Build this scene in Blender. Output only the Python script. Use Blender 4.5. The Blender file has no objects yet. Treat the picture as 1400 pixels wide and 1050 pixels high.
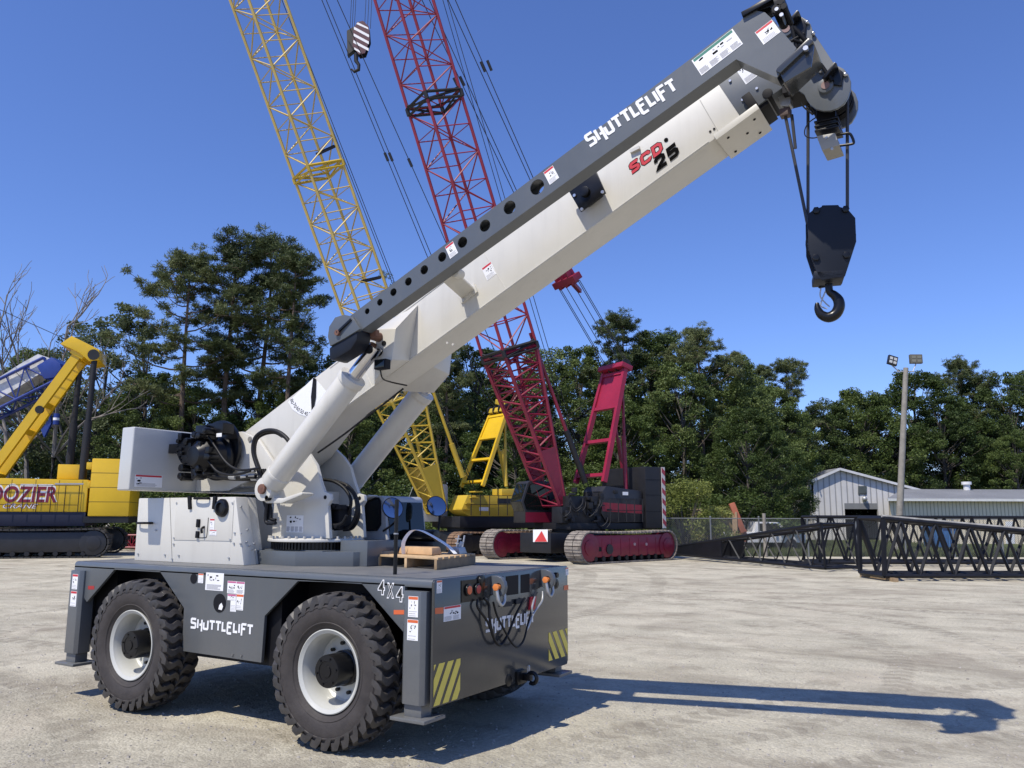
import bpy, bmesh, math, random
from mathutils import Vector, Matrix
random.seed(7)
PI = math.pi
scene = bpy.context.scene
COL = scene.collection

# ------------------------------------------------------------------ camera
CAM = Vector((4.21038, -5.70313, 2.01557)); YAW, PITCH, ROLL, F = 2.11347, 0.16185, 0.00317, 1114.37
_f = Vector((math.cos(YAW)*math.cos(PITCH), math.sin(YAW)*math.cos(PITCH), math.sin(PITCH)))
_r0 = _f.cross(Vector((0, 0, 1))).normalized(); _u0 = _r0.cross(_f)
_r = _r0*math.cos(ROLL) + _u0*math.sin(ROLL); _u = _u0*math.cos(ROLL) - _r0*math.sin(ROLL)
cd = bpy.data.cameras.new('camera'); cam = bpy.data.objects.new('camera', cd); COL.objects.link(cam)
cd.sensor_width = 36; cd.lens = 36*F/1400; cd.clip_start = 0.1; cd.clip_end = 3000
M = Matrix((_r, _u, -_f)).transposed().to_4x4(); M.translation = CAM; cam.matrix_world = M
scene.camera = cam

def ray(px, py): return _f + _r*((px-700)/F) - _u*((py-525)/F)
def atY(px, py, y): d = ray(px, py); return CAM + d*((y-CAM.y)/d.y)
def atX(px, py, x): d = ray(px, py); return CAM + d*((x-CAM.x)/d.x)
def atZ(px, py, z): d = ray(px, py); return CAM + d*((z-CAM.z)/d.z)
def atD(px, py, dist): return CAM + ray(px, py)*dist
def XZ(pts, y): return [(p.x, p.z) for p in (atY(a, b, y) for a, b in pts)]

# ------------------------------------------------------------------ materials
def nodes_of(m):
    m.use_nodes = True; nt = m.node_tree; nt.nodes.clear(); return nt
def mat_paint(name, col, rough=0.4, metal=0.0, var=0.12, scale=3.0, bump=0.0, bscale=60.0, coat=0.0, col2=None, spec=0.5, dust=0.0, grime=0.0):
    m = bpy.data.materials.new(name); nt = nodes_of(m); N = nt.nodes; L = nt.links
    out = N.new('ShaderNodeOutputMaterial'); b = N.new('ShaderNodeBsdfPrincipled'); L.new(b.outputs[0], out.inputs[0])
    tc = N.new('ShaderNodeTexCoord'); n = N.new('ShaderNodeTexNoise'); n.inputs['Scale'].default_value = scale; n.inputs['Detail'].default_value = 6; n.inputs['Roughness'].default_value = 0.65
    L.new(tc.outputs['Object'], n.inputs['Vector'])
    c2 = col2 or tuple(c*(1-var) for c in col); c1 = col if col2 else tuple(min(1, c*(1+var*0.6)) for c in col)
    r = N.new('ShaderNodeValToRGB'); r.color_ramp.elements[0].position = 0.3; r.color_ramp.elements[1].position = 0.7
    r.color_ramp.elements[0].color = (*c2, 1); r.color_ramp.elements[1].color = (*c1, 1)
    L.new(n.outputs['Fac'], r.inputs['Fac'])
    colout = r.outputs['Color']
    if grime:   # faint run-down streaks, scuffs and road dust low on the machine
        mp = N.new('ShaderNodeMapping'); L.new(tc.outputs['Object'], mp.inputs['Vector']); mp.inputs['Scale'].default_value = (7, 7, 0.55)
        n4 = N.new('ShaderNodeTexNoise'); n4.inputs['Scale'].default_value = 1.0; n4.inputs['Detail'].default_value = 7; n4.inputs['Roughness'].default_value = .7; L.new(mp.outputs[0], n4.inputs['Vector'])
        r4 = N.new('ShaderNodeValToRGB'); r4.color_ramp.elements[0].position = .50; r4.color_ramp.elements[1].position = .78; L.new(n4.outputs['Fac'], r4.inputs['Fac'])
        n5 = N.new('ShaderNodeTexNoise'); n5.inputs['Scale'].default_value = 26; n5.inputs['Detail'].default_value = 9; n5.inputs['Roughness'].default_value = .75; L.new(tc.outputs['Object'], n5.inputs['Vector'])
        r5 = N.new('ShaderNodeValToRGB'); r5.color_ramp.elements[0].position = .62; r5.color_ramp.elements[1].position = .74; L.new(n5.outputs['Fac'], r5.inputs['Fac'])
        sz = N.new('ShaderNodeSeparateXYZ'); L.new(tc.outputs['Object'], sz.inputs[0]); mz = N.new('ShaderNodeMapRange'); mz.inputs['From Min'].default_value = 1.25; mz.inputs['From Max'].default_value = .4; mz.inputs['To Min'].default_value = 0; mz.inputs['To Max'].default_value = .45; L.new(sz.outputs['Z'], mz.inputs['Value'])
        def mul(a, k):
            x = N.new('ShaderNodeMath'); x.operation = 'MULTIPLY'; L.new(a, x.inputs[0])
            if isinstance(k, float): x.inputs[1].default_value = k
            else: L.new(k, x.inputs[1])
            return x.outputs[0]
        for fac, cc in ((mul(r4.outputs[0], grime), (0.16, 0.145, 0.12)), (mul(r5.outputs[0], grime*.7), (0.22, 0.20, 0.17)), (mul(mz.outputs[0], n5.outputs['Fac']), (0.26, 0.235, 0.20))):
            mx = N.new('ShaderNodeMixRGB'); L.new(fac, mx.inputs['Fac']); L.new(colout, mx.inputs['Color1']); mx.inputs['Color2'].default_value = (*cc, 1); colout = mx.outputs[0]
    if dust:
        g = N.new('ShaderNodeNewGeometry'); sx = N.new('ShaderNodeSeparateXYZ'); L.new(g.outputs['Normal'], sx.inputs[0])
        n3 = N.new('ShaderNodeTexNoise'); n3.inputs['Scale'].default_value = 5; n3.inputs['Detail'].default_value = 8; L.new(tc.outputs['Object'], n3.inputs['Vector'])
        mm = N.new('ShaderNodeMath'); mm.operation = 'MULTIPLY'; L.new(sx.outputs['Z'], mm.inputs[0]); L.new(n3.outputs['Fac'], mm.inputs[1])
        m2 = N.new('ShaderNodeMath'); m2.operation = 'MULTIPLY'; m2.use_clamp = True; L.new(mm.outputs[0], m2.inputs[0]); m2.inputs[1].default_value = dust
        mx = N.new('ShaderNodeMixRGB'); mx.inputs['Color2'].default_value = (0.33, 0.29, 0.24, 1); L.new(m2.outputs[0], mx.inputs['Fac']); L.new(colout, mx.inputs['Color1']); colout = mx.outputs['Color']
    L.new(colout, b.inputs['Base Color'])
    rr = N.new('ShaderNodeMapRange'); rr.inputs['To Min'].default_value = max(0.02, rough-0.08); rr.inputs['To Max'].default_value = min(1, rough+0.1)
    L.new(n.outputs['Fac'], rr.inputs['Value']); L.new(rr.outputs[0], b.inputs['Roughness'])
    b.inputs['Metallic'].default_value = metal; b.inputs['Specular IOR Level'].default_value = spec; b.inputs['Coat Weight'].default_value = coat; b.inputs['Coat Roughness'].default_value = 0.12
    if bump:
        n2 = N.new('ShaderNodeTexNoise'); n2.inputs['Scale'].default_value = bscale; n2.inputs['Detail'].default_value = 4; L.new(tc.outputs['Object'], n2.inputs['Vector'])
        bp = N.new('ShaderNodeBump'); bp.inputs['Strength'].default_value = bump; bp.inputs['Distance'].default_value = 0.01
        L.new(n2.outputs['Fac'], bp.inputs['Height']); L.new(bp.outputs[0], b.inputs['Normal'])
    return m
cream = mat_paint('cream_paint', (0.60, 0.58, 0.52), 0.36, var=0.05, scale=1.4, coat=0.15, bump=0.05, bscale=3.5, grime=0.13)
slate = mat_paint('slate_paint', (0.092, 0.103, 0.114), 0.36, var=0.10, scale=1.6, coat=0.2, bump=0.05, bscale=4, grime=0.20)
slate_deck = mat_paint('slate_deck_paint', (0.105, 0.115, 0.125), 0.55, var=0.15, scale=2.5, bump=0.2, bscale=120, dust=0.35)
slate_plate = mat_paint('slate_plate_paint', (0.038, 0.040, 0.041), 0.2, var=0.10, scale=1.2, coat=0.5, bump=0.02, bscale=4)
black = mat_paint('black_paint', (0.006, 0.006, 0.007), 0.3, var=0.2, spec=0.3, coat=0.08)
blackm = mat_paint('matt_black', (0.006, 0.006, 0.008), 0.6, var=0.2, spec=0.25)
navyb = mat_paint('black_block_paint', (0.007, 0.010, 0.018), 0.5, var=0.2, spec=0.3)
rubber = mat_paint('tyre_rubber', (0.024, 0.020, 0.019), 0.7, var=0.3, scale=5, bump=0.25, bscale=50, col2=(0.052, 0.044, 0.040))
rubber_t = mat_paint('tread_rubber', (0.024, 0.022, 0.022), 0.5, var=0.3, scale=6, bump=0.2, bscale=40, col2=(0.060, 0.054, 0.049))
hosem = mat_paint('hose_rubber', (0.008, 0.008, 0.009), 0.5, spec=0.3)
steel = mat_paint('bright_steel', (0.55, 0.55, 0.55), 0.3, metal=0.9)
chrome = mat_paint('chrome', (0.7, 0.7, 0.72), 0.12, metal=1.0)
cable = mat_paint('wire_rope', (0.05, 0.05, 0.055), 0.5, metal=0.3)
white = mat_paint('white_vinyl', (0.8, 0.8, 0.8), 0.45, var=0.04)
rimw = mat_paint('rim_paint', (0.50, 0.50, 0.46), 0.35, var=0.06, coat=0.2)
redv = mat_paint('red_vinyl', (0.55, 0.03, 0.04), 0.45, var=0.05)
orangev = mat_paint('orange_reflector', (0.65, 0.13, 0.04), 0.35, var=0.08)
redrefl = mat_paint('red_reflector', (0.35, 0.02, 0.02), 0.3)
yellowv = mat_paint('yellow_vinyl', (0.78, 0.62, 0.10), 0.45, var=0.1)
greyv = mat_paint('grey_print', (0.38, 0.38, 0.40), 0.5)
greenv = mat_paint('green_print', (0.02, 0.18, 0.13), 0.5)
blackv = mat_paint('black_vinyl', (0.002, 0.002, 0.002), 0.7, spec=0.05)
pinkv = mat_paint('magenta_print', (0.5, 0.12, 0.25), 0.5)
rust = mat_paint('rusty_pin', (0.16, 0.075, 0.05), 0.7, var=0.4, scale=20)
wood = mat_paint('pallet_wood', (0.55, 0.38, 0.21), 0.75, var=0.25, scale=8, bump=0.3, bscale=30)
wooddk = mat_paint('pallet_end_wood', (0.30, 0.21, 0.12), 0.8, var=0.3, scale=8, bump=0.3, bscale=30)
galv = mat_paint('galvanised', (0.45, 0.46, 0.47), 0.45, metal=0.6, var=0.15)

def mat_glass(name, tint=(0.02, 0.03, 0.03), rough=0.03):
    m = bpy.data.materials.new(name); nt = nodes_of(m); N = nt.nodes; L = nt.links
    out = N.new('ShaderNodeOutputMaterial'); b = N.new('ShaderNodeBsdfPrincipled'); L.new(b.outputs[0], out.inputs[0])
    tc = N.new('ShaderNodeTexCoord'); n = N.new('ShaderNodeTexNoise'); n.inputs['Scale'].default_value = 2.0; L.new(tc.outputs['Object'], n.inputs['Vector'])
    r = N.new('ShaderNodeValToRGB'); r.color_ramp.elements[0].color = (*[c*0.6 for c in tint], 1); r.color_ramp.elements[1].color = (*tint, 1)
    L.new(n.outputs['Fac'], r.inputs['Fac']); L.new(r.outputs[0], b.inputs['Base Color'])
    b.inputs['Roughness'].default_value = rough; b.inputs['Specular IOR Level'].default_value = 0.45
    return m
glass = mat_glass('dark_glass', (0.008, 0.012, 0.012))
mirrorm = mat_paint('mirror_glass', (0.30, 0.34, 0.42), 0.05, metal=1.0, var=0.02)

# ------------------------------------------------------------------ mesh builder
class MB:
    def __init__(s): s.bm = bmesh.new(); s.mi = 0
    def m(s, i): s.mi = i; return s
    def face(s, vs):
        try:
            f = s.bm.faces.new(vs); f.material_index = s.mi; return f
        except ValueError: return None
    def poly(s, pts): return s.face([s.bm.verts.new(p) for p in pts])
    def hexa(s, a, b):   # two quads (4 pts each), same winding
        A = [s.bm.verts.new(p) for p in a]; B = [s.bm.verts.new(p) for p in b]; n = len(A)
        s.face(A[::-1]); s.face(B)
        for i in range(n): s.face((A[i], A[(i+1) % n], B[(i+1) % n], B[i]))
        return s
    def box(s, x0, x1, y0, y1, z0, z1):
        return s.hexa([(x0, y0, z0), (x1, y0, z0), (x1, y1, z0), (x0, y1, z0)], [(x0, y0, z1), (x1, y0, z1), (x1, y1, z1), (x0, y1, z1)])
    def prismY(s, poly, y0, y1):     # poly in (x,z)
        return s.hexa([(x, y0, z) for x, z in poly], [(x, y1, z) for x, z in poly])
    def prismX(s, poly, x0, x1):     # poly in (y,z)
        return s.hexa([(x0, y, z) for y, z in poly], [(x1, y, z) for y, z in poly])
    def prismZ(s, poly, z0, z1):
        return s.hexa([(x, y, z0) for x, y in poly], [(x, y, z1) for x, y in poly])
    def prism(s, pts, d):            # 3-D polygon swept by vector d
        d = Vector(d); return s.hexa([Vector(p) for p in pts], [Vector(p)+d for p in pts])
    def bar(s, p0, p1, w, h=None, up=(0, 0, 1)):
        h = h or w; p0 = Vector(p0); p1 = Vector(p1); d = (p1-p0)
        if d.length < 1e-6: return s
        d.normalize(); up = Vector(up)
        if abs(d.dot(up)) > 0.98: up = Vector((1, 0, 0))
        a = d.cross(up).normalized()*w/2; b = a.cross(d).normalized()*h/2
        q = [a+b, -a+b, -a-b, a-b]
        return s.hexa([p0+v for v in q], [p1+v for v in q])
    def cyl(s, p0, p1, r, seg=16, r2=None, caps=True):
        r2 = r if r2 is None else r2; p0 = Vector(p0); p1 = Vector(p1); d = (p1-p0)
        if d.length < 1e-6: return s
        d.normalize(); up = Vector((0, 0, 1)) if abs(d.z) < 0.95 else Vector((1, 0, 0))
        a = d.cross(up).normalized(); b = d.cross(a)
        A = []; B = []
        for i in range(seg):
            t = 2*PI*i/seg; v = a*math.cos(t)+b*math.sin(t)
            A.append(s.bm.verts.new(p0+v*r)); B.append(s.bm.verts.new(p1+v*r2))
        for i in range(seg): s.face((A[i], A[(i+1) % seg], B[(i+1) % seg], B[i]))
        if caps: s.face(A[::-1]); s.face(B)
        return s
    def tube(s, pts, r, seg=8, sub=6):
        P = [Vector(p) for p in pts]
        if len(P) > 2 and sub > 1:
            Q = []
            for i in range(len(P)-1):
                a = P[max(i-1, 0)]; b = P[i]; c = P[i+1]; d = P[min(i+2, len(P)-1)]
                for k in range(sub):
                    t = k/sub
                    Q.append(0.5*((2*b)+(c-a)*t+(2*a-5*b+4*c-d)*t*t+(3*b-a-3*c+d)*t**3))
            Q.append(P[-1]); P = Q
        rings = []; prev = None
        for i, p in enumerate(P):
            d = (P[min(i+1, len(P)-1)]-P[max(i-1, 0)]).normalized()
            if prev is None:
                up = Vector((0, 0, 1)) if abs(d.z) < 0.9 else Vector((1, 0, 0)); a = d.cross(up).normalized()
            else:
                a = (prev - d*prev.dot(d)).normalized()
            prev = a; b = d.cross(a)
            rr = r[min(i, len(r)-1)] if isinstance(r, (list, tuple)) else r
            rings.append([s.bm.verts.new(p+(a*math.cos(2*PI*k/seg)+b*math.sin(2*PI*k/seg))*rr) for k in range(seg)])
        for i in range(len(rings)-1):
            for k in range(seg): s.face((rings[i][k], rings[i][(k+1) % seg], rings[i+1][(k+1) % seg], rings[i+1][k]))
        s.face(rings[0][::-1]); s.face(rings[-1]); return s
    def lathe(s, prof, c, axis=(0, 1, 0), seg=48, closed=False):   # prof: (r, h) along axis from point c
        c = Vector(c); ax = Vector(axis).normalized(); up = Vector((0, 0, 1)) if abs(ax.z) < 0.9 else Vector((1, 0, 0))
        a = ax.cross(up).normalized(); b = ax.cross(a); rings = []
        for r, h in prof:
            if r < 1e-5: rings.append([s.bm.verts.new(c+ax*h)]*seg); continue
            rings.append([s.bm.verts.new(c+ax*h+(a*math.cos(2*PI*k/seg)+b*math.sin(2*PI*k/seg))*r) for k in range(seg)])
        rng = range(len(rings)) if closed else range(len(rings)-1)
        for i in rng:
            A = rings[i]; B = rings[(i+1) % len(rings)]
            for k in range(seg):
                vs = []
                for v in (A[k], A[(k+1) % seg], B[(k+1) % seg], B[k]):
                    if v not in vs: vs.append(v)
                if len(vs) > 2: s.face(vs)
        return s
    def ball(s, c, r, seg=12, sq=(1, 1, 1)):
        c = Vector(c); prev = None
        rows = []
        for i in range(seg//2+1):
            th = PI*i/(seg//2)
            rows.append([s.bm.verts.new(c+Vector((r*sq[0]*math.sin(th)*math.cos(2*PI*k/seg), r*sq[1]*math.sin(th)*math.sin(2*PI*k/seg), r*sq[2]*math.cos(th)))) for k in range(seg)])
        for i in range(len(rows)-1):
            for k in range(seg): s.face((rows[i][k], rows[i+1][k], rows[i+1][(k+1) % seg], rows[i][(k+1) % seg]))
        return s
    def mesh(s, name, mats, sharp=40, fixn=True, bevel=0.0, bseg=2):
        bm = s.bm
        if bevel or fixn: bmesh.ops.remove_doubles(bm, verts=bm.verts, dist=1e-5)
        if fixn: bmesh.ops.recalc_face_normals(bm, faces=bm.faces)
        if bevel:
            bm.normal_update()
            es = [e for e in bm.edges if len(e.link_faces) == 2 and e.calc_face_angle(0) > math.radians(30)]
            if es:
                try: bmesh.ops.bevel(bm, geom=es, offset=bevel, offset_type='OFFSET', segments=bseg, profile=0.6, affect='EDGES', clamp_overlap=True)
                except Exception: pass
        ng = [f for f in bm.faces if len(f.verts) > 4]
        if ng: bmesh.ops.triangulate(bm, faces=ng)
        bm.normal_update()
        for f in bm.faces: f.smooth = True
        lim = math.radians(sharp)
        for e in bm.edges:
            e.smooth = not (len(e.link_faces) != 2 or e.calc_face_angle(0) > lim)
        me = bpy.data.meshes.new(name); bm.to_mesh(me); bm.free()
        for mt in (mats if isinstance(mats, (list, tuple)) else [mats]): me.materials.append(mt)
        return me
    def build(s, name, mats, parent=None, **kw):
        return link(name, s.mesh(name, mats, **kw), parent)
WORLD = {}     # where each Empty stands; meshes of a placed thing are written in world coordinates
def link(name, me, parent=None):
    o = bpy.data.objects.new(name, me); COL.objects.link(o)
    if parent is not None:
        o.parent = parent
        if parent.name in WORLD: o.matrix_parent_inverse = WORLD[parent.name].inverted()
    return o
def tag(o, label=None, cat=None, group=None, kind=None):
    if label: o['label'] = label
    if cat: o['category'] = cat
    if group: o['group'] = group
    if kind: o['kind'] = kind
    return o
def thing(name, loc, label, cat, group=None):
    o = bpy.data.objects.new(name, None); COL.objects.link(o); o.location = loc; o.empty_display_size = 0.3
    WORLD[o.name] = Matrix.Translation(loc); return tag(o, label, cat, group)

def holed_plate(outer, holes, thick, bevel=0.0):
    """2-D outline with round holes -> mesh in local XY, extruded +-thick/2 along Z"""
    cu = bpy.data.curves.new('plate', 'CURVE'); cu.dimensions = '2D'; cu.fill_mode = 'BOTH'; cu.extrude = thick/2; cu.bevel_depth = bevel
    def spl(pts):
        sp = cu.splines.new('POLY'); sp.points.add(len(pts)-1)
        for i, (x, y) in enumerate(pts): sp.points[i].co = (x, y, 0, 1)
        sp.use_cyclic_u = True
    spl(outer)
    for (x, y, r) in holes: spl([(x+r*math.cos(2*PI*k/28), y+r*math.sin(2*PI*k/28)) for k in range(28)])
    ob = bpy.data.objects.new('plate', cu); COL.objects.link(ob); bpy.context.view_layer.update()
    me = bpy.data.meshes.new_from_object(ob.evaluated_get(bpy.context.evaluated_depsgraph_get()))
    bpy.data.objects.remove(ob); bpy.data.curves.remove(cu); return me
def add_mesh(mb, me, mat4):
    n0 = len(mb.bm.verts); f0 = len(mb.bm.faces); mb.bm.from_mesh(me); mb.bm.verts.ensure_lookup_table(); mb.bm.faces.ensure_lookup_table()
    for v in mb.bm.verts[n0:]: v.co = mat4 @ v.co
    for f in mb.bm.faces[f0:]: f.material_index = mb.mi
    bpy.data.meshes.remove(me)
ROT_XZ = Matrix(((1, 0, 0, 0), (0, 0, -1, 0), (0, 1, 0, 0), (0, 0, 0, 1)))   # (x,y,0)->(x,0,z)

# ------------------------------------------------------------------ lettering
def text_mesh(s, size, thick, bold=0.0, shear=0.0, space=1.0):
    cu = bpy.data.curves.new('txt', 'FONT'); cu.body = s; cu.size = size; cu.extrude = thick/2; cu.offset = bold; cu.shear = shear; cu.space_character = space
    cu.align_x = 'CENTER'; cu.align_y = 'CENTER'
    ob = bpy.data.objects.new('txt', cu); COL.objects.link(ob); bpy.context.view_layer.update()
    me = bpy.data.meshes.new_from_object(ob.evaluated_get(bpy.context.evaluated_depsgraph_get()))
    bpy.data.objects.remove(ob); bpy.data.curves.remove(cu); return me
def frame_mat(o, u, v):
    u = Vector(u).normalized(); v = Vector(v); v = (v-u*v.dot(u)).normalized(); n = u.cross(v)
    m = Matrix((u, v, n)).transposed().to_4x4(); m.translation = Vector(o); return m
def text_on(name, s, centre, u, v, width, height, mat, parent, bold=0.0, shear=0.0, thick=0.003, space=1.0):
    me = text_mesh(s, 1.0, 0.002, bold, shear, space)
    xs = [p.co.x for p in me.vertices]; ys = [p.co.y for p in me.vertices]
    w = max(xs)-min(xs); h = max(ys)-min(ys); cx = (max(xs)+min(xs))/2; cy = (max(ys)+min(ys))/2
    mb = MB(); S = Matrix.Diagonal((width/w, height/h, thick/0.002, 1)) @ Matrix.Translation((-cx, -cy, 0))
    add_mesh(mb, me, frame_mat(centre, u, v) @ S)
    return mb.build(name, mat, parent, fixn=False)
# stroked logotype letters on a 0..1 high grid: (advance, [polylines])
LOGO = {
 'S': (0.78, [[(0.70, 1.0), (0.12, 1.0), (0.06, 0.93), (0.06, 0.62), (0.12, 0.55), (0.60, 0.50), (0.66, 0.43), (0.66, 0.10), (0.60, 0.0), (0.0, 0.0)]]),
 'H': (0.76, [[(0.10, 1.0), (0.10, 0.0)], [(0.66, 1.0), (0.66, -0.34)], [(0.34, 0.42), (0.66, 0.42)]]),
 'U': (0.78, [[(0.08, 0.72), (0.08, 0.08), (0.14, 0.0), (0.58, 0.0), (0.64, 0.08), (0.64, 0.98)]]),
 'T': (0.74, [[(0.0, 0.94), (0.70, 0.94)], [(0.35, 0.94), (0.35, 0.0)]]),
 'L': (0.58, [[(0.08, 1.0), (0.08, 0.06), (0.54, 0.06)]]),
 'E': (0.74, [[(0.66, 0.98), (0.14, 0.98), (0.08, 0.90), (0.08, 0.60), (0.14, 0.52), (0.52, 0.52)], [(0.14, 0.52), (0.08, 0.44), (0.08, -0.10), (0.14, -0.18), (0.60, -0.18)]]),
 'I': (0.26, [[(0.10, 0.98), (0.10, 0.0)]]),
 'F': (0.70, [[(0.66, 1.0), (0.14, 1.0), (0.08, 0.92), (0.08, -0.26)], [(0.08, 0.5), (0.52, 0.5)]]),
}
BLOCK = {
 'S': (0.86, [[(0.74, 0.80), (0.66, 0.87), (0.22, 0.87), (0.13, 0.79), (0.13, 0.63), (0.22, 0.55), (0.62, 0.46), (0.71, 0.38), (0.71, 0.21), (0.62, 0.13), (0.08, 0.13)]]),
 'C': (0.88, [[(0.75, 0.64), (0.75, 0.78), (0.66, 0.87), (0.24, 0.87), (0.13, 0.75), (0.13, 0.25), (0.24, 0.13), (0.66, 0.13), (0.75, 0.22), (0.75, 0.36)]]),
 'D': (0.88, [[(0.14, 0.5), (0.14, 0.87), (0.55, 0.87), (0.74, 0.70), (0.74, 0.30), (0.55, 0.13), (0.14, 0.13), (0.14, 0.5)]]),
 '2': (0.84, [[(0.12, 0.62), (0.14, 0.78), (0.25, 0.87), (0.58, 0.87), (0.70, 0.77), (0.70, 0.60), (0.62, 0.50), (0.24, 0.24), (0.14, 0.12), (0.78, 0.12)]]),
 '5': (0.84, [[(0.76, 0.87), (0.18, 0.87), (0.16, 0.53), (0.58, 0.55), (0.70, 0.45), (0.70, 0.24), (0.58, 0.13), (0.08, 0.13)]]),
}
def logo_on(name, word, p0, p1, v, height, mat, parent, sw=0.17, thick=0.003, font=None):
    G = font or LOGO
    p0 = Vector(p0); p1 = Vector(p1); u = (p1-p0).normalized(); L_ = (p1-p0).length
    tot = sum(G[c][0] for c in word)+0.1*(len(word)-1); sx = L_/tot; mb = MB(); x = 0
    n = u.cross(Vector(v)).normalized(); fm = Matrix((u, Vector(v), n)).transposed().to_4x4(); fm.translation = p0
    for ch in word:
        adv, strokes = G[ch]
        for st in strokes:
            pts = [((x+a)*sx, b*height) for a, b in st]; n_ = len(pts); left = []; right = []; hw = sw*height/2
            for i, (a, b) in enumerate(pts):
                d0 = Vector((a-pts[i-1][0], b-pts[i-1][1])).normalized() if i else None
                d1 = Vector((pts[i+1][0]-a, pts[i+1][1]-b)).normalized() if i < n_-1 else None
                d0 = d0 or d1; d1 = d1 or d0
                nn = Vector((-d0.y-d1.y, d0.x+d1.x)); nn.normalize(); k = hw/max(0.5, nn.dot(Vector((-d0.y, d0.x))))
                left.append((a+nn.x*k, b+nn.y*k)); right.append((a-nn.x*k, b-nn.y*k))
            for i in range(n_-1):
                q = [left[i], right[i], right[i+1], left[i+1]]
                z = thick+random.random()*0.0006
                mb.hexa([fm @ Vector((a, b, 0.0005)) for a, b in q], [fm @ Vector((a, b, z)) for a, b in q])
        x += adv+0.1
    return mb.build(name, mat, parent, sharp=20)

DEC = [white, redv, greyv, blackv, orangev, greenv, pinkv]
def decal(parent, o, u, v, w, h, head=1, headh=0.16, pic=True, lines=4, name='warning_decal', pics=None, cols=1):
    """thin sticker: o = lower-left corner, u/v = directions"""
    fm = frame_mat(o, u, v); mb = MB(); rnd = random.Random(int(w*9973+h*31337+Vector(o).length*100))
    def rect(x0, y0, x1, y1, mi, z):
        mb.m(mi); mb.hexa([fm @ Vector(p) for p in ((x0, y0, 0.0004), (x1, y0, 0.0004), (x1, y1, 0.0004), (x0, y1, 0.0004))], [fm @ Vector(p) for p in ((x0, y0, z), (x1, y0, z), (x1, y1, z), (x0, y1, z))])
    rect(0, 0, w, h, 0, 0.0015)
    if head: rect(w*0.03, h*(1-headh), w*0.97, h*0.98, head, 0.0022)
    if pic:
        x0, y0, x1, y1 = pics or (0.15, 0.38, 0.85, 0.78)
        for k in range(9):
            a = rnd.uniform(x0, x1-0.10); b = rnd.uniform(y0, y1-0.08)
            rect(w*a, h*b, w*(a+rnd.uniform(0.03, 0.13)), h*(b+rnd.uniform(0.03, 0.11)), 3 if k % 3 else 2, 0.002+0.0001*k)
    for c in range(cols):
        for k in range(lines):
            y = h*(0.05+(0.30 if pic else 0.78-headh)*k/max(1, lines)); xa = w*(c+0.08)/cols
            rect(xa, y, xa+w/cols*rnd.uniform(0.6, 0.86), y+h*0.028, 2, 0.0021)
    return mb.build(name, DEC, parent, sharp=10, fixn=False)
def decalY(parent, px, py, y, wpx, hpx, **k):    # sticker on a plane y=const facing -Y, px,py = upper-left corner
    a = atY(px, py, y); b = atY(px+wpx, py, y); c = atY(px, py+hpx, y)
    w = abs(b.x-a.x); h = abs(a.z-c.z)
    return decal(parent, (a.x, y, a.z-h), (1, 0, 0), (0, 0, 1), w, h, **k)
# ------------------------------------------------------------------ sky and sun
SUN = Vector((-0.13, -0.63, 1.0)).normalized()   # towards the sun
w = bpy.data.worlds.new('World'); scene.world = w; w.use_nodes = True; nt = w.node_tree
bg = nt.nodes['Background']; sky = nt.nodes.new('ShaderNodeTexSky'); sky.sky_type = 'NISHITA'; sky.sun_disc = False
sky.sun_elevation = math.asin(SUN.z); sky.sun_rotation = math.atan2(SUN.x, SUN.y); sky.altitude = 0; sky.air_density = 1.0; sky.dust_density = 0.15; sky.ozone_density = 3.0
tint = nt.nodes.new('ShaderNodeMixRGB'); tint.blend_type = 'MULTIPLY'; tint.inputs[0].default_value = 1; tint.inputs[2].default_value = (0.93, 1.09, 1.64, 1); nt.links.new(sky.outputs[0], tint.inputs[1]); nt.links.new(tint.outputs[0], bg.inputs[0]); bg.inputs[1].default_value = 0.107
sd = bpy.data.lights.new('sun', 'SUN'); sd.energy = 5.0; sd.angle = math.radians(0.53); sd.color = (1.0, 0.935, 0.82)
so = bpy.data.objects.new('sun', sd); COL.objects.link(so); so.rotation_euler = SUN.to_track_quat('Z', 'Y').to_euler()
scene.view_settings.view_transform = 'Standard'; scene.view_settings.look = 'None'; scene.view_settings.exposure = 0; scene.view_settings.gamma = 1
scene.cycles.max_bounces = 6; scene.cycles.use_denoising = True
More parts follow.
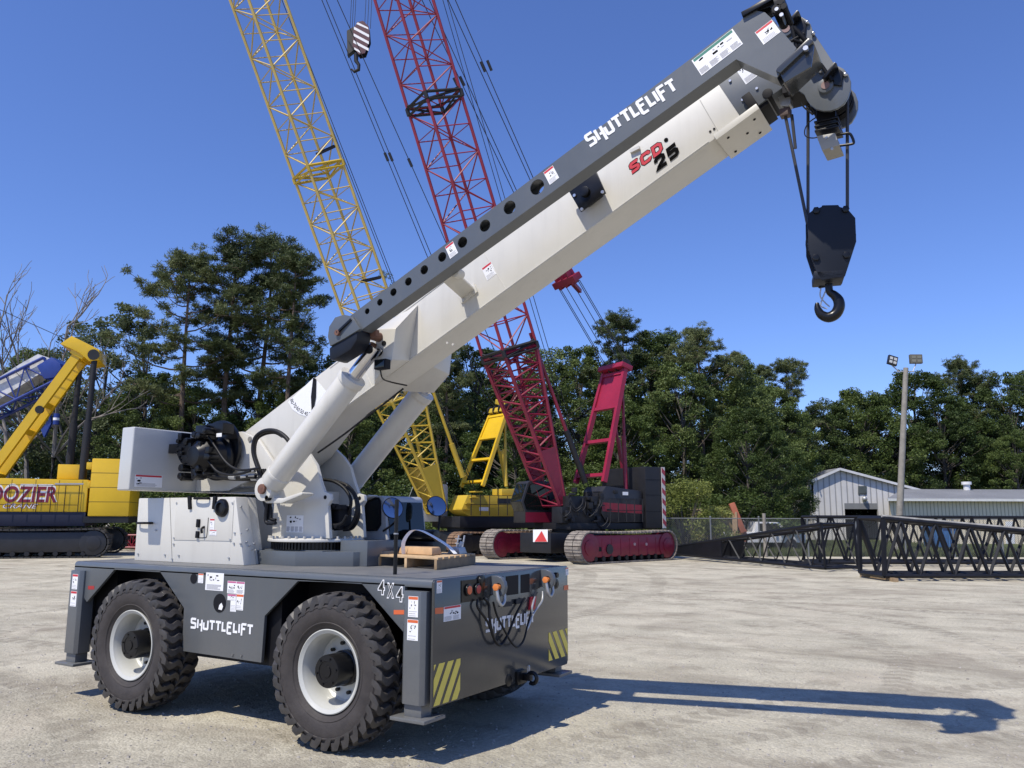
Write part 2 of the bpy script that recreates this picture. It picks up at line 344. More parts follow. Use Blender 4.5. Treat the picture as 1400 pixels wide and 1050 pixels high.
# ------------------------------------------------------------------ ground
def mat_ground():
    m = bpy.data.materials.new('gravel_ground'); nt = nodes_of(m); N = nt.nodes; L = nt.links
    out = N.new('ShaderNodeOutputMaterial'); b = N.new('ShaderNodeBsdfPrincipled'); L.new(b.outputs[0], out.inputs[0]); b.inputs['Roughness'].default_value = 0.95; b.inputs['Specular IOR Level'].default_value = 0.15
    tc = N.new('ShaderNodeTexCoord')
    def noise(scale, det=6, rough=0.6, dist=0.0, vec=None):
        n = N.new('ShaderNodeTexNoise'); n.inputs['Scale'].default_value = scale; n.inputs['Detail'].default_value = det; n.inputs['Roughness'].default_value = rough; n.inputs['Distortion'].default_value = dist
        L.new(vec or tc.outputs['Object'], n.inputs['Vector']); return n
    def ramp(src, p0, p1, c0=(0, 0, 0), c1=(1, 1, 1)):
        r = N.new('ShaderNodeValToRGB'); r.color_ramp.elements[0].position = p0; r.color_ramp.elements[1].position = p1; r.color_ramp.elements[0].color = (*c0, 1); r.color_ramp.elements[1].color = (*c1, 1); L.new(src, r.inputs['Fac']); return r
    def mix(f, a, bb, mode='MIX'):
        x = N.new('ShaderNodeMixRGB'); x.blend_type = mode
        for inp, v in ((x.inputs['Fac'], f), (x.inputs['Color1'], a), (x.inputs['Color2'], bb)):
            if isinstance(v, float): inp.default_value = v
            elif isinstance(v, tuple): inp.default_value = (*v, 1)
            else: L.new(v, inp)
        return x.outputs[0]
    map_ = N.new('ShaderNodeMapping'); L.new(tc.outputs['Object'], map_.inputs['Vector']); map_.inputs['Rotation'].default_value = (0, 0, math.radians(-31)); map_.inputs['Scale'].default_value = (0.30, 1.0, 1)
    fine = ramp(noise(55, 3, 0.7).outputs['Fac'], 0.25, 0.75, (0.39, 0.36, 0.275), (0.55, 0.51, 0.40))
    vor = N.new('ShaderNodeTexVoronoi'); vor.inputs['Scale'].default_value = 38; L.new(tc.outputs['Object'], vor.inputs['Vector'])
    peb = ramp(vor.outputs['Color'], 0.05, 0.95, (0.24, 0.215, 0.165), (0.68, 0.635, 0.515))
    c = mix(0.30, fine.outputs[0], peb.outputs[0])
    sand = ramp(noise(0.55, 8, 0.62, 0.6).outputs['Fac'], 0.50, 0.68)
    c = mix(sand.outputs[0], c, mix(0.6, c, (0.42, 0.37, 0.29)))
    streak = ramp(noise(0.75, 9, 0.66, 0.7, map_.outputs[0]).outputs['Fac'], 0.50, 0.66)
    c = mix(mix(0.62, (0.0, 0.0, 0.0), streak.outputs[0]), c, (0.235, 0.205, 0.155))
    pat = ramp(noise(0.42, 8, 0.62, 0.5).outputs['Fac'], 0.54, 0.66)
    c = mix(mix(0.55, (0.0, 0.0, 0.0), pat.outputs[0]), c, (0.215, 0.185, 0.145))
    pt2 = ramp(noise(1.5, 9, 0.68, 0.6).outputs['Fac'], 0.53, 0.66)
    c = mix(mix(0.60, (0.0, 0.0, 0.0), pt2.outputs[0]), c, (0.25, 0.22, 0.17))
    light = ramp(noise(0.8, 5, 0.55).outputs['Fac'], 0.3, 0.7, (0.82, 0.82, 0.82), (1.14, 1.14, 1.14))
    c = mix(1.0, c, light.outputs[0], 'MULTIPLY')
    # tyre tread prints: wave bands inside winding ruts
    wv = N.new('ShaderNodeTexWave'); wv.inputs['Scale'].default_value = 0.20; wv.inputs['Distortion'].default_value = 5.0; wv.inputs['Detail'].default_value = 1; wv.inputs['Detail Scale'].default_value = 0.6; L.new(map_.outputs[0], wv.inputs['Vector']); wv.bands_direction = 'Y'
    rut = ramp(wv.outputs['Fac'], 0.80, 0.95)
    w2 = N.new('ShaderNodeTexWave'); w2.inputs['Scale'].default_value = 3.4; w2.inputs['Distortion'].default_value = 3; L.new(tc.outputs['Object'], w2.inputs['Vector'])
    rt = mix(1.0, rut.outputs[0], w2.outputs['Color'], 'MULTIPLY')
    c = mix(mix(0.12, (0.0, 0.0, 0.0), rt), c, (0.22, 0.19, 0.16))
    # curved machine tracks pressed into the yard
    sp = N.new('ShaderNodeSeparateXYZ'); L.new(tc.outputs['Object'], sp.inputs[0])
    def mth(op, a, b_=None, cl=False):
        x = N.new('ShaderNodeMath'); x.operation = op; x.use_clamp = cl
        for i, v in enumerate((a, b_)):
            if v is None: continue
            if isinstance(v, (int, float)): x.inputs[i].default_value = v
            else: L.new(v, x.inputs[i])
        return x.outputs[0]
    wob = noise(0.5, 3, 0.5).outputs['Fac']; fade = ramp(noise(0.35, 5, 0.6).outputs['Fac'], 0.32, 0.55).outputs[0]; tr = None
    for (cx, cy, R_a, wd) in ((-7.9, -8.75, 9.0, .22), (-7.9, -8.75, 10.9, .22), (-4.5, 6.0, 7.4, .2), (-4.5, 6.0, 9.2, .2), (0, 40, 23, .25), (1.5, 40, 25, .25), (14, -4, 12.5, .22), (14, -4, 14.4, .22), (-30, 10, 24, .3), (-30, 10, 26.3, .3)):
        dx = mth('SUBTRACT', sp.outputs['X'], cx); dy = mth('SUBTRACT', sp.outputs['Y'], cy)
        d = mth('SQRT', mth('ADD', mth('MULTIPLY', dx, dx), mth('MULTIPLY', dy, dy))); d = mth('ADD', mth('SUBTRACT', d, R_a-.25), mth('MULTIPLY', wob, .5))
        ab = mth('ABSOLUTE', mth('SUBTRACT', d, .5-.0)); band = mth('SUBTRACT', 1.0, mth('DIVIDE', ab, wd), True); band = mth('MULTIPLY', band, 3.0, True)
        ang = mth('ARCTAN2', dy, dx); ch = mth('ADD', mth('MULTIPLY', ang, R_a/.26), mth('MULTIPLY', ab, 2.2)); bars = mth('GREATER_THAN', mth('FRACT', ch), .45)
        t = mth('MULTIPLY', band, mth('ADD', mth('MULTIPLY', bars, .6), .25)); tr = t if tr is None else mth('MAXIMUM', tr, t)
    tr = mth('MULTIPLY', tr, fade)
    c = mix(mth('MULTIPLY', tr, .62), c, (0.21, 0.185, 0.145))
    # bleached dusty drifts
    du = ramp(noise(0.33, 6, 0.62, 0.8).outputs['Fac'], 0.50, 0.72); c = mix(mth('MULTIPLY', du.outputs[0], .5), c, (0.60, 0.55, 0.43))
    L.new(c, b.inputs['Base Color'])
    bp = N.new('ShaderNodeBump'); bp.inputs['Strength'].default_value = 0.9; bp.inputs['Distance'].default_value = 0.02
    ad = N.new('ShaderNodeMath'); ad.operation = 'ADD'; L.new(noise(26, 8, 0.75).outputs['Fac'], ad.inputs[0]); 
    ml = N.new('ShaderNodeMath'); ml.operation = 'MULTIPLY'; L.new(vor.outputs['Distance'], ml.inputs[0]); ml.inputs[1].default_value = -0.5; L.new(ml.outputs[0], ad.inputs[1])
    a2 = N.new('ShaderNodeMath'); a2.operation = 'ADD'; L.new(ad.outputs[0], a2.inputs[0]); m2 = N.new('ShaderNodeMath'); m2.operation = 'MULTIPLY'; L.new(noise(2.5, 6, 0.6).outputs['Fac'], m2.inputs[0]); m2.inputs[1].default_value = 3.0; L.new(m2.outputs[0], a2.inputs[1])
    a3 = N.new('ShaderNodeMath'); a3.operation = 'ADD'; L.new(a2.outputs[0], a3.inputs[0]); m3 = N.new('ShaderNodeMath'); m3.operation = 'MULTIPLY'; L.new(tr, m3.inputs[0]); m3.inputs[1].default_value = -1.2; L.new(m3.outputs[0], a3.inputs[1])
    L.new(a3.outputs[0], bp.inputs['Height']); L.new(bp.outputs[0], b.inputs['Normal'])
    return m
m = MB()
def hgt(x, y):
    return 0.0
GS = 1600
m.poly([(-GS, -GS, 0), (GS, -GS, 0), (GS, GS, 0), (-GS, GS, 0)])
ground = m.build('ground', mat_ground()); tag(ground, kind='structure')
# ================================================================== the deck crane in front
L_, W_, H_, ZB = 5.18, 2.45, 1.4915, 0.458
crane = thing('deck_crane', (-2.6, 1.22, 0), 'cream and slate grey four wheel yard crane with raised box boom in the foreground', 'crane')
UX = Vector((1, 0, 0)); UY = Vector((0, 1, 0)); UZ = Vector((0, 0, 1))

BOLT = {}
def bolts(pts, axis, r, h, mt, parent, name='bolt', seg=8):
    """one shared mesh, one object per bolt; head stands h along axis from each point"""
    key = (round(r, 4), round(h, 4), tuple(axis), mt.name, seg)
    if key not in BOLT:
        mb = MB(); mb.cyl((0, 0, 0), Vector(axis).normalized()*h, r, seg); BOLT[key] = mb.mesh(name, mt)
    for p in pts:
        o = link(name, BOLT[key], parent); inv = o.matrix_parent_inverse.copy(); o.location = p
# --- carrier
m = MB()
deck = [(0.0, 0.0), (0.0, W_), (-L_, W_), (-L_, 0.0)]
skirt_px = [(101.5, 768), (101, 800), (118.6, 823), (157, 777.7), (218.6, 781.4), (251.4, 831.4), (248.6, 890), (357, 906), (361.8, 842), (407, 794.5), (494, 797.5), (553, 866)]
sk = XZ(skirt_px, 0.0)
sk[0] = (-L_, H_-0.05); sk[1] = (-L_, 1.25)
sk += [(-0.30, 0.80), (-0.30, H_-0.05)]
def skirt(y0, y1): 
    mb = MB(); mb.prismY(sk, y0, y1); return mb
for (ya, yb) in ((0.0, 0.035), (W_-0.035, W_)):
    m.prismY(sk, ya, yb)
# deck plate with rolled edge: side section swept along X
m.prismX([(0.0, H_-0.07), (0.0, H_-0.03), (0.012, H_-0.008), (0.035, H_), (W_-0.035, H_), (W_-0.012, H_-0.008), (W_, H_-0.03), (W_, H_-0.07)], -L_, -0.012)
# inner frame, wheel boxes and axle beams (dark under the deck)
m.box(-L_+0.02, -L_+0.06, 0.3, W_-0.3, 0.5, H_-0.08)
carrier = m.build('carrier', [slate], crane, bevel=0.004)
m = MB(); m.box(-L_+0.1, -0.05, 0.42, W_-0.42, 0.66, H_-0.075); m.box(-3.05, -1.85, 0.08, W_-0.08, 0.60, H_-0.075); m.box(-L_+0.05, -4.60, 0.17, 0.45, 0.55, H_-0.08); m.box(-0.33, -0.02, 0.17, 0.45, 0.55, H_-0.08); m.build('frame_and_dark_liner', blackm, carrier)  # the two end boxes are added dark liners that block light through the wheel wells
# anti-slip deck sheet
m = MB(); m.box(-L_+0.06, -0.06, 0.06, W_-0.06, H_+0.001, H_+0.004); m.build('deck_sheet', slate_deck, carrier)
# round access holes in the skirt: dark recess with rim
for (px, py, rw, rh) in ((265, 791, 7, 7.5), (300.5, 824.5, 9.5, 13.5)):
    c = atY(px, py, 0.0); r = rh/1.06*0.0072
    m = MB(); m.cyl((c.x, -0.001, c.z), (c.x, -0.004, c.z), r, 28); o = m.build('access_hole', blackm, carrier)
c = atY(301.5, 829, -0.006); m = MB(); m.prismY([(c.x-.03, c.z-.03), (c.x+.02, c.z-.035), (c.x+.035, c.z+.0), (c.x+.01, c.z+.035), (c.x-.02, c.z+.01)], -0.006, -0.004); m.build('paper_tag', white, carrier)
# bolts at the skirt foot
bolts([atY(px, py, 0.001) for px, py in ((318.5, 895), (330.5, 896.5))], (0, -1, 0), 0.011, 0.012, slate, carrier)
# plinth under the slewing ring
m = MB()
m.prismZ([(-3.6, 0.74), (-2.3, 0.66), (-1.75, 0.95), (-1.6, 1.3), (-1.55, 1.9), (-3.9, 1.9)], H_+0.003, H_+0.155)
m.box(-3.2, -2.05, 0.80, 1.75, H_+0.15, H_+0.165)
m.build('plinth', slate, carrier, bevel=0.006)
m = MB(); m.box(-2.0, -1.62, 1.02, 1.6, H_+0.004, atY(495, 739.5, 1.02).z); m.build('deck_box', slate, carrier, bevel=0.006)
# skirt logo, labels, reflectors
logo_on('skirt_lettering', 'SHUTTLELIFT', atY(261, 857.5, -0.0015), atY(346, 867.5, -0.0015), UZ, 0.085, white, carrier, sw=0.27)
decalY(carrier, 282, 782.5, -0.001, 24.5, 24, head=0, lines=7, pics=(0.1, 0.5, 0.9, 0.95))
decalY(carrier, 271.5, 784, -0.001, 7, 13, head=4, lines=4, pic=False)
decalY(carrier, 311.5, 794, -0.001, 12, 17, head=6, lines=5)
decalY(carrier, 323.5, 795, -0.001, 11.5, 17, head=6, lines=6)
decalY(carrier, 311.5, 812, -0.001, 11.5, 8.5, head=6, headh=.3, lines=2)
decalY(carrier, 323.5, 812, -0.001, 10, 22, head=4, lines=3)
decalY(carrier, 315.5, 821, -0.001, 8, 15, head=0, lines=5, pic=False)
def patch(name, mt, parent, pts, n, t=0.002):
    mb = MB(); n = Vector(n)*t; mb.hexa([Vector(p)+n*0.2 for p in pts], [Vector(p)+n for p in pts]); return mb.build(name, mt, parent, sharp=10)
def rectY(px0, py0, px1, py1, y): return [atY(px0, py1, y), atY(px1, py1, y), atY(px1, py0, y), atY(px0, py0, y)]
patch('reflector', redrefl, carrier, rectY(120.5, 801, 129, 805.8, 0.0), (0, -1, 0))
patch('reflector', orangev, carrier, rectY(538.5, 834, 553, 840, 0.0), (0, -1, 0))
for ch, px, py in (('4', 521.5, 803), ('X', 534, 807.5), ('4', 546.5, 812.5)):
    a = atY(px, py, -0.002); b = atY(px+10, py+1.2, -0.002)
    text_on('drive_lettering', ch, a, UX, UZ, 0.082, 0.135, white, carrier, bold=0.05, thick=0.002)
    text_on('drive_lettering', ch, a+Vector((0, -0.002, 0)), UX, UZ, 0.062, 0.112, slate_plate, carrier, bold=0.005, thick=0.002)
# --- bumper plate at the front
bp = [(0.0, ZB), (0.0, H_-0.02), (0.02, H_), (W_-0.02, H_), (W_, H_-0.02), (W_, ZB+0.04), (W_-0.03, ZB), ]
m = MB(); m.prismX(bp, -0.012, 0.012); bumper = m.build('bumper_plate', slate_plate, crane, bevel=0.004)
XF = 0.0125
def rectX(px0, py0, px1, py1): return [atX(px0, py1, XF), atX(px1, py1, XF), atX(px1, py0, XF), atX(px0, py0, XF)]
def f(px, py): return (560+px/5.525, 740+py/5.525)
logo_on('bumper_lettering', 'SHUTTLELIFT', atX(664, 863, XF+0.001), atX(730.5, 850, XF+0.001), UZ, 0.10, white, bumper, sw=0.25)
def quadX(name, mt, pts, t=0.002): return patch(name, mt, bumper, [atX(*f(a, b), XF) for a, b in pts], (1, 0, 0), t)
quadX('reflector', orangev, [(192, 550), (255, 545), (255, 498), (192, 505)])
quadX('reflector', orangev, [(1165, 370), (1198, 366), (1198, 330), (1165, 335)])
# caution stripes cut to rectangles
ya, yb, za, zb = 0.02, 0.50, ZB+0.01, 0.80
def stripes(y0, y1, z0, z1, lean, n, w):
    for k in range(-2, n+2):
        c = y0+(y1-y0)*k/n
        pts = [(c, z0), (c+w, z0), (c+w+lean, z1), (c+lean, z1)]
        # clip against y0..y1
        def clip(P, val, keep):
            out = []
            for i in range(len(P)):
                a, b = P[i-1], P[i]
                ia, ib = keep(a[0]), keep(b[0])
                if ia != ib: t = (val-a[0])/(b[0]-a[0]); out.append((val, a[1]+(b[1]-a[1])*t))
                if ib: out.append(b)
            return out
        pts = clip(pts, y0, lambda v: v >= y0-1e-9)
        if len(pts) > 2: pts = clip(pts, y1, lambda v: v <= y1+1e-9)
        if len(pts) > 2: patch('caution_stripe', yellowv, bumper, [(XF, y, z) for y, z in pts], (1, 0, 0))
stripes(0.015, 0.40, ZB+0.012, 0.80, 0.20, 3, 0.085)
stripes(W_-0.44, W_-0.015, ZB+0.09, 0.83, -0.20, 3, 0.085)
def decalX(px, py, wpx, hpx, **k):
    a = atX(*f(px, py), XF); b = atX(*f(px+wpx, py), XF); c = atX(*f(px, py+hpx), XF)
    return decal(bumper, (XF, a.y, c.z), UY, UZ, b.y-a.y, a.z-c.z, **k)
decalX(258, 497, 129, 112, head=1, lines=6, cols=2); decalX(205, 298, 40, 96, head=4, lines=4); decalX(1177, 200, 22, 58, head=4, lines=3)
# connector panels
quadX('connector_panel', black, [(388, 465), (560, 440), (560, 280), (388, 297)], 0.006)
for (px, py, mt) in ((437, 368, orangev), (506, 362, redrefl), (1075, 285, rust), (535, 300, black), (1095, 320, black)):
    c = atX(*f(px, py), XF); m = MB(); m.cyl((XF, c.y, c.z), (XF+0.022, c.y, c.z), 0.054, 18); m.m(1).cyl((XF+0.022, c.y, c.z), (XF+0.026, c.y, c.z), 0.040, 18); m.build('socket', [black, mt], bumper, bevel=0.004)
bolts([atX(*f(px, py), XF) for px in (1050, 1100) for py in (255, 325)], UX, 0.028, 0.03, black, bumper, 'socket', 12)
for q in ([(660, 420), (708, 412), (708, 265), (660, 272)], [(728, 410), (820, 398), (820, 254), (728, 265)], [(840, 392), (905, 384), (905, 244), (840, 254)]):
    quadX('vent_opening', blackm, q, 0.003)
for q in ([(690, 495), (755, 488), (755, 455), (690, 462)], [(787, 473), (845, 467), (845, 430), (787, 437)]): quadX('light_unit', navyb, q, 0.03)
quadX('tag_plate', redv, [(893, 518), (935, 512), (945, 415), (905, 420)], 0.02)
# lifting lugs with shackles
for (lx, ly) in ((628, 345), (1000, 290)):
    c = atX(*f(lx, ly), XF)
    pr = [(c.y-0.0, 0)] 
    prof = [(0.0, 0.10), (0.06, 0.10), (0.105, 0.085), (0.135, 0.05), (0.145, 0.005), (0.135, -0.045), (0.10, -0.075), (0.06, -0.085), (0.0, -0.06)]
    # lug plate stands out of the bumper in the XZ plane
    me = holed_plate([(a, b) for a, b in prof], [(0.078, 0.005, 0.038)], 0.045, 0.004)
    m = MB(); add_mesh(m, me, Matrix.Translation((XF, c.y, c.z+0.0)) @ ROT_XZ); lug = m.build('lifting_lug', slate, bumper, fixn=False)
    lc = Vector((XF+0.078, c.y, c.z+0.005))
    m = MB(); m.cyl(lc+Vector((0, -0.065, 0)), lc+Vector((0, 0.065, 0)), 0.022, 14); m.cyl(lc+Vector((0, -0.078, 0)), lc+Vector((0, -0.060, 0)), 0.034, 6); m.build('shackle_pin', mat_paint('orange_pin', (0.75, 0.25, 0.07), 0.4), lug, bevel=0.003)
    m = MB(); m.tube([lc+Vector((0, -0.055, 0.0)), lc+Vector((0.012, -0.06, -0.07)), lc+Vector((0.02, -0.05, -0.13)), lc+Vector((0.02, 0, -0.165)), lc+Vector((0.02, 0.05, -0.13)), lc+Vector((0.012, 0.06, -0.07)), lc+Vector((0, 0.055, 0.0))], 0.017, 10); m.build('shackle', galv, lug)
def hoseX(pts, r, mt=hosem, out=0.06, name='cable', par=None):
    n = len(pts); P = []
    for i, (a, b) in enumerate(pts):
        e = out*math.sin(PI*i/(n-1))**0.5 if 0 < i < n-1 else 0.03
        P.append(atX(*f(a, b), XF+e))
    mb = MB(); mb.tube(P, r, 8); return mb.build(name, mt, par or bumper)
hoseX([(515, 440), (515, 500), (590, 610), (640, 740), (690, 785), (745, 700), (800, 560), (870, 430)], 0.012)
hoseX([(560, 430), (600, 480), (605, 590), (640, 740), (685, 780), (740, 710)], 0.012)
hoseX([(632, 460), (660, 560), (715, 670), (770, 765), (815, 798), (860, 750), (890, 640), (925, 500)], 0.010)
hoseX([(1005, 380), (1000, 450), (940, 540), (900, 640), (875, 690)], 0.010, galv)
hoseX([(945, 420), (925, 500), (925, 560)], 0.010, galv)
# pintle hook
c = atX(*f(845, 1020), XF)
m = MB(); m.box(XF, XF+0.03, c.y-0.12, c.y+0.06, c.z-0.06, c.z+0.06); m.box(XF+0.03, XF+0.11, c.y-0.03, c.y+0.03, c.z-0.03, c.z+0.035)
P = [Vector((XF+0.12+0.05*math.sin(t), c.y+0.0, c.z-0.005-0.05*math.cos(t))) for t in [k*0.5 for k in range(-1, 11)]]
m.tube(P, 0.020, 10, 3); m.cyl((XF, c.y-0.24, c.z), (XF+0.004, c.y-0.24, c.z), 0.055, 20)  # thin black disc beside the hook is painted shade, not a part
pint = m.build('tow_hook_and_shade_disc', black, bumper, bevel=0.004)
m = MB(); m.tube([(XF+0.07, c.y+.0, c.z+0.03), (XF+0.075, c.y+.0, c.z+0.10), (XF+0.09, c.y+.0, c.z+0.10), (XF+0.088, c.y+.0, c.z+0.04)], 0.006, 6); m.build('safety_pin', galv, pint)
# --- outrigger posts
for (xc, yc, sy) in ((-0.165, 0.10, -1), (-0.165, W_-0.10, 1), (-L_+0.12, 0.10, -1), (-L_+0.12, W_-0.10, 1)):
    y0, y1 = (-0.055, 0.15) if sy < 0 else (W_-0.15, W_+0.055)
    m = MB(); x0, x1 = xc-0.125, xc+0.115; c = 0.035
    poly = [(x0+c, y0), (x1-c, y0), (x1, y0+c), (x1, y1-c), (x1-c, y1), (x0+c, y1), (x0, y1-c), (x0, y0+c)]
    m.prismZ(poly, 0.475, H_-0.10); post = m.build('outrigger_post', slate, crane, bevel=0.004)
    m = MB(); m.box(x0+0.03, x1-0.03, y0+0.03, y1-0.03, 0.375, 0.476); m.box(x0-0.06, x1+0.06, y0-0.045, y1+0.045, 0.345, 0.375); m.build('outrigger_foot', slate, post, bevel=0.005)
    if sy < 0:
        zt = H_-0.14
        decal(post, (xc-0.05, y0-0.0005, zt-0.17), UX, UZ, 0.105, 0.17, head=4 if xc > -1 else 1, lines=3); decal(post, (xc-0.055, y0-0.0005, zt-0.36), UX, UZ, 0.115, 0.17, head=4 if xc > -1 else 1, lines=2)
# --- wheels
def tyre_mesh():
    R0, Wd = 0.625, 0.40; m = MB()
    prof = [(0.345, -0.13), (0.38, -0.165), (0.44, -0.195), (0.50, -0.205), (0.555, -0.200), (0.600, -0.185), (0.618, -0.165), (0.622, 0.0), (0.618, 0.165), (0.600, 0.185), (0.555, 0.2), (0.50, 0.205), (0.44, 0.195), (0.38, 0.165), (0.345, 0.13)]
    m.lathe(prof, (0, 0, 0), (0, 1, 0), 96)
    # raised sidewall rings
    for s in (-1, 1):
        m.lathe([(0.402, s*0.176), (0.408, s*0.186), (0.416, s*0.190), (0.422, s*0.186)], (0, 0, 0), (0, 1, 0), 96)
        m.lathe([(0.545, s*0.2005), (0.55, s*0.206), (0.56, s*0.204), (0.565, s*0.198)], (0, 0, 0), (0, 1, 0), 96)
    n = 32; da = 2*PI/n; m.m(1)
    for side in (-1, 1):
        for k in range(n):
            a0 = k*da+(0.5*da if side > 0 else 0); S = 10; rows = []
            for i in range(S+1):
                t = i/S
                if t < 0.2: q = t/0.2; y = -0.206+0.004*q; rt = 0.560+0.088*q; hw = 0.21+0.08*q
                else: q = (t-0.2)/0.8; y = -0.202+0.207*q; rt = 0.648+0.024*math.sin(min(1, q*1.6)*PI/2); hw = 0.27+0.03*math.sin(q*PI)-0.05*q
                sw = 1.0*t*da + 0.30*da*math.sin(2*PI*(t*1.2-0.2))
                a = a0+sw*(1 if side < 0 else 1); rb = rt-0.065
                if t < 0.2: rb = rt-0.02
                row = []
                for (aa, rr) in ((a-hw*da*1.10, rb), (a-hw*da*0.92, rt-0.004), (a-hw*da*0.8, rt), (a+hw*da*0.8, rt), (a+hw*da*0.92, rt-0.004), (a+hw*da*1.10, rb)):
                    yy = y if side < 0 else -y
                    row.append(m.bm.verts.new((rr*math.sin(aa), yy, rr*math.cos(aa))))
                rows.append(row)
            for i in range(S):
                for j in range(5): m.face((rows[i][j], rows[i][j+1], rows[i+1][j+1], rows[i+1][j]))
            m.face(rows[0]); m.face(rows[-1][::-1])
    return m.mesh('tyre', [rubber, rubber_t], sharp=32)
def rim_mesh():   # outer side is -Y
    m = MB()
    prof = [(0.335, -0.10), (0.358, -0.15), (0.360, -0.166), (0.352, -0.170), (0.338, -0.160), (0.322, -0.150), (0.312, -0.125), (0.300, -0.10), (0.292, -0.02), (0.288, 0.06), (0.272, 0.075), (0.20, 0.085), (0.14, 0.09), (0.0, 0.09)]
    m.lathe(prof, (0, 0, 0), (0, 1, 0), 72)
    m.lathe([(0.335, 0.10), (0.358, 0.15), (0.34, 0.16), (0.30, 0.12), (0.29, 0.06)], (0, 0, 0), (0, 1, 0), 72)
    return m.mesh('rim', [rimw], sharp=35)
def hub_mesh():
    m = MB()
    m.lathe([(0.155, 0.09), (0.155, 0.03), (0.142, 0.025), (0.142, -0.165), (0.136, -0.178), (0.09, -0.181), (0.088, -0.176), (0.05, -0.176), (0.048, -0.184), (0.0, -0.184)], (0, 0, 0), (0, 1, 0), 40)
    for k in range(10):
        a = 2*PI*k/10; m.cyl((0.215*math.cos(a), 0.088, 0.215*math.sin(a)), (0.215*math.cos(a), 0.048, 0.215*math.sin(a)), 0.017, 6)
    for k in range(6):
        a = 2*PI*k/6+.3; m.cyl((0.113*math.cos(a), -0.178, 0.113*math.sin(a)), (0.113*math.cos(a), -0.190, 0.113*math.sin(a)), 0.010, 6)
    return m.mesh('hub', [black], sharp=35)
ty, ri, hu = tyre_mesh(), rim_mesh(), hub_mesh()
for (x, y, rz, rot) in ((-1.03, 0.03, 0, 0.1), (-3.83, 0.03, 0, 0.5), (-1.03, W_-0.03, PI, 0.2), (-3.83, W_-0.03, PI, 0.9)):
    w = bpy.data.objects.new('wheel', ri); COL.objects.link(w); w.parent = crane; w.matrix_parent_inverse = WORLD[crane.name].inverted(); w.location = (x, y, 0.672); w.rotation_euler = (0, rot, rz)
    for nm, me in (('tyre', ty), ('hub', hu)):
        o = bpy.data.objects.new(nm, me); COL.objects.link(o); o.parent = w
for x in (-1.03, -3.83):
    m = MB(); m.cyl((x, 0.12, 0.672), (x, W_-0.12, 0.672), 0.11, 20); m.ball((x, 1.22, 0.67), 0.27, 16); m.build('axle', blackm, crane)
# --- engine house beside the turret
YH = 0.45
hx0, hx1t, hx1b, hz1 = -4.73, -3.03, -2.84, 2.225
hz0 = H_+0.004
m = MB()
prof = [(hx0, hz0), (hx1b, hz0), (hx1t, hz1), (hx0, hz1)]
m.prismY(prof, YH, 0.62)
m.box(hx0, -3.42, 0.62, 2.0, hz0, hz1-0.001)
m.prismY([(-3.42, hz0), (hx1b-.05, hz0), (hx1t-.05, hz1-.001), (-3.42, hz1-.001)], 0.62, 0.78)
house = m.build('engine_house', cream, crane, bevel=0.012)
def g(px, py): return (160+px/4.773, 560+py/4.773)
def hq(px, py, e=0.0): p = atY(*g(px, py), YH); return Vector((p.x, YH-e, p.z))
def slab(name, mt, quad, y, t, parent, bev=0.002): 
    mb = MB(); mb.prismY(quad, y-t, y-0.0003); return mb.build(name, mt, parent, bevel=bev)
door = slab('house_door', cream, [(p.x, p.z) for p in (hq(375, 850), hq(750, 858), hq(765, 592), hq(388, 590))], YH, 0.006, house)
p0 = hq(345, 565); p1 = hq(360, 985)
m = MB(); m.bar((p0.x, YH, p0.z), (p1.x, YH, p1.z), 0.004, 0.004); m.build('panel_seam', blackm, house)
for (a, b, c_, d) in ((480, 565, 485, 650), (648, 565, 640, 650), (540, 715, 535, 768), (535, 793, 530, 838)):
    q0, q1 = hq(a, b), hq(c_, d); m = MB(); m.bar((q0.x, YH-0.015, q0.z), (q1.x, YH-0.015, q1.z), 0.045, 0.03, up=(0, 1, 0)); m.build('latch', blackm, house, bevel=0.006)
for (a, b, wd) in ((525, 580, 80), (152, 740, 80)):
    q0, q1 = hq(a, b), hq(a+wd, b); m = MB(); m.tube([(q0.x, YH, q0.z), (q0.x+.01, YH-0.05, q0.z), (q1.x-.01, YH-0.05, q1.z), (q1.x, YH, q1.z)], 0.013, 8, 4); m.build('grab_handle', blackm, house)
q0 = hq(693, 642); m = MB(); m.lathe([(0.10, 0.0), (0.10, -0.03), (0.085, -0.05), (0.06, -0.055), (0.05, -0.03), (0.0, -0.03)], (q0.x, YH, q0.z), (0, 1, 0), 28); m.build('air_cap', black, house)
q0 = hq(572, 765); m = MB(); m.tube([(q0.x, YH, q0.z), (q0.x, YH-.04, q0.z-.02), (q0.x+.01, YH-.04, q0.z-.07)], 0.014, 8, 3); m.build('lock_handle', blackm, house)
m = MB(); m.tube([hq(600, 705, .008), hq(590, 820, .008), hq(575, 835, .008), hq(535, 835, .008)], 0.004, 6, 3); m.build('gas_strut', blackm, house)
def dY(px, py, w, h, y, par, fn, **k):
    a = atY(*fn(px, py), y); b = atY(*fn(px+w, py), y); c = atY(*fn(px, py+h), y)
    return decal(par, (a.x, y, c.z), UX, UZ, b.x-a.x, a.z-c.z, **k)
dY(608, 712, 30, 72, YH-0.007, house, g, head=1, lines=2); dY(605, 785, 46, 36, YH-0.007, house, g, head=1, lines=2)
bolts([hq(a, b, 0.001) for a, b in ((140, 942), (315, 948), (405, 952), (732, 968), (372, 878), (393, 610), (375, 838), (742, 848), (757, 610), (770, 805), (812, 808), (765, 873), (808, 876), (255, 787), (362, 975))], (0, -1, 0), 0.011, 0.013, galv, house)
bp_ = []
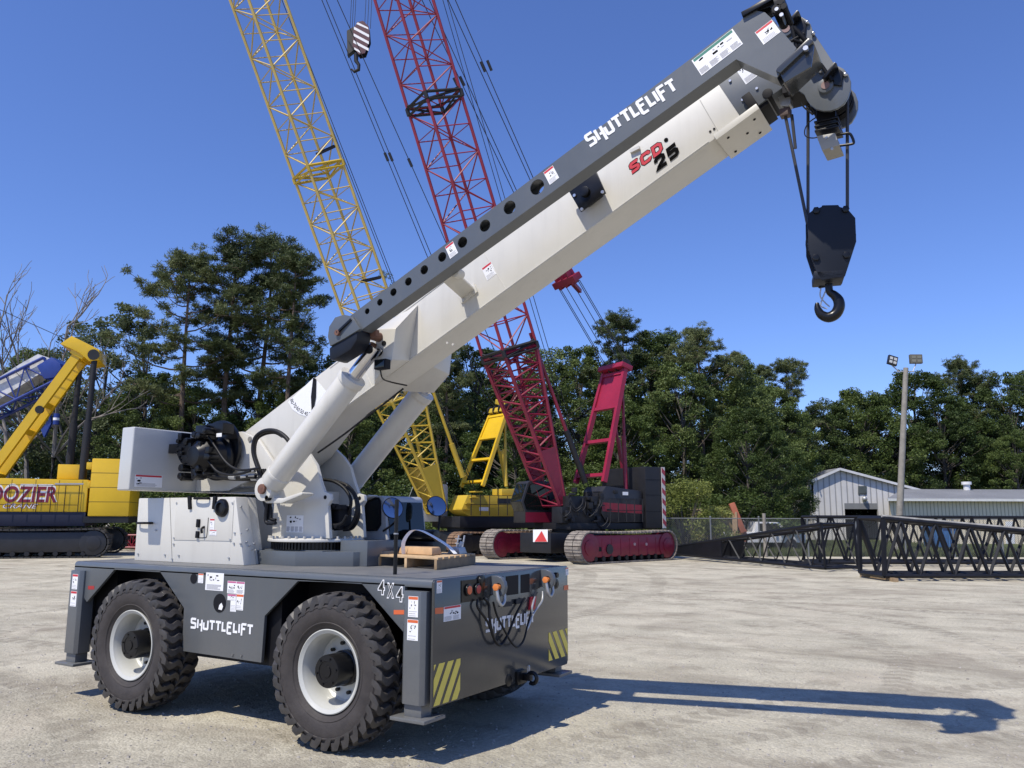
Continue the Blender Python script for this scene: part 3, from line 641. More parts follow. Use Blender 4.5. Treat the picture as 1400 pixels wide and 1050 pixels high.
for yy, zz in ((0.50, 2.12), (0.55, 1.87), (0.52, 1.74), (0.55, 1.70), (0.58, 1.66), (0.62, 1.72), (0.63, 1.65)):
    t = (zz-hz0)/(hz1-hz0); bp_.append((hx1b+(hx1t-hx1b)*t, yy, zz))
bolts(bp_, UX, 0.010, 0.02, galv, house)
# --- slewing ring and turret
TC = Vector((-2.55, 1.22, 0))
zr = H_+0.165
m = MB(); m.lathe([(0.0, zr), (0.46, zr), (0.46, zr+0.085), (0.0, zr+0.085)], TC, UZ, 96)
for k in range(80):
    a = 2*PI*k/80; c, s = math.cos(a), math.sin(a)
    m.bar((TC.x+0.475*c, TC.y+0.475*s, zr+0.005), (TC.x+0.475*c, TC.y+0.475*s, zr+0.08), 0.022, 0.04, up=(c, s, 0))
ring = m.build('slewing_gear', black, crane)
m = MB(); m.lathe([(0.0, zr+0.085), (0.535, zr+0.085), (0.535, zr+0.115), (0.50, zr+0.125), (0.0, zr+0.125)], TC, UZ, 72)
turret_top = zr+0.125
YT0, YT1 = 0.92, 1.47
k_ = lambda px, py: (340+px/4.773, 560+py/4.773)
tp = [(150, 828), (165, 620), (140, 520), (118, 440), (140, 370), (185, 300), (260, 250), (330, 225), (395, 290), (440, 360), (465, 460), (490, 535), (530, 550), (534, 590), (515, 625), (520, 700), (528, 830)]
TP = XZ([k_(*p) for p in tp], YT0)
zmin = min(z for x, z in TP)
TP = [(x, max(z, turret_top)) if z > turret_top+0.06 else (x, turret_top) for x, z in TP]
m.prismY(TP, YT0, YT0+0.05); 
TPf = [(x+0.0, z) for x, z in TP]
m.prismY(TPf, YT1, YT1+0.05)
# cross plates between the cheeks
xs = [x for x, z in TP]; xl, xr = min(xs), max(xs)
m.box(-2.93, -2.89, YT0+0.05, YT1, turret_top, 2.5); m.box(-2.5, -2.46, YT0+0.05, YT1, turret_top, 2.30)
turret = m.build('turret', cream, crane, bevel=0.008)
bolts([(TC.x+0.515*math.cos(2*PI*k/36), TC.y+0.515*math.sin(2*PI*k/36), turret_top-0.012) for k in range(36)], UZ, 0.015, 0.034, cream, turret, 'ring_bolt')
a = atY(*k_(245, 800), YT0); b = atY(*k_(355, 800), YT0); c = atY(*k_(385, 690), YT0)
decal(turret, (a.x, YT0-.001, a.z), UX, (0.16, 0, 1), b.x-a.x, c.z-a.z, head=0, lines=8, cols=4, pics=(0.05, 0.5, 0.95, 0.95), name='load_chart')
for px, py in ((498, 572), (722, 578)): 
    y = YT0 if px < 600 else YT1
    p = atY(*k_(px, py), y-0.004); m = MB(); m.cyl((p.x, y-0.003, p.z), (p.x, y+0.001, p.z), 0.022, 16); m.build('lug_hole', blackm, turret)
# hydraulic swivel block and hoses between the cheeks
m = MB(); c = atY(*k_(575, 700), 1.12)
m.box(c.x-0.10, c.x+0.10, 1.05, 1.25, c.z-0.14, c.z+0.12)
for i in range(9): 
    a = random.uniform(-.14, .12); b = random.uniform(-.15, .16); m.cyl((c.x+a, 0.98, c.z+b), (c.x+a, 1.06, c.z+b), 0.025, 8)
m.box(c.x-0.06, c.x+0.16, 1.0, 1.1, c.z+0.08, c.z+0.13)
m.build('valve_block', blackm, turret, bevel=0.006)
for pts, y in (([(480, 455), (560, 470), (630, 520), (668, 600), (640, 700), (600, 745)], 1.2), ([(560, 465), (650, 500), (705, 580), (718, 690), (680, 770), (620, 785)], 1.25), ([(640, 500), (690, 560), (705, 660), (660, 760), (560, 780)], 1.15), ([(530, 740), (560, 755), (610, 740), (640, 690)], 1.0)):
    m = MB(); m.tube([atY(*k_(*p), y) for p in pts], 0.019, 10); m.build('hydraulic_hose', hosem, turret)
# --- counterweight
CX, CY0, CY1 = -4.33, 0.05, 2.39
m = MB()
pr = XZ([(185, 582), (180, 671)], CY0)
cwz1, cwz0 = 3.03, 2.305
m.hexa([(-4.57, CY0, cwz0), (-4.345, CY0, cwz0), (-4.345, CY1, cwz0), (-4.57, CY1, cwz0)], [(-4.555, CY0, cwz1), (CX, CY0, cwz1), (CX, CY1, cwz1), (-4.555, CY1, cwz1)])
cw = m.build('counterweight', mat_paint('cream_gloss', (0.50, 0.50, 0.48), 0.2, var=0.05, scale=1.0, coat=0.5), crane, bevel=0.018, bseg=3)
decal(cw, (-4.338, 0.11, 2.345), UY, (-0.02, 0, 1), 0.36, 0.14, head=1, lines=5, cols=1, pics=(0.05, 0.1, 0.3, 0.8))
# --- tail frame and pivot
BN, BF = 1.01, 1.43
YTN, YTF = 0.95, 1.49
tail_px = [(247, 590), (331, 590), (352, 600), (384, 648), (372, 668), (356, 661), (345, 656), (331, 661), (312, 671), (246, 671)]
m = MB(); T = XZ(tail_px, YTN)
T[0] = (-4.34, T[1][1]); T[-1] = (-4.34, T[-2][1])
m.prismY(T, YTN, YTN+0.05); m.prismY(T, YTF-0.05, YTF)
m.box(-4.34, -3.55, YTN+0.05, YTF-0.05, T[-1][1]+0.05, T[-1][1]+0.12); m.box(-4.34, -3.6, YTN+0.05, YTF-0.05, T[0][1]-0.06, T[0][1]-0.02)
tail = m.build('tail_frame', cream, crane, bevel=0.008)
b2 = lambda px, py: (150+px/2.916, 420+py/2.916)
c = atY(*b2(506, 537), YTN); m = MB(); m.cyl((c.x, YTN-0.05, c.z), (c.x, YTF+0.05, c.z), 0.058, 20); m.build('pivot_pin', rust, tail, bevel=0.006)
c = atY(*b2(507, 556), YTN); m = MB(); m.cyl((c.x, YTN-0.045, c.z), (c.x, YTN, c.z), 0.02, 12); m.build('keeper_bolt', blackm, tail)
c = atY(*b2(560, 526), YTN); m = MB(); m.cyl((c.x, YTN-0.012, c.z), (c.x, YTN, c.z), 0.03, 16); m.build('grease_plug', mat_paint('grey_plug', (0.25, 0.24, 0.22), 0.5), tail)
# --- winch: black drum flange, motor and hose bundle at the tail
c = atY(*g(640, 265), 0.80)
m = MB(); R = 0.36
m.lathe([(0.0, -0.02), (R, -0.02), (R, 0.03), (0.0, 0.03)], (c.x, 0.86, c.z), UY, 44)
c2 = atY(*g(540, 310), 0.62)
m.lathe([(0.0, -0.22), (0.11, -0.22), (0.15, -0.17), (0.20, -0.12), (0.21, 0.10), (0.25, 0.12), (0.25, 0.18), (0.0, 0.18)], (c2.x+0.10, 0.66, c2.z), UY, 32)
m.box(c2.x-0.26, c2.x-0.02, 0.50, 0.64, c2.z+0.02, c2.z+0.22); m.box(c2.x-0.42, c2.x-0.24, 0.50, 0.60, c2.z+0.05, c2.z+0.16)
m.box(c2.x+0.02, c2.x+0.20, 0.52, 0.70, c2.z+0.20, c2.z+0.36); m.box(c2.x+0.15, c2.x+0.42, 0.58, 0.74, c2.z+0.26, c2.z+0.38)
rr = random.Random(3)
for i in range(22):
    a = rr.uniform(-0.30, 0.34); b = rr.uniform(-0.26, 0.3); rad = rr.uniform(0.015, 0.045); q = rr.uniform(0.04, 0.14)
    m.cyl((c2.x+a, 0.50-q*0.4, c2.z+b), (c2.x+a, 0.62, c2.z+b), rad, 8)
for i in range(10):
    a = rr.uniform(-0.25, 0.3); b = rr.uniform(-0.22, 0.26); m.box(c2.x+a, c2.x+a+rr.uniform(.04, .12), 0.47, 0.6, c2.z+b, c2.z+b+rr.uniform(.03, .09))
winch = m.build('winch', black, crane, bevel=0.005)
def hoseY(pts, y, r, mt=hosem, fn=g, par=winch, name='hydraulic_hose'):
    P = []
    for i, p in enumerate(pts):
        yy = y[i] if isinstance(y, (list, tuple)) else y
        P.append(atY(*fn(p[0], p[1]), yy))
    mb = MB(); mb.tube(P, r, 10); return mb.build(name, mt, par)
hoseY([(405, 285), (430, 340), (500, 390), (600, 430), (700, 440), (800, 445), (860, 440), (905, 440)], 0.6, 0.022)
hoseY([(530, 390), (600, 425), (720, 450), (830, 455), (920, 460)], 0.66, 0.022)
hoseY([(530, 170), (590, 175), (640, 240), (700, 330), (760, 380), (830, 395), (930, 380)], 0.55, 0.014, hosem)
hoseY([(520, 250), (560, 280), (600, 340), (650, 400), (720, 425), (800, 420), (870, 400)], 0.52, 0.014)
for pp, y, r in ((((520, 252), (540, 265), (575, 300)), 0.51, 0.021), (((735, 440), (775, 442)), 0.58, 0.026), (((815, 440), (850, 436)), 0.6, 0.026), (((865, 432), (905, 428)), 0.6, 0.026), (((868, 405), (900, 400)), 0.61, 0.02), (((880, 452), (918, 452)), 0.63, 0.024)):
    m = MB(); m.tube([atY(*g(*p), y) for p in pp], r, 8); m.build('hose_fitting', galv, winch)
dY(650, 155, 34, 24, 0.575, winch, g, head=0, lines=2, pic=False)
hoseY([(945, 490), (925, 400), (890, 280), (900, 190), (950, 145), (1010, 135), (1060, 150), (1100, 180), (1120, 205)], 0.60, 0.024)
hoseY([(955, 490), (935, 400), (900, 290), (910, 200), (960, 160), (1030, 150), (1080, 175)], 0.64, 0.018)
for dx in (0, 14, 28): hoseY([(935+dx, 390), (960+dx, 480), (950+dx, 560), (975+dx, 650), (975+dx, 720)], 0.66, 0.018)
hoseY([(980, 600), (970, 700), (975, 735), (1000, 742), (1035, 740)], 0.62, 0.02); hoseY([(1000, 600), (995, 690), (1005, 715), (1035, 720)], 0.66, 0.018)
# --- lift cylinders, near and far
CYN, CYF = 0.62, 1.82
ca = atY(*k_(125, 520), CYN); cb = atY(*b2(965, 285), CYN); cc = atY(*b2(1040, 160), CYN)
cyl_near = None
for y in (CYN, CYF):
    A = Vector((ca.x, y, ca.z)); B = Vector((cb.x, y, cb.z)); d = (B-A).normalized(); B0 = A+d*0.10; B1 = B
    Cc = B+d*((Vector((cc.x, y, cc.z))-B).length)
    m = MB(); m.cyl(B0, B1-d*0.05, 0.135, 36); m.cyl(B1-d*0.05, B1+d*0.03, 0.148, 36); m.cyl(B0+d*.10, B0+d*0.14, 0.14, 36); m.cyl(B0-d*.02, B0+d*.03, 0.12, 36)
    m.cyl(A+Vector((0, -0.07, 0)), A+Vector((0, 0.07, 0)), 0.13, 24); 
    m.bar(B1-d*0.65+Vector((0, -0.0, 0.17)), B1-d*0.52+Vector((0, 0, 0.17)), 0.06, 0.04)
    cy = m.build('lift_cylinder', cream, crane, bevel=0.004)
    m = MB(); m.cyl(B1, Cc+d*0.05, 0.075, 28); m.build('piston_rod', chrome, cy)
    m = MB(); m.cyl(A+Vector((0, -0.1, 0)), A+Vector((0, 0.1, 0)), 0.055, 18); m.build('cylinder_pin', rust, cy, bevel=0.005)
    m = MB(); m.cyl(Cc+Vector((0, -0.10, 0.0)), Cc+Vector((0, 0.12, 0)), 0.05, 18); m.build('cylinder_pin', blackm, cy, bevel=0.005)
    s = -1 if y < 1.2 else 1
    # trunnion lug and swept gusset on the turret cheek
    G = XZ([k_(*p) for p in ((80, 520), (100, 490), (150, 495), (175, 575), (230, 578), (345, 540), (360, 545), (352, 558), (220, 612), (120, 612), (80, 570))], CYN)
    m = MB(); m.prismY(G, y+(-0.02 if s < 0 else -0.14), y+(0.16 if s < 0 else 0.02)); m.build('cylinder_bracket', cream, turret, bevel=0.012)
    m = MB(); q = atY(*k_(125, 577), y-0.05); m.cyl((q.x, y-0.07, q.z), (q.x, y+0.02, q.z), 0.028, 12); m.build('bracket_bolt', blackm, turret)
# --- boom
top_px = [(331, 590), (430, 517), (581, 401), (800, 240), (975, 112)]
bot_px = [(1013, 157.5), (978, 189), (798, 321), (641, 431), (559.5, 494), (515, 527), (470, 560), (420, 620), (384, 648)]
Tt = XZ(top_px, BN); Bb = XZ(bot_px, BN)
# straighten: one line along the top, one along the bottom
def onl(a, b, x): return a[1]+(b[1]-a[1])*(x-a[0])/(b[0]-a[0])
BA = math.atan2(Bb[1][1]-Bb[4][1], Bb[1][0]-Bb[4][0]); UD = Vector((math.cos(BA), 0, math.sin(BA))); VD = Vector((-math.sin(BA), 0, math.cos(BA)))
O = Vector((Bb[4][0], 0, Bb[4][1]))
def uv(p): p = Vector((p[0], 0, p[1]))-O; return p.dot(UD), p.dot(VD)
def xz(u, v): p = O+UD*u+VD*v; return (p.x, p.z)
# boom box in its own frame: u along, v up across
BH = 0.555
def uvpx(px, py, y): p = atY(px, py, y); return uv((p.x, p.z))
def boxUV(m, u0, u1, v0, v1, y0, y1): m.prismY([xz(u0, v0), xz(u1, v0), xz(u1, v1), xz(u0, v1)], y0, y1)
prof = [(-2.537, 0.55), (-1.25, BH), (0.5, BH), (4.03, 0.52), (4.03, 0.0), (-1.02, 0.0), (-1.35, -0.07), (-1.72, -0.19), (-2.15, -0.22)]
m = MB(); m.prismY([xz(*p) for p in prof], BN, BF)
boom = m.build('boom', cream, crane, bevel=0.012)
UP = VD
for v_, y_ in ((0.012, BN-.001), (0.535, BN-.001)):
    a, b = xz(-1.0, v_), xz(3.7, v_*(.96 if v_ > .1 else 1)); m = MB(); m.cyl((a[0], y_, a[1]), (b[0], y_, b[1]), .005, 6); m.build('weld_bead', cream, boom)
for u_ in (-0.55, 1.35):
    a, b = xz(u_, 0.015), xz(u_-.05, .53); m = MB(); m.cyl((a[0], BN-.0005, a[1]), (b[0], BN-.0005, b[1]), .0035, 6); m.build('weld_bead', cream, boom)
# doubler plate seam and access bits on the boom side
m = MB(); a = atY(957, 137, BN); b = atY(982, 180, BN); m.bar(a+Vector((0, -.0005, 0)), b+Vector((0, -.0005, 0)), 0.006, 0.004, up=(0, 1, 0)); m.build('panel_seam', mat_paint('seam_cream', (0.4, 0.39, 0.35), 0.5), boom)  # seam line drawn in a darker cream
z_ = lambda px, py: (440+px/3.18, 200+py/3.18)
# cylinder ear: wedge gusset out from the boom side (near and far)
for y0, s in ((BN, -1), (BF, 1)):
    yo = y0+s*0.30
    inn = XZ([(505, 452), (572, 416), (560, 493), (512, 528)], BN); outq = XZ([(512, 450), (541, 449), (536, 492), (513, 520)], BN-0.30)
    m = MB(); A = [(x, y0, z) for x, z in inn]; B = [(x, yo, z) for x, z in outq]
    if s > 0: A = A[::-1]; B = B[::-1]
    m.hexa(A, B); m.build('cylinder_ear', cream, boom, bevel=0.01)
c = atY(525, 469.5, BN-0.302); bolts([(c.x, BN-0.301, c.z)], (0, -1, 0), 0.028, 0.006, blackm, boom, 'grease_plug', 14)
c = atY(512, 458, 0.6); m = MB(); m.cyl((c.x-.03, 0.5, c.z), (c.x-.03, 0.74, c.z), 0.05, 16); m.box(c.x-.02, c.x+.1, 0.5, 0.56, c.z-.04, c.z+.03); m.build('ear_pin', rust, boom, bevel=0.005)
c = atY(521, 498, 0.62); m = MB(); m.box(c.x-.075, c.x+.075, 0.60, 0.68, c.z-.05, c.z+.05); m.m(1).box(c.x-.06, c.x+.06, 0.595, 0.599, c.z-.04, c.z+.04); m.build('work_light', [blackm, glass], boom, bevel=0.006)
m = MB(); m.tube([atY(*z_(255, 975), .62), atY(*z_(265, 1010), .7), atY(*z_(300, 1025), .95), atY(*z_(370, 1040), 1.0)], 0.008, 6); m.build('light_cable', hosem, boom)
m = MB(); m.tube([atY(*b2(*p), 1.05) for p in ((1170, 325), (1100, 380), (1020, 440), (930, 510), (830, 580))], 0.011, 6); m.build('boom_cable', hosem, boom)
# slanted bracket that carries the jib
pA_ = atY(*z_(552, 562), 0.50); pB_ = atY(*z_(637, 640), BN)
m = MB(); dv = UD*0.085; t_ = VD*0.02
m.hexa([pA_-dv-t_, pA_+dv-t_, pB_+dv-t_, pB_-dv-t_], [pA_-dv+t_, pA_+dv+t_, pB_+dv+t_, pB_-dv+t_]); m.bar(pB_-VD*.06+Vector((0, -.012, 0)), pB_+VD*.05+Vector((0, -.012, 0)), 0.22, 0.022, up=(0, 1, 0)); br = m.build('jib_bracket', cream, boom, bevel=0.006)
c = atY(*z_(587, 552), 0.55); m = MB(); m.cyl((c.x, 0.51, c.z), (c.x, 0.62, c.z), 0.05, 16); m.build('bracket_roller', cream, br, bevel=0.005)
bolts([pB_+UD*a-VD*.045+Vector((0, -.024, 0)) for a in (-.06, .06)], (0, -1, 0), 0.014, 0.012, cream, br)
# black stow bracket
q = XZ([z_(*p) for p in ((1075, 192), (1195, 108), (1238, 205), (1130, 288))], BN-0.10)
m = MB(); m.prismY(q, BN-0.13, BN-0.10); m.prismY([(x*0.6+0.4*sum(a for a, b in q)/4, z*0.6+0.4*sum(b for a, b in q)/4) for x, z in q], BN-0.11, BN+0.001)
sb = m.build('stow_bracket', black, boom, bevel=0.006)
c0 = atY(*z_(1145, 200), BN-0.13); m = MB(); m.cyl((c0.x, BN-0.16, c0.z), (c0.x, BN-0.12, c0.z), 0.05, 18); m.build('stow_pin', black, sb, bevel=0.004)
bolts([Vector((p.x, BN-0.131, p.z)) for p in (atY(*z_(*k), BN-0.13) for k in ((1132, 275), (1222, 200), (1100, 215)))], (0, -1, 0), 0.016, 0.014, steel, sb)
bolts([Vector((p.x, BN-0.0005, p.z)) for p in (atY(*z_(*k), BN) for k in ((547, 855), (572, 862)))], (0, -1, 0), 0.013, 0.012, cream, boom)
h_ = lambda px, py: (780+px/3.333, py/3.333)
bolts([Vector((p.x, BN-0.0005, p.z)) for p in (atY(*h_(*k), BN) for k in ((637, 600), (655, 588)))], (0, -1, 0), 0.011, 0.006, blackm, boom)
c = atY(*h_(436, 638), BN); bolts([(c.x, BN-0.0005, c.z)], (0, -1, 0), 0.020, 0.005, blackv, boom, 'access_plug', 16)
a = atY(*h_(275, 695), BN); m = MB(); m.bar(a+Vector((0, -.015, 0)), atY(*h_(318, 675), BN)+Vector((0, -.015, 0)), 0.03, 0.03, up=(0, 1, 0)); m.build('stop_lug', cream, boom)
# wear pad housing at the mouth of the boom
m = MB(); ua = uvpx(978, 189, BN)[0]; boxUV(m, ua, ua+0.43, -0.03, 0.03, BN-0.02, BF+0.02)
pad = m.build('wear_pad_housing', cream, boom, bevel=0.006)
n_ = -UP
bolts([Vector((xz(ua+a, -0.0305)[0], y, xz(ua+a, -0.0305)[1])) for a, y in ((0.09, BN+0.07), (0.07, BF-.06), (0.35, BN+.08), (0.33, BF-.08), (0.24, (BN+BF)/2))], tuple(n_), 0.013, 0.006, blackm, pad)
m = MB(); boxUV(m, ua+0.42, ua+0.52, 0.0, 0.10, BN+0.05, BF-0.03); p = xz(ua+0.55, 0.07); m.cyl((p[0], BN+0.02, p[1]), (p[0], BF-0.02, p[1]), 0.045, 14); boxUV(m, ua+0.36, ua+0.44, 0.03, 0.17, BN-0.02, BN+0.03)
m.build('pad_adjuster', blackm, pad, bevel=0.005)
# telescoping sections
m = MB(); boxUV(m, 3.0, 4.62, 0.03, 0.49, BN+0.03, BF-0.03); inner = m.build('inner_boom', slate, crane, bevel=0.008)
m = MB(); boxUV(m, 4.0, 4.85, 0.06, 0.42, BN+0.06, BF-0.06); fly = m.build('fly_section', blackm, crane, bevel=0.008)
bolts([Vector((p.x, BN+0.0295, p.z)) for p in (atY(*h_(*k), BN+.03) for k in ((728, 370), (785, 457), (850, 405)))], (0, -1, 0), 0.012, 0.014, steel, inner)
def sticker_uv(par, px, py, y, w, h, **k):   # aligned with the boom; px,py = upper-left corner
    p = atY(px, py, y); o = p-VD*h; return decal(par, (o.x, y, o.z), UD, VD, w, h, **k)
sticker_uv(inner, 1007, 97, BN+0.029, 0.15, 0.17, head=0, lines=6, pics=(0.1, .6, .9, .95))
sticker_uv(boom, 658.5, 367, BN-0.001, 0.125, 0.155, head=1)
# red and black model lettering
yb = BN-0.0015
def line_px(a, b, y): return atY(*a, y), atY(*b, y)
def boom_text(s, a, b, h, mt, y, bold=0.0, shear=0.0, dz=0.0):
    A, B = line_px(a, b, y); u = (B-A).normalized(); v = Vector((-u.z, 0, u.x)); w = (B-A).length
    return text_on('model_lettering', s, (A+B)/2+v*h/2, u, v, w, h, mt, boom, bold=bold, shear=shear, thick=0.002)
def block(word, p0, p1, h, mt, sw, e):
    A, B = atY(*p0, yb-e), atY(*p1, yb-e); u = (B-A).normalized(); v = Vector((-u.z, 0, u.x))+u*0.22
    return logo_on('model_lettering', word, A, B, v, h, mt, boom, sw=sw, thick=0.0012, font=BLOCK)
block('SCD', (863, 239), (907.5, 206), 0.108, blackv, 0.38, 0.0); block('SCD', (863, 239), (907.5, 206), 0.108, redv, 0.26, 0.002)
block('25', (898.5, 235), (930, 210), 0.130, blackv, 0.28, 0.004)
# angle indicator
q = [(815, 280), (712, 378), (730, 408), (757, 427), (785, 436), (812, 437), (840, 428), (856, 415), (874, 348)]
m = MB(); m.prismY(XZ([b2(*p) for p in q], BN), BN-0.004, BN-0.0005); dial = m.build('angle_dial', white, boom, sharp=20)
m = MB(); m.prismY(XZ([(427.5, 516), (424.5, 542), (425.3, 561), (427.5, 561), (431, 543), (431.5, 518)], BN-.02), BN-0.014, BN-0.010); m.cyl(atY(*b2(815, 290), BN-.02), atY(*b2(815, 290), BN), 0.012, 10); m.build('dial_needle', blackm, dial)
for s_, x, y_ in (('80', 727, 375), ('70', 738, 391), ('60', 751, 405), ('50', 766, 416), ('40', 783, 424), ('30', 801, 426), ('20', 820, 422), ('10', 838, 414)):
    c = atY(*b2(x, y_), BN-0.0045); r0 = atY(*b2(808, 330), BN-0.0045); v = (r0-c).normalized(); u = Vector((v.z, 0, -v.x))
    text_on('dial_number', s_, c, u, v, 0.058, 0.046, blackv, dial, bold=0.0, thick=0.0015)
# --- swing-away jib on the near side
YJ0, YJ1 = 0.34, 0.50
jt = XZ([(478, 432.5), (1013, 28.3)], YJ0); jb = XZ([(493.5, 451.6), (1006.5, 81)], YJ0)
e0 = uv(jt[0]); e1 = uv(jt[1]); f0 = uv(jb[0]); f1 = uv(jb[1])
print('JIB', e0, e1, f0, f1)
hp = [(197, 717, 13), (252, 678, 15), (311, 634, 17), (376, 588, 18), (445, 537, 20), (523, 481, 21), (611, 417, 24), (709, 345, 26), (816, 266, 29), (936, 177, 33)]
holes = []
for x, y, r in hp:
    a = uvpx(*z_(x, y), YJ0); b = uvpx(*z_(x, y-r), YJ0); holes.append((a[0], a[1], math.hypot(a[0]-b[0], a[1]-b[1])))
plate_px = [(1013, 28), (1021, 17), (1031, 14), (1046, 17), (1060, 30), (1070, 44), (1089, 66), (1062, 106), (1006.5, 81)]
head_uv = [uvpx(x, y, YJ0) for x, y in plate_px]
outer = [f0]+[f1]+head_uv[::-1][1:]+[e1, e0]
out2 = [f0, f1]+[p for p in head_uv[::-1][1:-1]]+[e1, e0]
B_UV = Matrix(((UD.x, VD.x, 0, O.x), (0, 0, -1, 0), (UD.z, VD.z, 0, O.z), (0, 0, 0, 1)))
m = MB()
for y in (YJ0+0.006, YJ1-0.006):
    me = holed_plate(out2, holes, 0.012); T_ = Matrix.Translation((0, y, 0)) @ B_UV; add_mesh(m, me, T_)
boxl = lambda a, b, t: m.hexa([Vector((*([xz(*a)[0]]), YJ0+0.012, xz(*a)[1])), Vector((xz(*b)[0], YJ0+0.012, xz(*b)[1])), Vector((xz(*b)[0], YJ1-0.012, xz(*b)[1])), Vector((xz(*a)[0], YJ1-0.012, xz(*a)[1]))],
    [Vector((xz(a[0], a[1]+t)[0], YJ0+0.012, xz(a[0], a[1]+t)[1])), Vector((xz(b[0], b[1]+t)[0], YJ0+0.012, xz(b[0], b[1]+t)[1])), Vector((xz(b[0], b[1]+t)[0], YJ1-0.012, xz(b[0], b[1]+t)[1])), Vector((xz(a[0], a[1]+t)[0], YJ1-0.012, xz(a[0], a[1]+t)[1]))])
boxl(e0, e1, -0.012); boxl(f0, f1, 0.012)
hu_ = dict(zip(range(9), head_uv)); boxl(head_uv[8], head_uv[7], 0.012)
jib = m.build('swing_away_jib', slate, crane, fixn=False, sharp=30)
# jib root: rounded cheek and black cover
q = XZ([z_(*p) for p in ((170, 795), (130, 740), (100, 733), (62, 745), (36, 785), (30, 830), (40, 870), (100, 838))], YJ0-0.03)
m = MB(); m.prismY(q, YJ0-0.045, YJ0-0.003); m.prismY(q, YJ1+0.003, YJ1+0.035); rc = m.build('jib_root_cheek', slate, jib, bevel=0.005)
q = XZ([z_(*p) for p in ((165, 800), (40, 878), (42, 930), (60, 932), (135, 885), (160, 845))], YJ0); m = MB(); m.prismY(q, YJ0-0.03, YJ1+0.02); m.build('jib_root_cover', navyb, jib, bevel=0.02)
c = atY(*z_(72, 812), YJ0-0.045); bolts([(c.x, YJ0-0.044, c.z)], (0, -1, 0), 0.03, 0.03, rust, rc, 'root_pin', 12)
m = MB(); m.bar(c+Vector((0, -.02, 0)), atY(*z_(128, 752), YJ0-.05), 0.02, 0.02); m.build('root_lever', black, rc)
A, B = atY(806.5, 200, YJ0-0.001), atY(928, 120.5, YJ0-0.001)
logo_on('jib_lettering', 'SHUTTLELIFT', A, B, VD, 0.112, white, jib, sw=0.24)
sticker_uv(jib, 743, 236, YJ0-0.001, 0.105, 0.145, head=1); sticker_uv(jib, 608.5, 338, YJ0-0.001, 0.10, 0.14, head=1)
sticker_uv(jib, 1032, 44.5, YJ0-0.001, 0.15, 0.14, head=1)
sticker_uv(jib, 945.5, 83, YJ0-0.001, 0.385, 0.175, head=5, lines=7, cols=4, pics=(0.05, .5, .9, .8))
for s_, u_ in (('INSTALLATION ', 0), ): 
    p = atY(973, 66, YJ0-0.004)
# jib head: black top flange, forks and bracket to the boom head
w_ = lambda px, py: (980+px/4.567, py/4.567)
q = XZ([w_(*p) for p in ((155, 78), (175, 95), (340, 5), (430, -10), (440, 40), (405, 80), (395, 160), (340, 30), (170, 110), (160, 108))], YJ0)
m = MB(); m.prismY(XZ([w_(*p) for p in ((152, 82), (345, -40), (420, -20), (435, 45), (405, 110), (330, 45), (170, 108))], YJ0+.02), YJ0+0.014, YJ1-0.014); 
m.prismY(XZ([w_(*p) for p in ((152, 78), (160, 105), (350, 0), (345, -22))], YJ0-.02), YJ0-0.03, YJ1+0.03)
m.build('jib_head_frame', black, jib, bevel=0.005)
m = MB(); rr = random.Random(5)
for (x, y, r) in ((375, 60, 24), (395, 20, 18), (420, 45, 16)):
    c = atY(*w_(x, y), YJ0-.03); m.cyl((c.x, YJ0-0.05, c.z), (c.x, YJ1+.05, c.z), r*0.0015, 12)
m.build('jib_sheave', blackm, jib)
bolts([Vector((c.x, YJ0-0.05, c.z)) for c in (atY(*w_(*p), YJ0-.05) for p in ((375, 60), (405, 95)))], (0, -1, 0), 0.016, 0.012, steel, jib)
m = MB(); m.prismY(XZ([w_(*p) for p in ((372, 445), (585, 248), (608, 285), (600, 350), (590, 420), (425, 520), (400, 470))], YJ0+.02), YJ0+0.01, YJ0+0.03)
m.prismY(XZ([w_(*p) for p in ((372, 450), (380, 432), (575, 245), (605, 262), (585, 285), (400, 462))], YJ0), YJ0-0.02, YJ1+0.24)
m.prismY(XZ([w_(*p) for p in ((400, 470), (590, 300), (600, 420), (430, 520))], YJ1+.1), YJ1+0.21, YJ1+0.23)
m.build('jib_mount_bracket', slate_plate, jib, bevel=0.004)
for (x0, y0, x1, y1, r) in ((565, 375, 640, 390, .025), (575, 400, 650, 410, .02), (480, 250, 540, 270, .012), (500, 190, 560, 260, .02), (460, 260, 545, 210, .014), (600, 330, 640, 400, .018), (640, 390, 720, 505, .016), (470, 165, 500, 300, .018), (480, 170, 545, 245, .018)):
    m = MB(); m.cyl(atY(*w_(x0, y0), 0.93), atY(*w_(x1, y1), 0.96), r, 10); m.build('head_linkage', blackm, crane)
bolts([Vector((c.x, YJ0-.02, c.z)) for c in (atY(*w_(*p), YJ0) for p in ((562, 318), ))], (0, -1, 0), 0.02, 0.03, steel, jib)
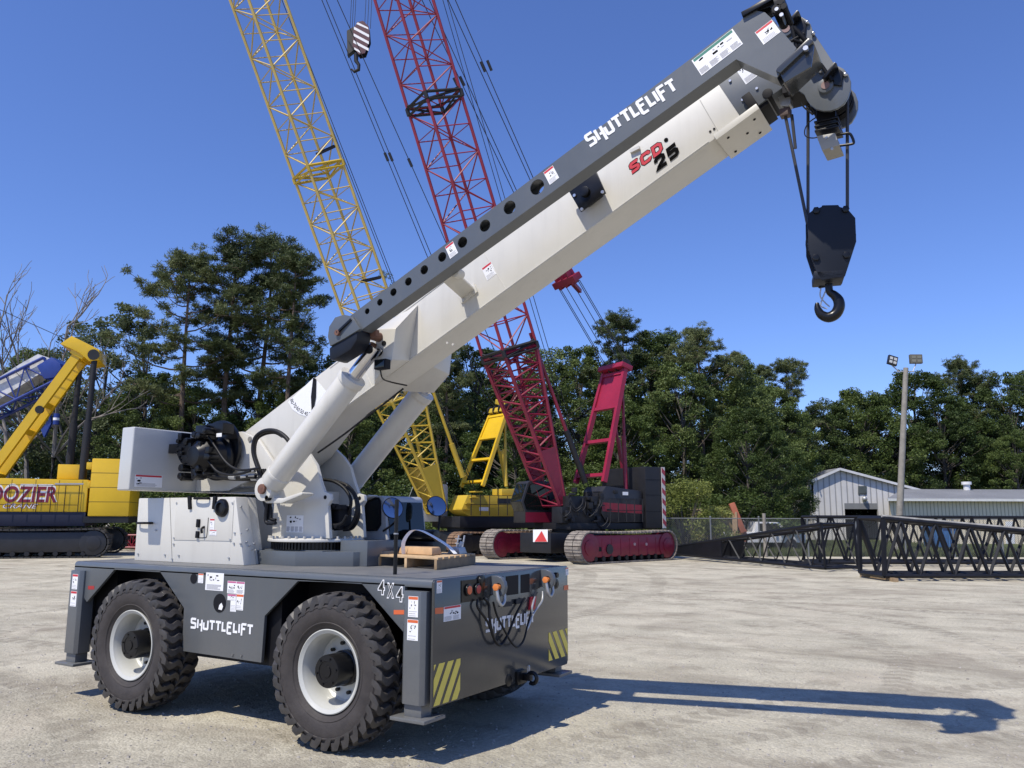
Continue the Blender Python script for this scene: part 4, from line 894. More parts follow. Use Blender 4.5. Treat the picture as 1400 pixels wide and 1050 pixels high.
# --- boom head with sheaves
HN, HF = 1.00, 1.40
hp_ = [(495, 330), (490, 530), (505, 562), (545, 588), (560, 620), (585, 655), (620, 680), (665, 692), (710, 690), (755, 675), (795, 645), (822, 600), (836, 555), (836, 505), (820, 460), (790, 428), (752, 410), (735, 402), (602, 200), (585, 150), (560, 122), (520, 100), (480, 95), (440, 108), (410, 135), (395, 200), (440, 300)]
HP = XZ([w_(*p) for p in hp_], HN)
m = MB(); m.prismY(HP, HN, HN+0.03); m.prismY(HP, HF-0.03, HF); head = m.build('boom_head', slate, crane, bevel=0.004)
ca_ = atY(*w_(682, 542), HN); cb_ = atY(*w_(438, 192), HN)
p0 = atY(*w_(600, 200), HN); p1 = atY(*w_(735, 402), HN)
m = MB(); m.prism([(p0.x, HN+.03, p0.z), (p1.x, HN+.03, p1.z), (p1.x-.03, HN+.03, p1.z-.02), (p0.x-.03, HN+.03, p0.z-.02)], (0, HF-HN-.06, 0)); m.build('head_cover', slate, head)
for c, r in ((ca_, 0.135), (cb_, 0.09)):
    for y in (1.09, 1.20, 1.31):
        m = MB(); m.lathe([(0.0, -0.03), (r-.03, -0.03), (r+.03, -0.036), (r+.03, -.028), (r-.005, 0.0), (r+.03, .028), (r+.03, .036), (r-.03, .03), (0, .03)], (c.x, y, c.z), UY, 36); m.build('sheave', blackm, head)
for c in (ca_, cb_):
    m = MB(); m.cyl((c.x, HN-0.03, c.z), (c.x, HF+0.03, c.z), 0.062, 24); m.build('sheave_pin', slate, head, bevel=0.006)
    m = MB(); m.cyl((c.x, HN-0.036, c.z), (c.x, HN-0.029, c.z), 0.034, 16); m.build('pin_end', mat_paint('faded_pink_paint', (0.24, 0.15, 0.14), 0.6), head)
for q in (((515, 85), (455, 155), (470, 165), (545, 225), (555, 130)), ((748, 408), (672, 505), (690, 512), (775, 525), (785, 440))):
    m = MB(); m.prismY(XZ([w_(*p) for p in q], HN-.05), HN-0.022, HN-0.002); 
    a, b = atY(*w_(*q[0]), HN-.05), atY(*w_(*q[1]), HN-.05); m.bar(a+Vector((0, .01, 0)), b+Vector((0, .01, 0)), 0.12, 0.025, up=(0, 0, 1)); m.build('rope_guard', black, head, bevel=0.004)
for p in ((562, 135), (800, 461), (648, 440), (600, 205)):
    c = atY(*w_(*p), HN-.03); m = MB(); m.ball((c.x, HN-.02, c.z), 0.019, 10); m.build('guard_bolt', steel, head)
c = atY(*w_(495, 440), HN+.05); m = MB(); m.box(c.x-.12, c.x+.12, HN+.04, HF-.04, c.z-.18, c.z+.22); m.build('head_block', blackm, head)
# wedge socket and ropes
RY = 1.18
m = MB(); s1 = atY(*w_(437, 540), RY); 
m.cyl((s1.x, RY-.05, s1.z), (s1.x, RY+.05, s1.z), 0.042, 14)
m.bar(s1+Vector((0, 0, .03)), s1+Vector((.02, 0, -.10)), 0.05, 0.07)
m.prismY(XZ([w_(*p) for p in ((390, 620), (435, 590), (468, 600), (470, 660), (450, 680), (405, 675))], RY), RY-.05, RY+.05)
sk_ = m.build('wedge_socket', galv, crane, bevel=0.006)
m = MB(); m.box(*(lambda q: (q.x-.045, q.x+.045, RY-.04, RY+.04, q.z-.035, q.z+.03))(atY(*w_(430, 705), RY))); m.build('rope_clamp', mat_paint('brown_clamp', (0.09, 0.06, 0.055), 0.5), sk_, bevel=0.005)
kk = lambda px, py: (980+px/2.333, py/2.333)
def rope(pts, r=0.0135, name='hoist_rope'):
    mb = MB(); mb.tube(pts, r, 8, 1); return mb.build(name, cable, crane)
rope([atY(1074, 160, RY), atY(1104, 306, RY)]); 
o_ = rope([atY(1082.5, 157, RY), atY(1087.5, 203, RY)])
rope([atY(1104.7, 146, 1.20), atY(1104.7, 300, 1.20)], 0.0135); 
rope([atY(1158.5, 130, 1.16), atY(1158.5, 294, 1.16)], 0.0135)
# rope along the boom top from winch to head
a = Vector((c2.x+0.1, 1.22, c2.z+0.30)); b = Vector((xz(0, BH+.06)[0], 1.22, xz(0, BH+.06)[1])); c = Vector((cb_.x, 1.22, cb_.z+0.18))
rope([a, b, c], 0.009)
# anti-two-block switch box
m = MB(); c = atY(*w_(695, 740), 1.2); m.box(c.x-.075, c.x+.075, 1.1, 1.3, c.z-.12, c.z+.12)
for dz in (-.06, -.10, -.14): m.box(c.x-.095, c.x+.095, 1.08, 1.32, c.z+dz-.008, c.z+dz+.008)
m.build('head_neck', black, head, bevel=0.004)
q = XZ([w_(*p) for p in ((625, 855), (740, 835), (768, 912), (660, 945))], 1.08); m = MB(); m.prismY(q, 1.06, 1.30); ab = m.build('limit_switch_weight', mat_paint('weight_grey', (0.28, 0.27, 0.24), 0.4), head, bevel=0.006)
bolts([Vector((c.x, 1.0605, c.z)) for c in (atY(*w_(*p), 1.06) for p in ((685, 860), (720, 930)))], (0, -1, 0), 0.012, 0.01, galv, ab)
m = MB(); m.tube([atY(*w_(*p), 1.12) for p in ((748, 842), (790, 836), (825, 833), (842, 850), (855, 888), (840, 900), (765, 910))], 0.011, 8); m.build('weight_handle', black, ab)
m = MB(); m.tube([atY(*w_(*p), 1.08) for p in ((625, 730), (575, 765), (550, 810), (555, 850), (600, 862), (650, 850))], 0.005, 6); m.build('switch_cord', hosem, ab)
m = MB(); m.tube([atY(*w_(*p), 1.05) for p in ((525, 640), (545, 670), (580, 700), (600, 715), (590, 690), (560, 670))], 0.007, 6); m.build('switch_cord', hosem, head)
# --- cab let into the far side of the deck
YC0, YC1 = 1.80, 2.55
x0 = atY(494, 720, YC0).x; x1 = atY(526, 720, YC0).x
zt = atY(505, 678, YC0).z
print('CAB', x0, x1, zt)
x0 = x1-0.62
prof = [(x0, 0.75), (x1+0.30, 0.75), (x1+0.30, 1.62), (x1+0.06, 1.66), (x1-0.02, zt-0.03), (x1-0.06, zt), (x0+0.05, zt), (x0, zt-0.05)]
m = MB(); m.prismY(prof, YC0, YC1); cabm = mat_paint('cab_grey_paint', (0.40, 0.40, 0.40), 0.35, var=0.06, coat=0.2)
cab = m.build('cab', cabm, crane, bevel=0.02)
def win(q, y=YC0-0.002, n='cab_window'):
    mb = MB(); mb.prismY(q, y-0.004, y); mb2 = MB(); return mb.build(n, glass, cab, bevel=0.0)
wa = XZ([k_(*p) for p in ((762, 600), (775, 580), (850, 578), (862, 600), (862, 750), (840, 785), (770, 788), (762, 770))], YC0)
win(wa)
m = MB(); n = len(wa)
for i in range(n): m.bar((wa[i][0], YC0-.008, wa[i][1]), (wa[(i+1) % n][0], YC0-.008, wa[(i+1) % n][1]), 0.02, 0.016, up=(0, 1, 0))
m.build('window_seal', blackm, cab)
# windscreen on the sloping front
m = MB(); A = (x1+0.064, 1.70); B = (x1-0.012, zt-0.07)
m.hexa([(A[0], YC0+.04, A[1]), (A[0], YC1-.04, A[1]), (B[0], YC1-.04, B[1]), (B[0], YC0+.04, B[1])], [(A[0]+.006, YC0+.04, A[1]), (A[0]+.006, YC1-.04, A[1]), (B[0]+.006, YC1-.04, B[1]), (B[0]+.006, YC0+.04, B[1])]); m.build('windscreen', glass, cab)
m = MB(); m.tube([(x1-.02, YC0, 1.85), tuple(atY(541, 712, 1.66)), tuple(atY(538, 696, 1.66))], 0.012, 6)
c = atD(*k_(940, 636), 0.1); mc = atY(537, 694.5, 1.62)
m.build('mirror_arm', blackm, cab)
vd = (CAM-mc); vd.z = 0; vd.normalize()
ax = (vd+Vector((0.5, 0.1, 0.42))).normalized()
def mirror(c, r, par):
    mb = MB(); mb.lathe([(0.0, -0.05), (r*.7, -0.045), (r, -0.01), (r, 0.004), (0.0, 0.004)], c, ax, 28); o = mb.build('mirror', black, par)
    mb = MB(); mb.lathe([(0.0, 0.014), (r*.6, 0.010), (r*.93, 0.0045), (0.0, 0.0045)], c, ax, 28); mb.build('mirror_glass', mirrorm, o)
mirror(mc, 0.125, cab)
m2_ = atY(597, 692, 2.5); mirror(m2_, 0.13, cab); m = MB(); m.tube([m2_, m2_+Vector((0.03, 0.03, -.12)), m2_+Vector((0.05, -.1, -.62))], 0.013, 6); m.build('mirror_arm', blackm, cab)
# fuel tank / muffler and step behind the deck box
a = atY(545, 732, 2.1); b = atY(597, 732, 2.1); zc = atY(570, 732, 2.1).z
m = MB(); m.cyl((a.x, 2.1, zc), (b.x, 2.1, zc), 0.068, 24); m.cyl((b.x-.05, 2.1, zc), (b.x-.04, 2.1, zc), 0.072, 24); m.box(a.x, b.x, 2.03, 2.3, H_+.004, zc-.066); m.build('air_cleaner', black, carrier, bevel=0.004)
# black stanchion rod on deck
m = MB(); m.cyl((-0.636, 0.276, H_+.003), (-0.636, 0.276, 2.17), 0.018, 14); m.cyl((-0.636, 0.276, 1.85), (-0.636, 0.276, 1.865), 0.021, 14); m.cyl((-0.636, 0.276, 2.10), (-0.636, 0.276, 2.172), 0.02, 14); m.bar((-.636, .276, 2.12), (-.72, .30, 2.12), 0.03, 0.015); m.build('deck_pole', black, carrier)
m = MB(); m.cyl((-0.636, 0.276, 1.856), (-0.636, 0.276, 1.868), 0.0225, 14); m.build('pole_band', galv, carrier)
# --- hook block hanging from the head
hb = thing('hook_block', tuple(atY(1132, 365, 1.20)), 'black hook block with single hook hanging on ropes from the foreground boom tip', 'hook block')
hc = atY(1132, 340, 1.20); ah = math.radians(15)
un = Vector((math.cos(ah), math.sin(ah), 0)); nn = Vector((math.sin(ah), -math.cos(ah), 0))
def hpx(px, py): 
    d = ray(*kk(px, py)); t = (hc-CAM).dot(nn)/d.dot(nn); p = CAM+d*t; return p
pl = [hpx(*p) for p in ((286, 700), (305, 686), (330, 677), (332, 672), (383, 671), (386, 677), (412, 684), (436, 712), (439, 786), (404, 894), (330, 908), (316, 890), (288, 805))]
m = MB(); m.prism([p+nn*0.13 for p in pl], -nn*0.03); m.prism([p-nn*0.10 for p in pl], -nn*0.03)
cc_ = hpx(362, 765)
blk = m.build('side_plate', navyb, hb, bevel=0.012)
m = MB(); m.lathe([(0, -.07), (0.17, -.07), (0.19, -.08), (0.19, -.06), (0.165, 0), (0.19, .06), (0.19, .08), (0.17, .07), (0, .07)], cc_, nn, 36); m.build('block_sheave', blackm, hb)
m = MB(); c = hpx(360, 888); m.bar(c-un*0.13, c+un*0.10, 0.26, 0.07, up=(0, 0, 1)); m.build('trunnion', navyb, hb, bevel=0.01)
for p in ((313, 690), (405, 686), (312, 838), (408, 830)):
    q = hpx(*p)+nn*0.13; m = MB(); m.cyl(q, q+nn*0.02, 0.03, 6); m.build('block_bolt', black, hb, bevel=0.003)
m = MB(); P = [hpx(*p) for p in ((357, 905), (360, 930), (375, 942), (388, 958), (390, 980), (378, 1002), (356, 1012), (334, 1004), (322, 985), (320, 966))]
R = [0.030, 0.030, 0.036, 0.043, 0.045, 0.045, 0.044, 0.038, 0.028, 0.014]
RR = []
for i in range(len(R)-1):
    for k in range(6): RR.append(R[i]+(R[i+1]-R[i])*k/6)
RR.append(R[-1])
m.tube(P, RR, 14, 6); hook = m.build('hook', black, hb)
m = MB(); m.tube([hpx(332, 920), hpx(330, 945), hpx(345, 965), hpx(360, 978)], 0.006, 6); m.tube([hpx(350, 922), hpx(338, 950), hpx(332, 975), hpx(352, 985)], 0.006, 6); m.build('safety_latch', galv, hook)
# --- pallet with its load on the deck
P0, P1, P3 = Vector((-1.657, 1.211, 0)), Vector((-0.682, 0.99, 0)), Vector((-0.919, 2.042, 0))
zp = H_+0.006
pal = thing('pallet', (-1.2, 1.6, zp), 'small wooden pallet lying on the deck of the foreground crane', 'pallet')
ex = (P1-P0); ey = (P3-P1); 
def pp(a, b, z): q = P0+ex*a+ey*b; return Vector((q.x, q.y, zp+z))
for a in (0.03, 0.5, 0.97):
    m = MB(); m.hexa([pp(a-.02, 0.0, 0), pp(a+.02, 0.0, 0), pp(a+.02, 1, 0), pp(a-.02, 1, 0)], [pp(a-.02, 0, .095), pp(a+.02, 0, .095), pp(a+.02, 1, .095), pp(a-.02, 1, .095)]); m.build('runner', [wooddk if a > .9 else wood], pal, bevel=0.003)
for k in range(7):
    b0 = k/7+0.01; m = MB(); m.hexa([pp(0, b0, .0965), pp(1, b0, .0965), pp(1, b0+.105, .0965), pp(0, b0+.105, .0965)], [pp(0, b0, .117), pp(1, b0, .117), pp(1, b0+.105, .117), pp(0, b0+.105, .117)]); m.build('deck_board', wood, pal, bevel=0.002)
m = MB(); m.hexa([pp(.18, .25, .119), pp(.75, .25, .119), pp(.75, .5, .119), pp(.18, .5, .119)], [pp(.2, .27, .20), pp(.73, .27, .20), pp(.73, .48, .20), pp(.2, .48, .20)])
tb = m.build('timber_block', mat_paint('timber', (0.52, 0.33, 0.17), 0.7, var=0.2, scale=6), None, bevel=0.02); tag(tb, 'tan timber block strapped on top of the wooden pallet', 'timber')
m = MB(); P = [pp(.30, .22, .12), pp(.31, .2, .25), pp(.36, .3, .36), pp(.44, .4, .37), pp(.55, .5, .32), pp(.68, .55, .26), pp(.80, .58, .20), pp(.9, .6, .125)]
Q = []
for i in range(len(P)-1):
    a = P[max(0, i-1)]; b = P[i]; c = P[i+1]; d = P[min(len(P)-1, i+2)]
    for k in range(5): t = k/5; Q.append(0.5*((2*b)+(c-a)*t+(2*a-5*b+4*c-d)*t*t+(3*b-a-3*c+d)*t**3))
Q.append(P[-1]); wv = ey.normalized()*0.03+ex.normalized()*0.012
for i in range(len(Q)-1):
    m.hexa([Q[i]-wv, Q[i]+wv, Q[i+1]+wv, Q[i+1]-wv], [v+Vector((0, 0, .004)) for v in (Q[i]-wv, Q[i]+wv, Q[i+1]+wv, Q[i+1]-wv)])
st = m.build('strap', white, None); tag(st, 'white webbing strap looped over the timber on the pallet', 'strap')
m = MB(); a = pp(.72, .68, .119); m.hexa([a, a+ex*.2, a+ex*.2+ey*.2, a+ey*.2], [v+Vector((0, 0, .07)) for v in (a+ex*.03, a+ex*.18, a+ex*.18+ey*.17, a+ey*.17)]); m.bar(a+Vector((.1, .08, .07)), a+Vector((.12, .1, .13)), 0.04); sp = m.build('steel_bracket', galv, None, bevel=0.004); tag(sp, 'grey metal bracket lying on the corner of the wooden pallet', 'bracket')
# ================================================================== lattice work
def planehit(px, py, P, n): d = ray(px, py); n = Vector(n); return CAM+d*((Vector(P)-CAM).dot(n)/d.dot(n))
def lattice(m, A, B, wa, wb, ha, hb_, side, nb, rc=0.06, rb=0.03, seg=6, kind='x', up=None, ends=True, bseg=4):
    """four chords from A to B; (w,h) box at both ends; side = width direction"""
    A = Vector(A); B = Vector(B); d = (B-A).normalized(); s = Vector(side); s = (s-d*s.dot(d)).normalized(); u = s.cross(d).normalized()
    def cor(t, i):
        w_ = (wa+(wb-wa)*t)/2; h2 = (ha+(hb_-ha)*t)/2; sx, sy = ((-1, -1), (1, -1), (1, 1), (-1, 1))[i]
        return A+(B-A)*t+s*w_*sx+u*h2*sy
    for i in range(4): m.cyl(cor(0, i), cor(1, i), rc, seg)
    for f_ in range(4):
        i, j = f_, (f_+1) % 4
        for k in range(nb):
            t0, t1 = k/nb, (k+1)/nb
            if kind == 'x' or kind == 'z':
                a, b = (i, j) if (k+f_) % 2 == 0 else (j, i)
                m.cyl(cor(t0, a), cor(t1, b), rb, bseg, caps=False)
            if kind == 'v':
                tm = (t0+t1)/2; m.cyl(cor(t0, i), cor(tm, j), rb, bseg, caps=False); m.cyl(cor(tm, j), cor(t1, i), rb, bseg, caps=False)
            if kind == 'x' and k > 0: m.cyl(cor(t0, i), cor(t0, j), rb*0.85, bseg, caps=False)
        if ends: m.cyl(cor(0, i), cor(0, j), rb*1.3, bseg); m.cyl(cor(1, i), cor(1, j), rb*1.3, bseg)
    return cor
redp = mat_paint('crane_red', (0.24, 0.010, 0.038), 0.45, var=0.2, scale=0.8, coat=0.05, col2=(0.15, 0.007, 0.022))
redg = mat_paint('gantry_crimson', (0.29, 0.012, 0.042), 0.45, var=0.2, scale=0.8)
redb = mat_paint('boom_red', (0.24, 0.012, 0.03), 0.5, var=0.2, scale=0.8)
yelp = mat_paint('crane_yellow', (0.52, 0.36, 0.035), 0.4, var=0.15, scale=0.7)
yell = mat_paint('lattice_yellow', (0.52, 0.38, 0.10), 0.5, var=0.2, scale=0.7)
yelb = mat_paint('bright_yellow', (0.70, 0.44, 0.01), 0.35, var=0.1, scale=0.7, coat=0.2)
bluep = mat_paint('boom_blue', (0.015, 0.04, 0.22), 0.4)
dkm = mat_paint('machine_black', (0.009, 0.009, 0.011), 0.55, var=0.4, scale=2)
dkm2 = mat_paint('machine_dark_grey', (0.020, 0.020, 0.024), 0.4, var=0.4, scale=1.2)
trackm = mat_paint('track_steel_dusty', (0.34, 0.30, 0.25), 0.85, var=0.4, scale=2.5, bump=0.4, bscale=12, col2=(0.10, 0.085, 0.075))
trackd = mat_paint('track_steel_dark', (0.04, 0.038, 0.036), 0.7, var=0.4, scale=2.5, bump=0.4, bscale=12)
wirem = mat_paint('far_wire', (0.02, 0.02, 0.024), 0.6)
def azv(a): return Vector((math.cos(math.radians(a)), math.sin(math.radians(a)), 0))
class Frame:   # local crane frame: x forward, y left, z up
    def __init__(s, o, az): s.o = Vector(o); s.f = azv(az); s.l = azv(az+90)
    def __call__(s, x, y, z): return s.o+s.f*x+s.l*y+Vector((0, 0, z))
    def box(s, m, x0, x1, y0, y1, z0, z1):
        m.hexa([s(x0, y0, z0), s(x1, y0, z0), s(x1, y1, z0), s(x0, y1, z0)], [s(x0, y0, z1), s(x1, y0, z1), s(x1, y1, z1), s(x0, y1, z1)]); return m
    def prof(s, m, pts, y0, y1):
        m.hexa([s(x, y0, z) for x, z in pts], [s(x, y1, z) for x, z in pts]); return m
def make_track(fr, par, L, w, h, yc, shoem, bodym, n=56):
    """a crawler: shoes laid round two rounded ends, side frame and rollers inside"""
    r = h/2-0.04; m = MB(); straight = L-2*r; per = 2*straight+2*PI*r; st = per/n
    for k in range(n):
        q = (k+0.5)*st
        if q < straight: x = -straight/2+q; z = h-0.04-0.05*math.sin(q/straight*PI); tx, tz = 1, 0
        elif q < straight+PI*r: a = (q-straight)/r; x = straight/2+r*math.sin(a); z = h/2+r*math.cos(a); tx, tz = math.cos(a), -math.sin(a)
        elif q < 2*straight+PI*r: x = straight/2-(q-straight-PI*r); z = 0.04; tx, tz = -1, 0
        else: a = (q-2*straight-PI*r)/r; x = -straight/2-r*math.sin(a); z = h/2-r*math.cos(a); tx, tz = -math.cos(a), math.sin(a)
        hx = st*0.46; nx, nz = -tz, tx
        def P(u, v, y): return fr(x+tx*u+nx*v, y, z+tz*u+nz*v)
        for (ya, yb) in ((-w/2, -w*0.02), (w*0.02, w/2)):
            m.hexa([P(-hx, -.035, yc+ya), P(hx, -.035, yc+ya), P(hx, -.035, yc+yb), P(-hx, -.035, yc+yb)], [P(-hx*.9, .03, yc+ya), P(hx*.9, .03, yc+ya), P(hx*.9, .03, yc+yb), P(-hx*.9, .03, yc+yb)])
            m.hexa([P(-hx*.5, .02, yc+ya*.9), P(-hx*.1, .02, yc+ya*.9), P(-hx*.1, .02, yc+yb*.9), P(-hx*.5, .02, yc+yb*.9)], [P(-hx*.45, .055, yc+ya*.9), P(-hx*.15, .055, yc+ya*.9), P(-hx*.15, .055, yc+yb*.9), P(-hx*.45, .055, yc+yb*.9)])
    tr = m.build('crawler_track', shoem, par, fixn=False)
    m = MB(); hh = h*0.5
    pts = [(-L/2+r*1.1, h*0.20), (L/2-r*1.1, h*0.20), (L/2-r*0.6, h*0.42), (L/2-r*0.7, h*0.62), (L/2-r*1.5, h*0.86), (-L/2+r*1.5, h*0.86), (-L/2+r*0.7, h*0.62), (-L/2+r*0.6, h*0.42)]
    fr.prof(m, pts, yc-w*0.36, yc+w*0.36); m.build('track_frame', bodym, tr, bevel=0.02)
    for s in (-1, 1):
        m = MB(); c = fr(s*(L/2-r-.02), yc-w*.40, h/2); c2_ = fr(s*(L/2-r-.02), yc+w*.40, h/2); m.cyl(c, c2_, r*0.90, 24); m.cyl(fr(s*(L/2-r), yc-w*.44, h/2), fr(s*(L/2-r), yc+w*.44, h/2), r*0.5, 20); m.build('sprocket', bodym, tr, bevel=0.01)
    nr = 10
    for k in range(nr):
        x = -L/2+r*1.6+(L-3.2*r)*k/(nr-1); m = MB(); m.cyl(fr(x, yc-w*.40, h*.15), fr(x, yc+w*.40, h*.15), h*.08, 12); m.build('track_roller', dkm, tr)
    return tr
def wire(par, a, b, r=0.02, name='pendant_rope', sag=0.0):
    mb = MB(); a = Vector(a); b = Vector(b); mid = (a+b)/2-Vector((0, 0, sag)); mb.tube([a, mid, b] if sag else [a, b], r, 5, 5); return mb.build(name, wirem, par)
# ================================================================== red crawler crane
o_red = atD(757, 745, 36.5); o_red.z = 0
AZ = 243
red = thing('crawler_crane', tuple(o_red), 'dark red crawler crane with tall red lattice boom and black counterweight, by the middle', 'crane')
fr_t = Frame(o_red, 74.5-180); fr = Frame(o_red, AZ)
# tracks: nearer one on the right of the picture
ctr = (Vector((-11.64, 26.73, 0))+Vector((-9.85, 33.18, 0)))/2
off = (ctr-o_red).dot(fr_t.l); offx = (ctr-o_red).dot(fr_t.f)
SHL = Vector((-_r.x, -_r.y, 0))*.42
frT = Frame(o_red+fr_t.f*offx+SHL, 74.5-180)
make_track(frT, red, 7.0, 0.95, 1.42, off, trackm, redp)
make_track(frT, red, 7.0, 0.95, 1.42, off-5.6 if off > 0 else off+5.6, trackm, redp)
yn = off+.95*.365
tpx = lambda x, y: planehit(x, y, frT(0, yn, 0), frT.l)
for k in range(9):
    x = -2.6+.65*k; m = MB(); m.bar(frT(x, yn-.01, .34), frT(x, yn-.01, 1.1), .05, .03, up=frT.l); m.build('frame_rib', redp, red)
q = [tpx(*p) for p in ((812, 754), (822, 754), (822, 748), (812, 748))]; m = MB(); m.prism(q, frT.l*.02); m.build('frame_opening', blackm, red)
c_ = tpx(833, 751); m = MB(); m.cyl(c_, c_+frT.l*.05, .22, 16); m.build('hub_cap', dkm2, red)
for p in ((867, 744), (883, 744)): c_ = tpx(*p); m = MB(); m.cyl(c_, c_+frT.l*.05, .07, 12); m.build('grease_cap', mat_paint('pale_cap', (.45, .3, .3), .5), red)
sgn = 1 if off > 0 else -1; mid = off-sgn*2.8
m = MB(); frT.box(m, -1.4, 1.4, mid-2.4, mid+2.4, 0.45, 1.15); frT.box(m, 1.2, 3.0, mid-1.0, mid+1.0, 0.40, 1.30); m.build('carbody', dkm, red, bevel=0.03)
m = MB(); c = frT(0, mid, 0); m.cyl(c+Vector((0, 0, 1.1)), c+Vector((0, 0, 1.5)), 1.3, 32); m.build('slew_ring', dkm, red)
# warning triangle plate
a = planehit(729, 726, frT(3.02, mid, 1), frT.f)
pts = [planehit(*p, frT(3.03, mid, 1), frT.f) for p in ((729, 741), (749, 741), (749, 724), (729, 724))]
tri = [planehit(*p, frT(3.05, mid, 1), frT.f) for p in ((731, 740.5), (748, 740.5), (740.5, 726))]
m = MB(); m.prism(pts, frT.f*0.01); sg = m.build('triangle_plate', white, red)
m = MB(); m.prism(tri, frT.f*0.01); m.build('warning_triangle', mat_paint('sign_red', (0.6, 0.05, 0.05), 0.5), sg)
# steps on the far track
m = MB()
for k in range(4): m.bar(fr_t(3.2, mid-sgn*1.6, .45+.2*k), fr_t(3.2, mid-sgn*2.0, .45+.2*k), 0.04)
m.bar(fr_t(3.2, mid-sgn*1.6, .35), fr_t(3.0, mid-sgn*1.6, 1.2), 0.05); m.bar(fr_t(3.2, mid-sgn*2.0, .35), fr_t(3.0, mid-sgn*2.0, 1.2), 0.05); m.build('step_ladder', galv, red)
fr = Frame(c, AZ)
# upper works
m = MB(); fr.box(m, -3.7, 1.6, -1.5, 1.5, 1.45, 1.75); fr.box(m, -0.9, 1.5, 0.5, 1.45, 1.75, 3.0); fr.box(m, 0.2, 1.9, 0.45, 1.3, 1.75, 2.5)
for i in range(46): 
    x = random.uniform(-1.2, 1.8); z = random.uniform(1.7, 3.2); y_ = random.uniform(1.2, 1.5); fr.box(m, x, x+random.uniform(.05, .35), y_, y_+random.uniform(.05, .25), z, z+random.uniform(.05, .3))
for i in range(12): 
    x = random.uniform(-.8, 1.6); z = random.uniform(1.9, 3.2); m.tube([fr(x, 1.5, z), fr(x+.2, 1.68, z-.3), fr(x+.5, 1.6, z-.5), fr(x+.7, 1.5, z-.2)], .03, 5, 3)
m.build('upper_frame', dkm, red, bevel=0.02)
m = MB(); fr.prof(m, [(-2.75, 1.78), (-0.5, 1.78), (-0.2, 2.2), (-0.3, 3.25), (-0.5, 3.5), (-2.75, 3.3)], 0.0, 1.55); hs = m.build('machinery_house', dkm2, red, bevel=0.04)
m = MB(); fr.prof(m, [(-2.7, 2.2), (-0.25, 2.3), (-0.22, 2.72), (-2.7, 2.62)], 1.552, 1.56); m.build('red_stripe', mat_paint('house_red', (0.22, 0.015, 0.03), 0.35), hs)
m = MB()
for k in range(5):
    x = -0.6-0.5*k; m.bar(fr(x, 1.72, 1.8), fr(x, 1.72, 2.9), 0.035)
for z in (2.35, 2.9): m.bar(fr(-0.6, 1.72, z), fr(-2.6, 1.72, z), 0.03)
m.build('handrail', dkm, red)
decal(hs, fr(-1.5, 1.565, 3.08), -fr.f, UZ, 0.35, 0.16, head=0, lines=2, pic=False, name='house_label')
m = MB(); fr.box(m, -3.95, -2.8, -1.7, 1.75, 1.5, 4.5); 
cwt = m.build('counterweight', dkm, red, bevel=0.04)
for z in (2.3, 3.1, 3.85):
    m = MB(); fr.box(m, -3.96, -2.79, 1.751, 1.758, z, z+0.02); m.build('slab_joint', blackm, cwt)
# striped warning board on the counterweight tail corner
m = MB(); fr.box(m, -4.05, -3.83, 1.765, 1.80, 1.5, 4.5); brd = m.build('warning_board', mat_paint('board_white', (.5, .48, .47), .6), cwt)
for k in range(6):
    z = 1.55+0.5*k; m = MB(); m.prism([fr(-4.05, 1.802, z), fr(-3.83, 1.802, z+0.2), fr(-3.83, 1.802, z+0.45), fr(-4.05, 1.802, z+0.25)], fr.l*0.004); m.build('board_stripe', mat_paint('board_red', (.28, .03, .05), .6), brd)
# cab
def crane_cab(fr, par, x0, y0, z0, paint, k=1.0, low=None):
    m = MB(); pr_ = [(x0, z0), (x0+1.75*k, z0), (x0+1.75*k, z0+0.55*k), (x0+1.95*k, z0+1.0*k), (x0+1.6*k, z0+1.9*k), (x0+1.45*k, z0+2.0*k), (x0+.1*k, z0+2.0*k), (x0, z0+1.9*k)]
    fr.prof(m, pr_, y0, y0+1.05*k); cb = m.build('cab', paint, par, bevel=0.03)
    for yy, d in ((y0+1.05*k, 1), (y0, -1)):
        w = [(x0+.35*k, z0+.62*k), (x0+1.68*k, z0+.62*k), (x0+1.83*k, z0+1.0*k), (x0+1.52*k, z0+1.82*k), (x0+.35*k, z0+1.82*k)]
        m = MB(); fr.prof(m, w, yy+d*0.001, yy+d*0.012); m.build('cab_window', glass, cb)
    m = MB(); a0, a1 = (x0+1.952*k, z0+1.02*k), (x0+1.612*k, z0+1.86*k)
    m.hexa([fr(a0[0], y0+.08, a0[1]), fr(a0[0], y0+.97*k, a0[1]), fr(a1[0], y0+.97*k, a1[1]), fr(a1[0], y0+.08, a1[1])], [fr(a0[0]+.01, y0+.08, a0[1]), fr(a0[0]+.01, y0+.97*k, a0[1]), fr(a1[0]+.01, y0+.97*k, a1[1]), fr(a1[0]+.01, y0+.08, a1[1])])
    b0, b1 = (x0+1.752*k, z0+.55*k), (x0+1.955*k, z0+1.0*k)
    m.hexa([fr(b0[0], y0+.08, b0[1]), fr(b0[0], y0+.97*k, b0[1]), fr(b1[0], y0+.97*k, b1[1]), fr(b1[0], y0+.08, b1[1])], [fr(b0[0]+.01, y0+.08, b0[1]), fr(b0[0]+.01, y0+.97*k, b0[1]), fr(b1[0]+.01, y0+.97*k, b1[1]), fr(b1[0]+.01, y0+.08, b1[1])])
    m.build('windscreen', glass, cb)
    if low:
        m = MB(); fr.prof(m, [(x0+.02, z0+.02), (x0+1.72*k, z0+.02), (x0+1.72*k, z0+.5*k), (x0+.02, z0+.5*k)], y0+1.051*k, y0+1.06*k); m.build('cab_skirt', low, cb)
    return cb
crane_cab(fr, red, 0.9, -1.75, 1.75, dkm2, 1.0, redp)
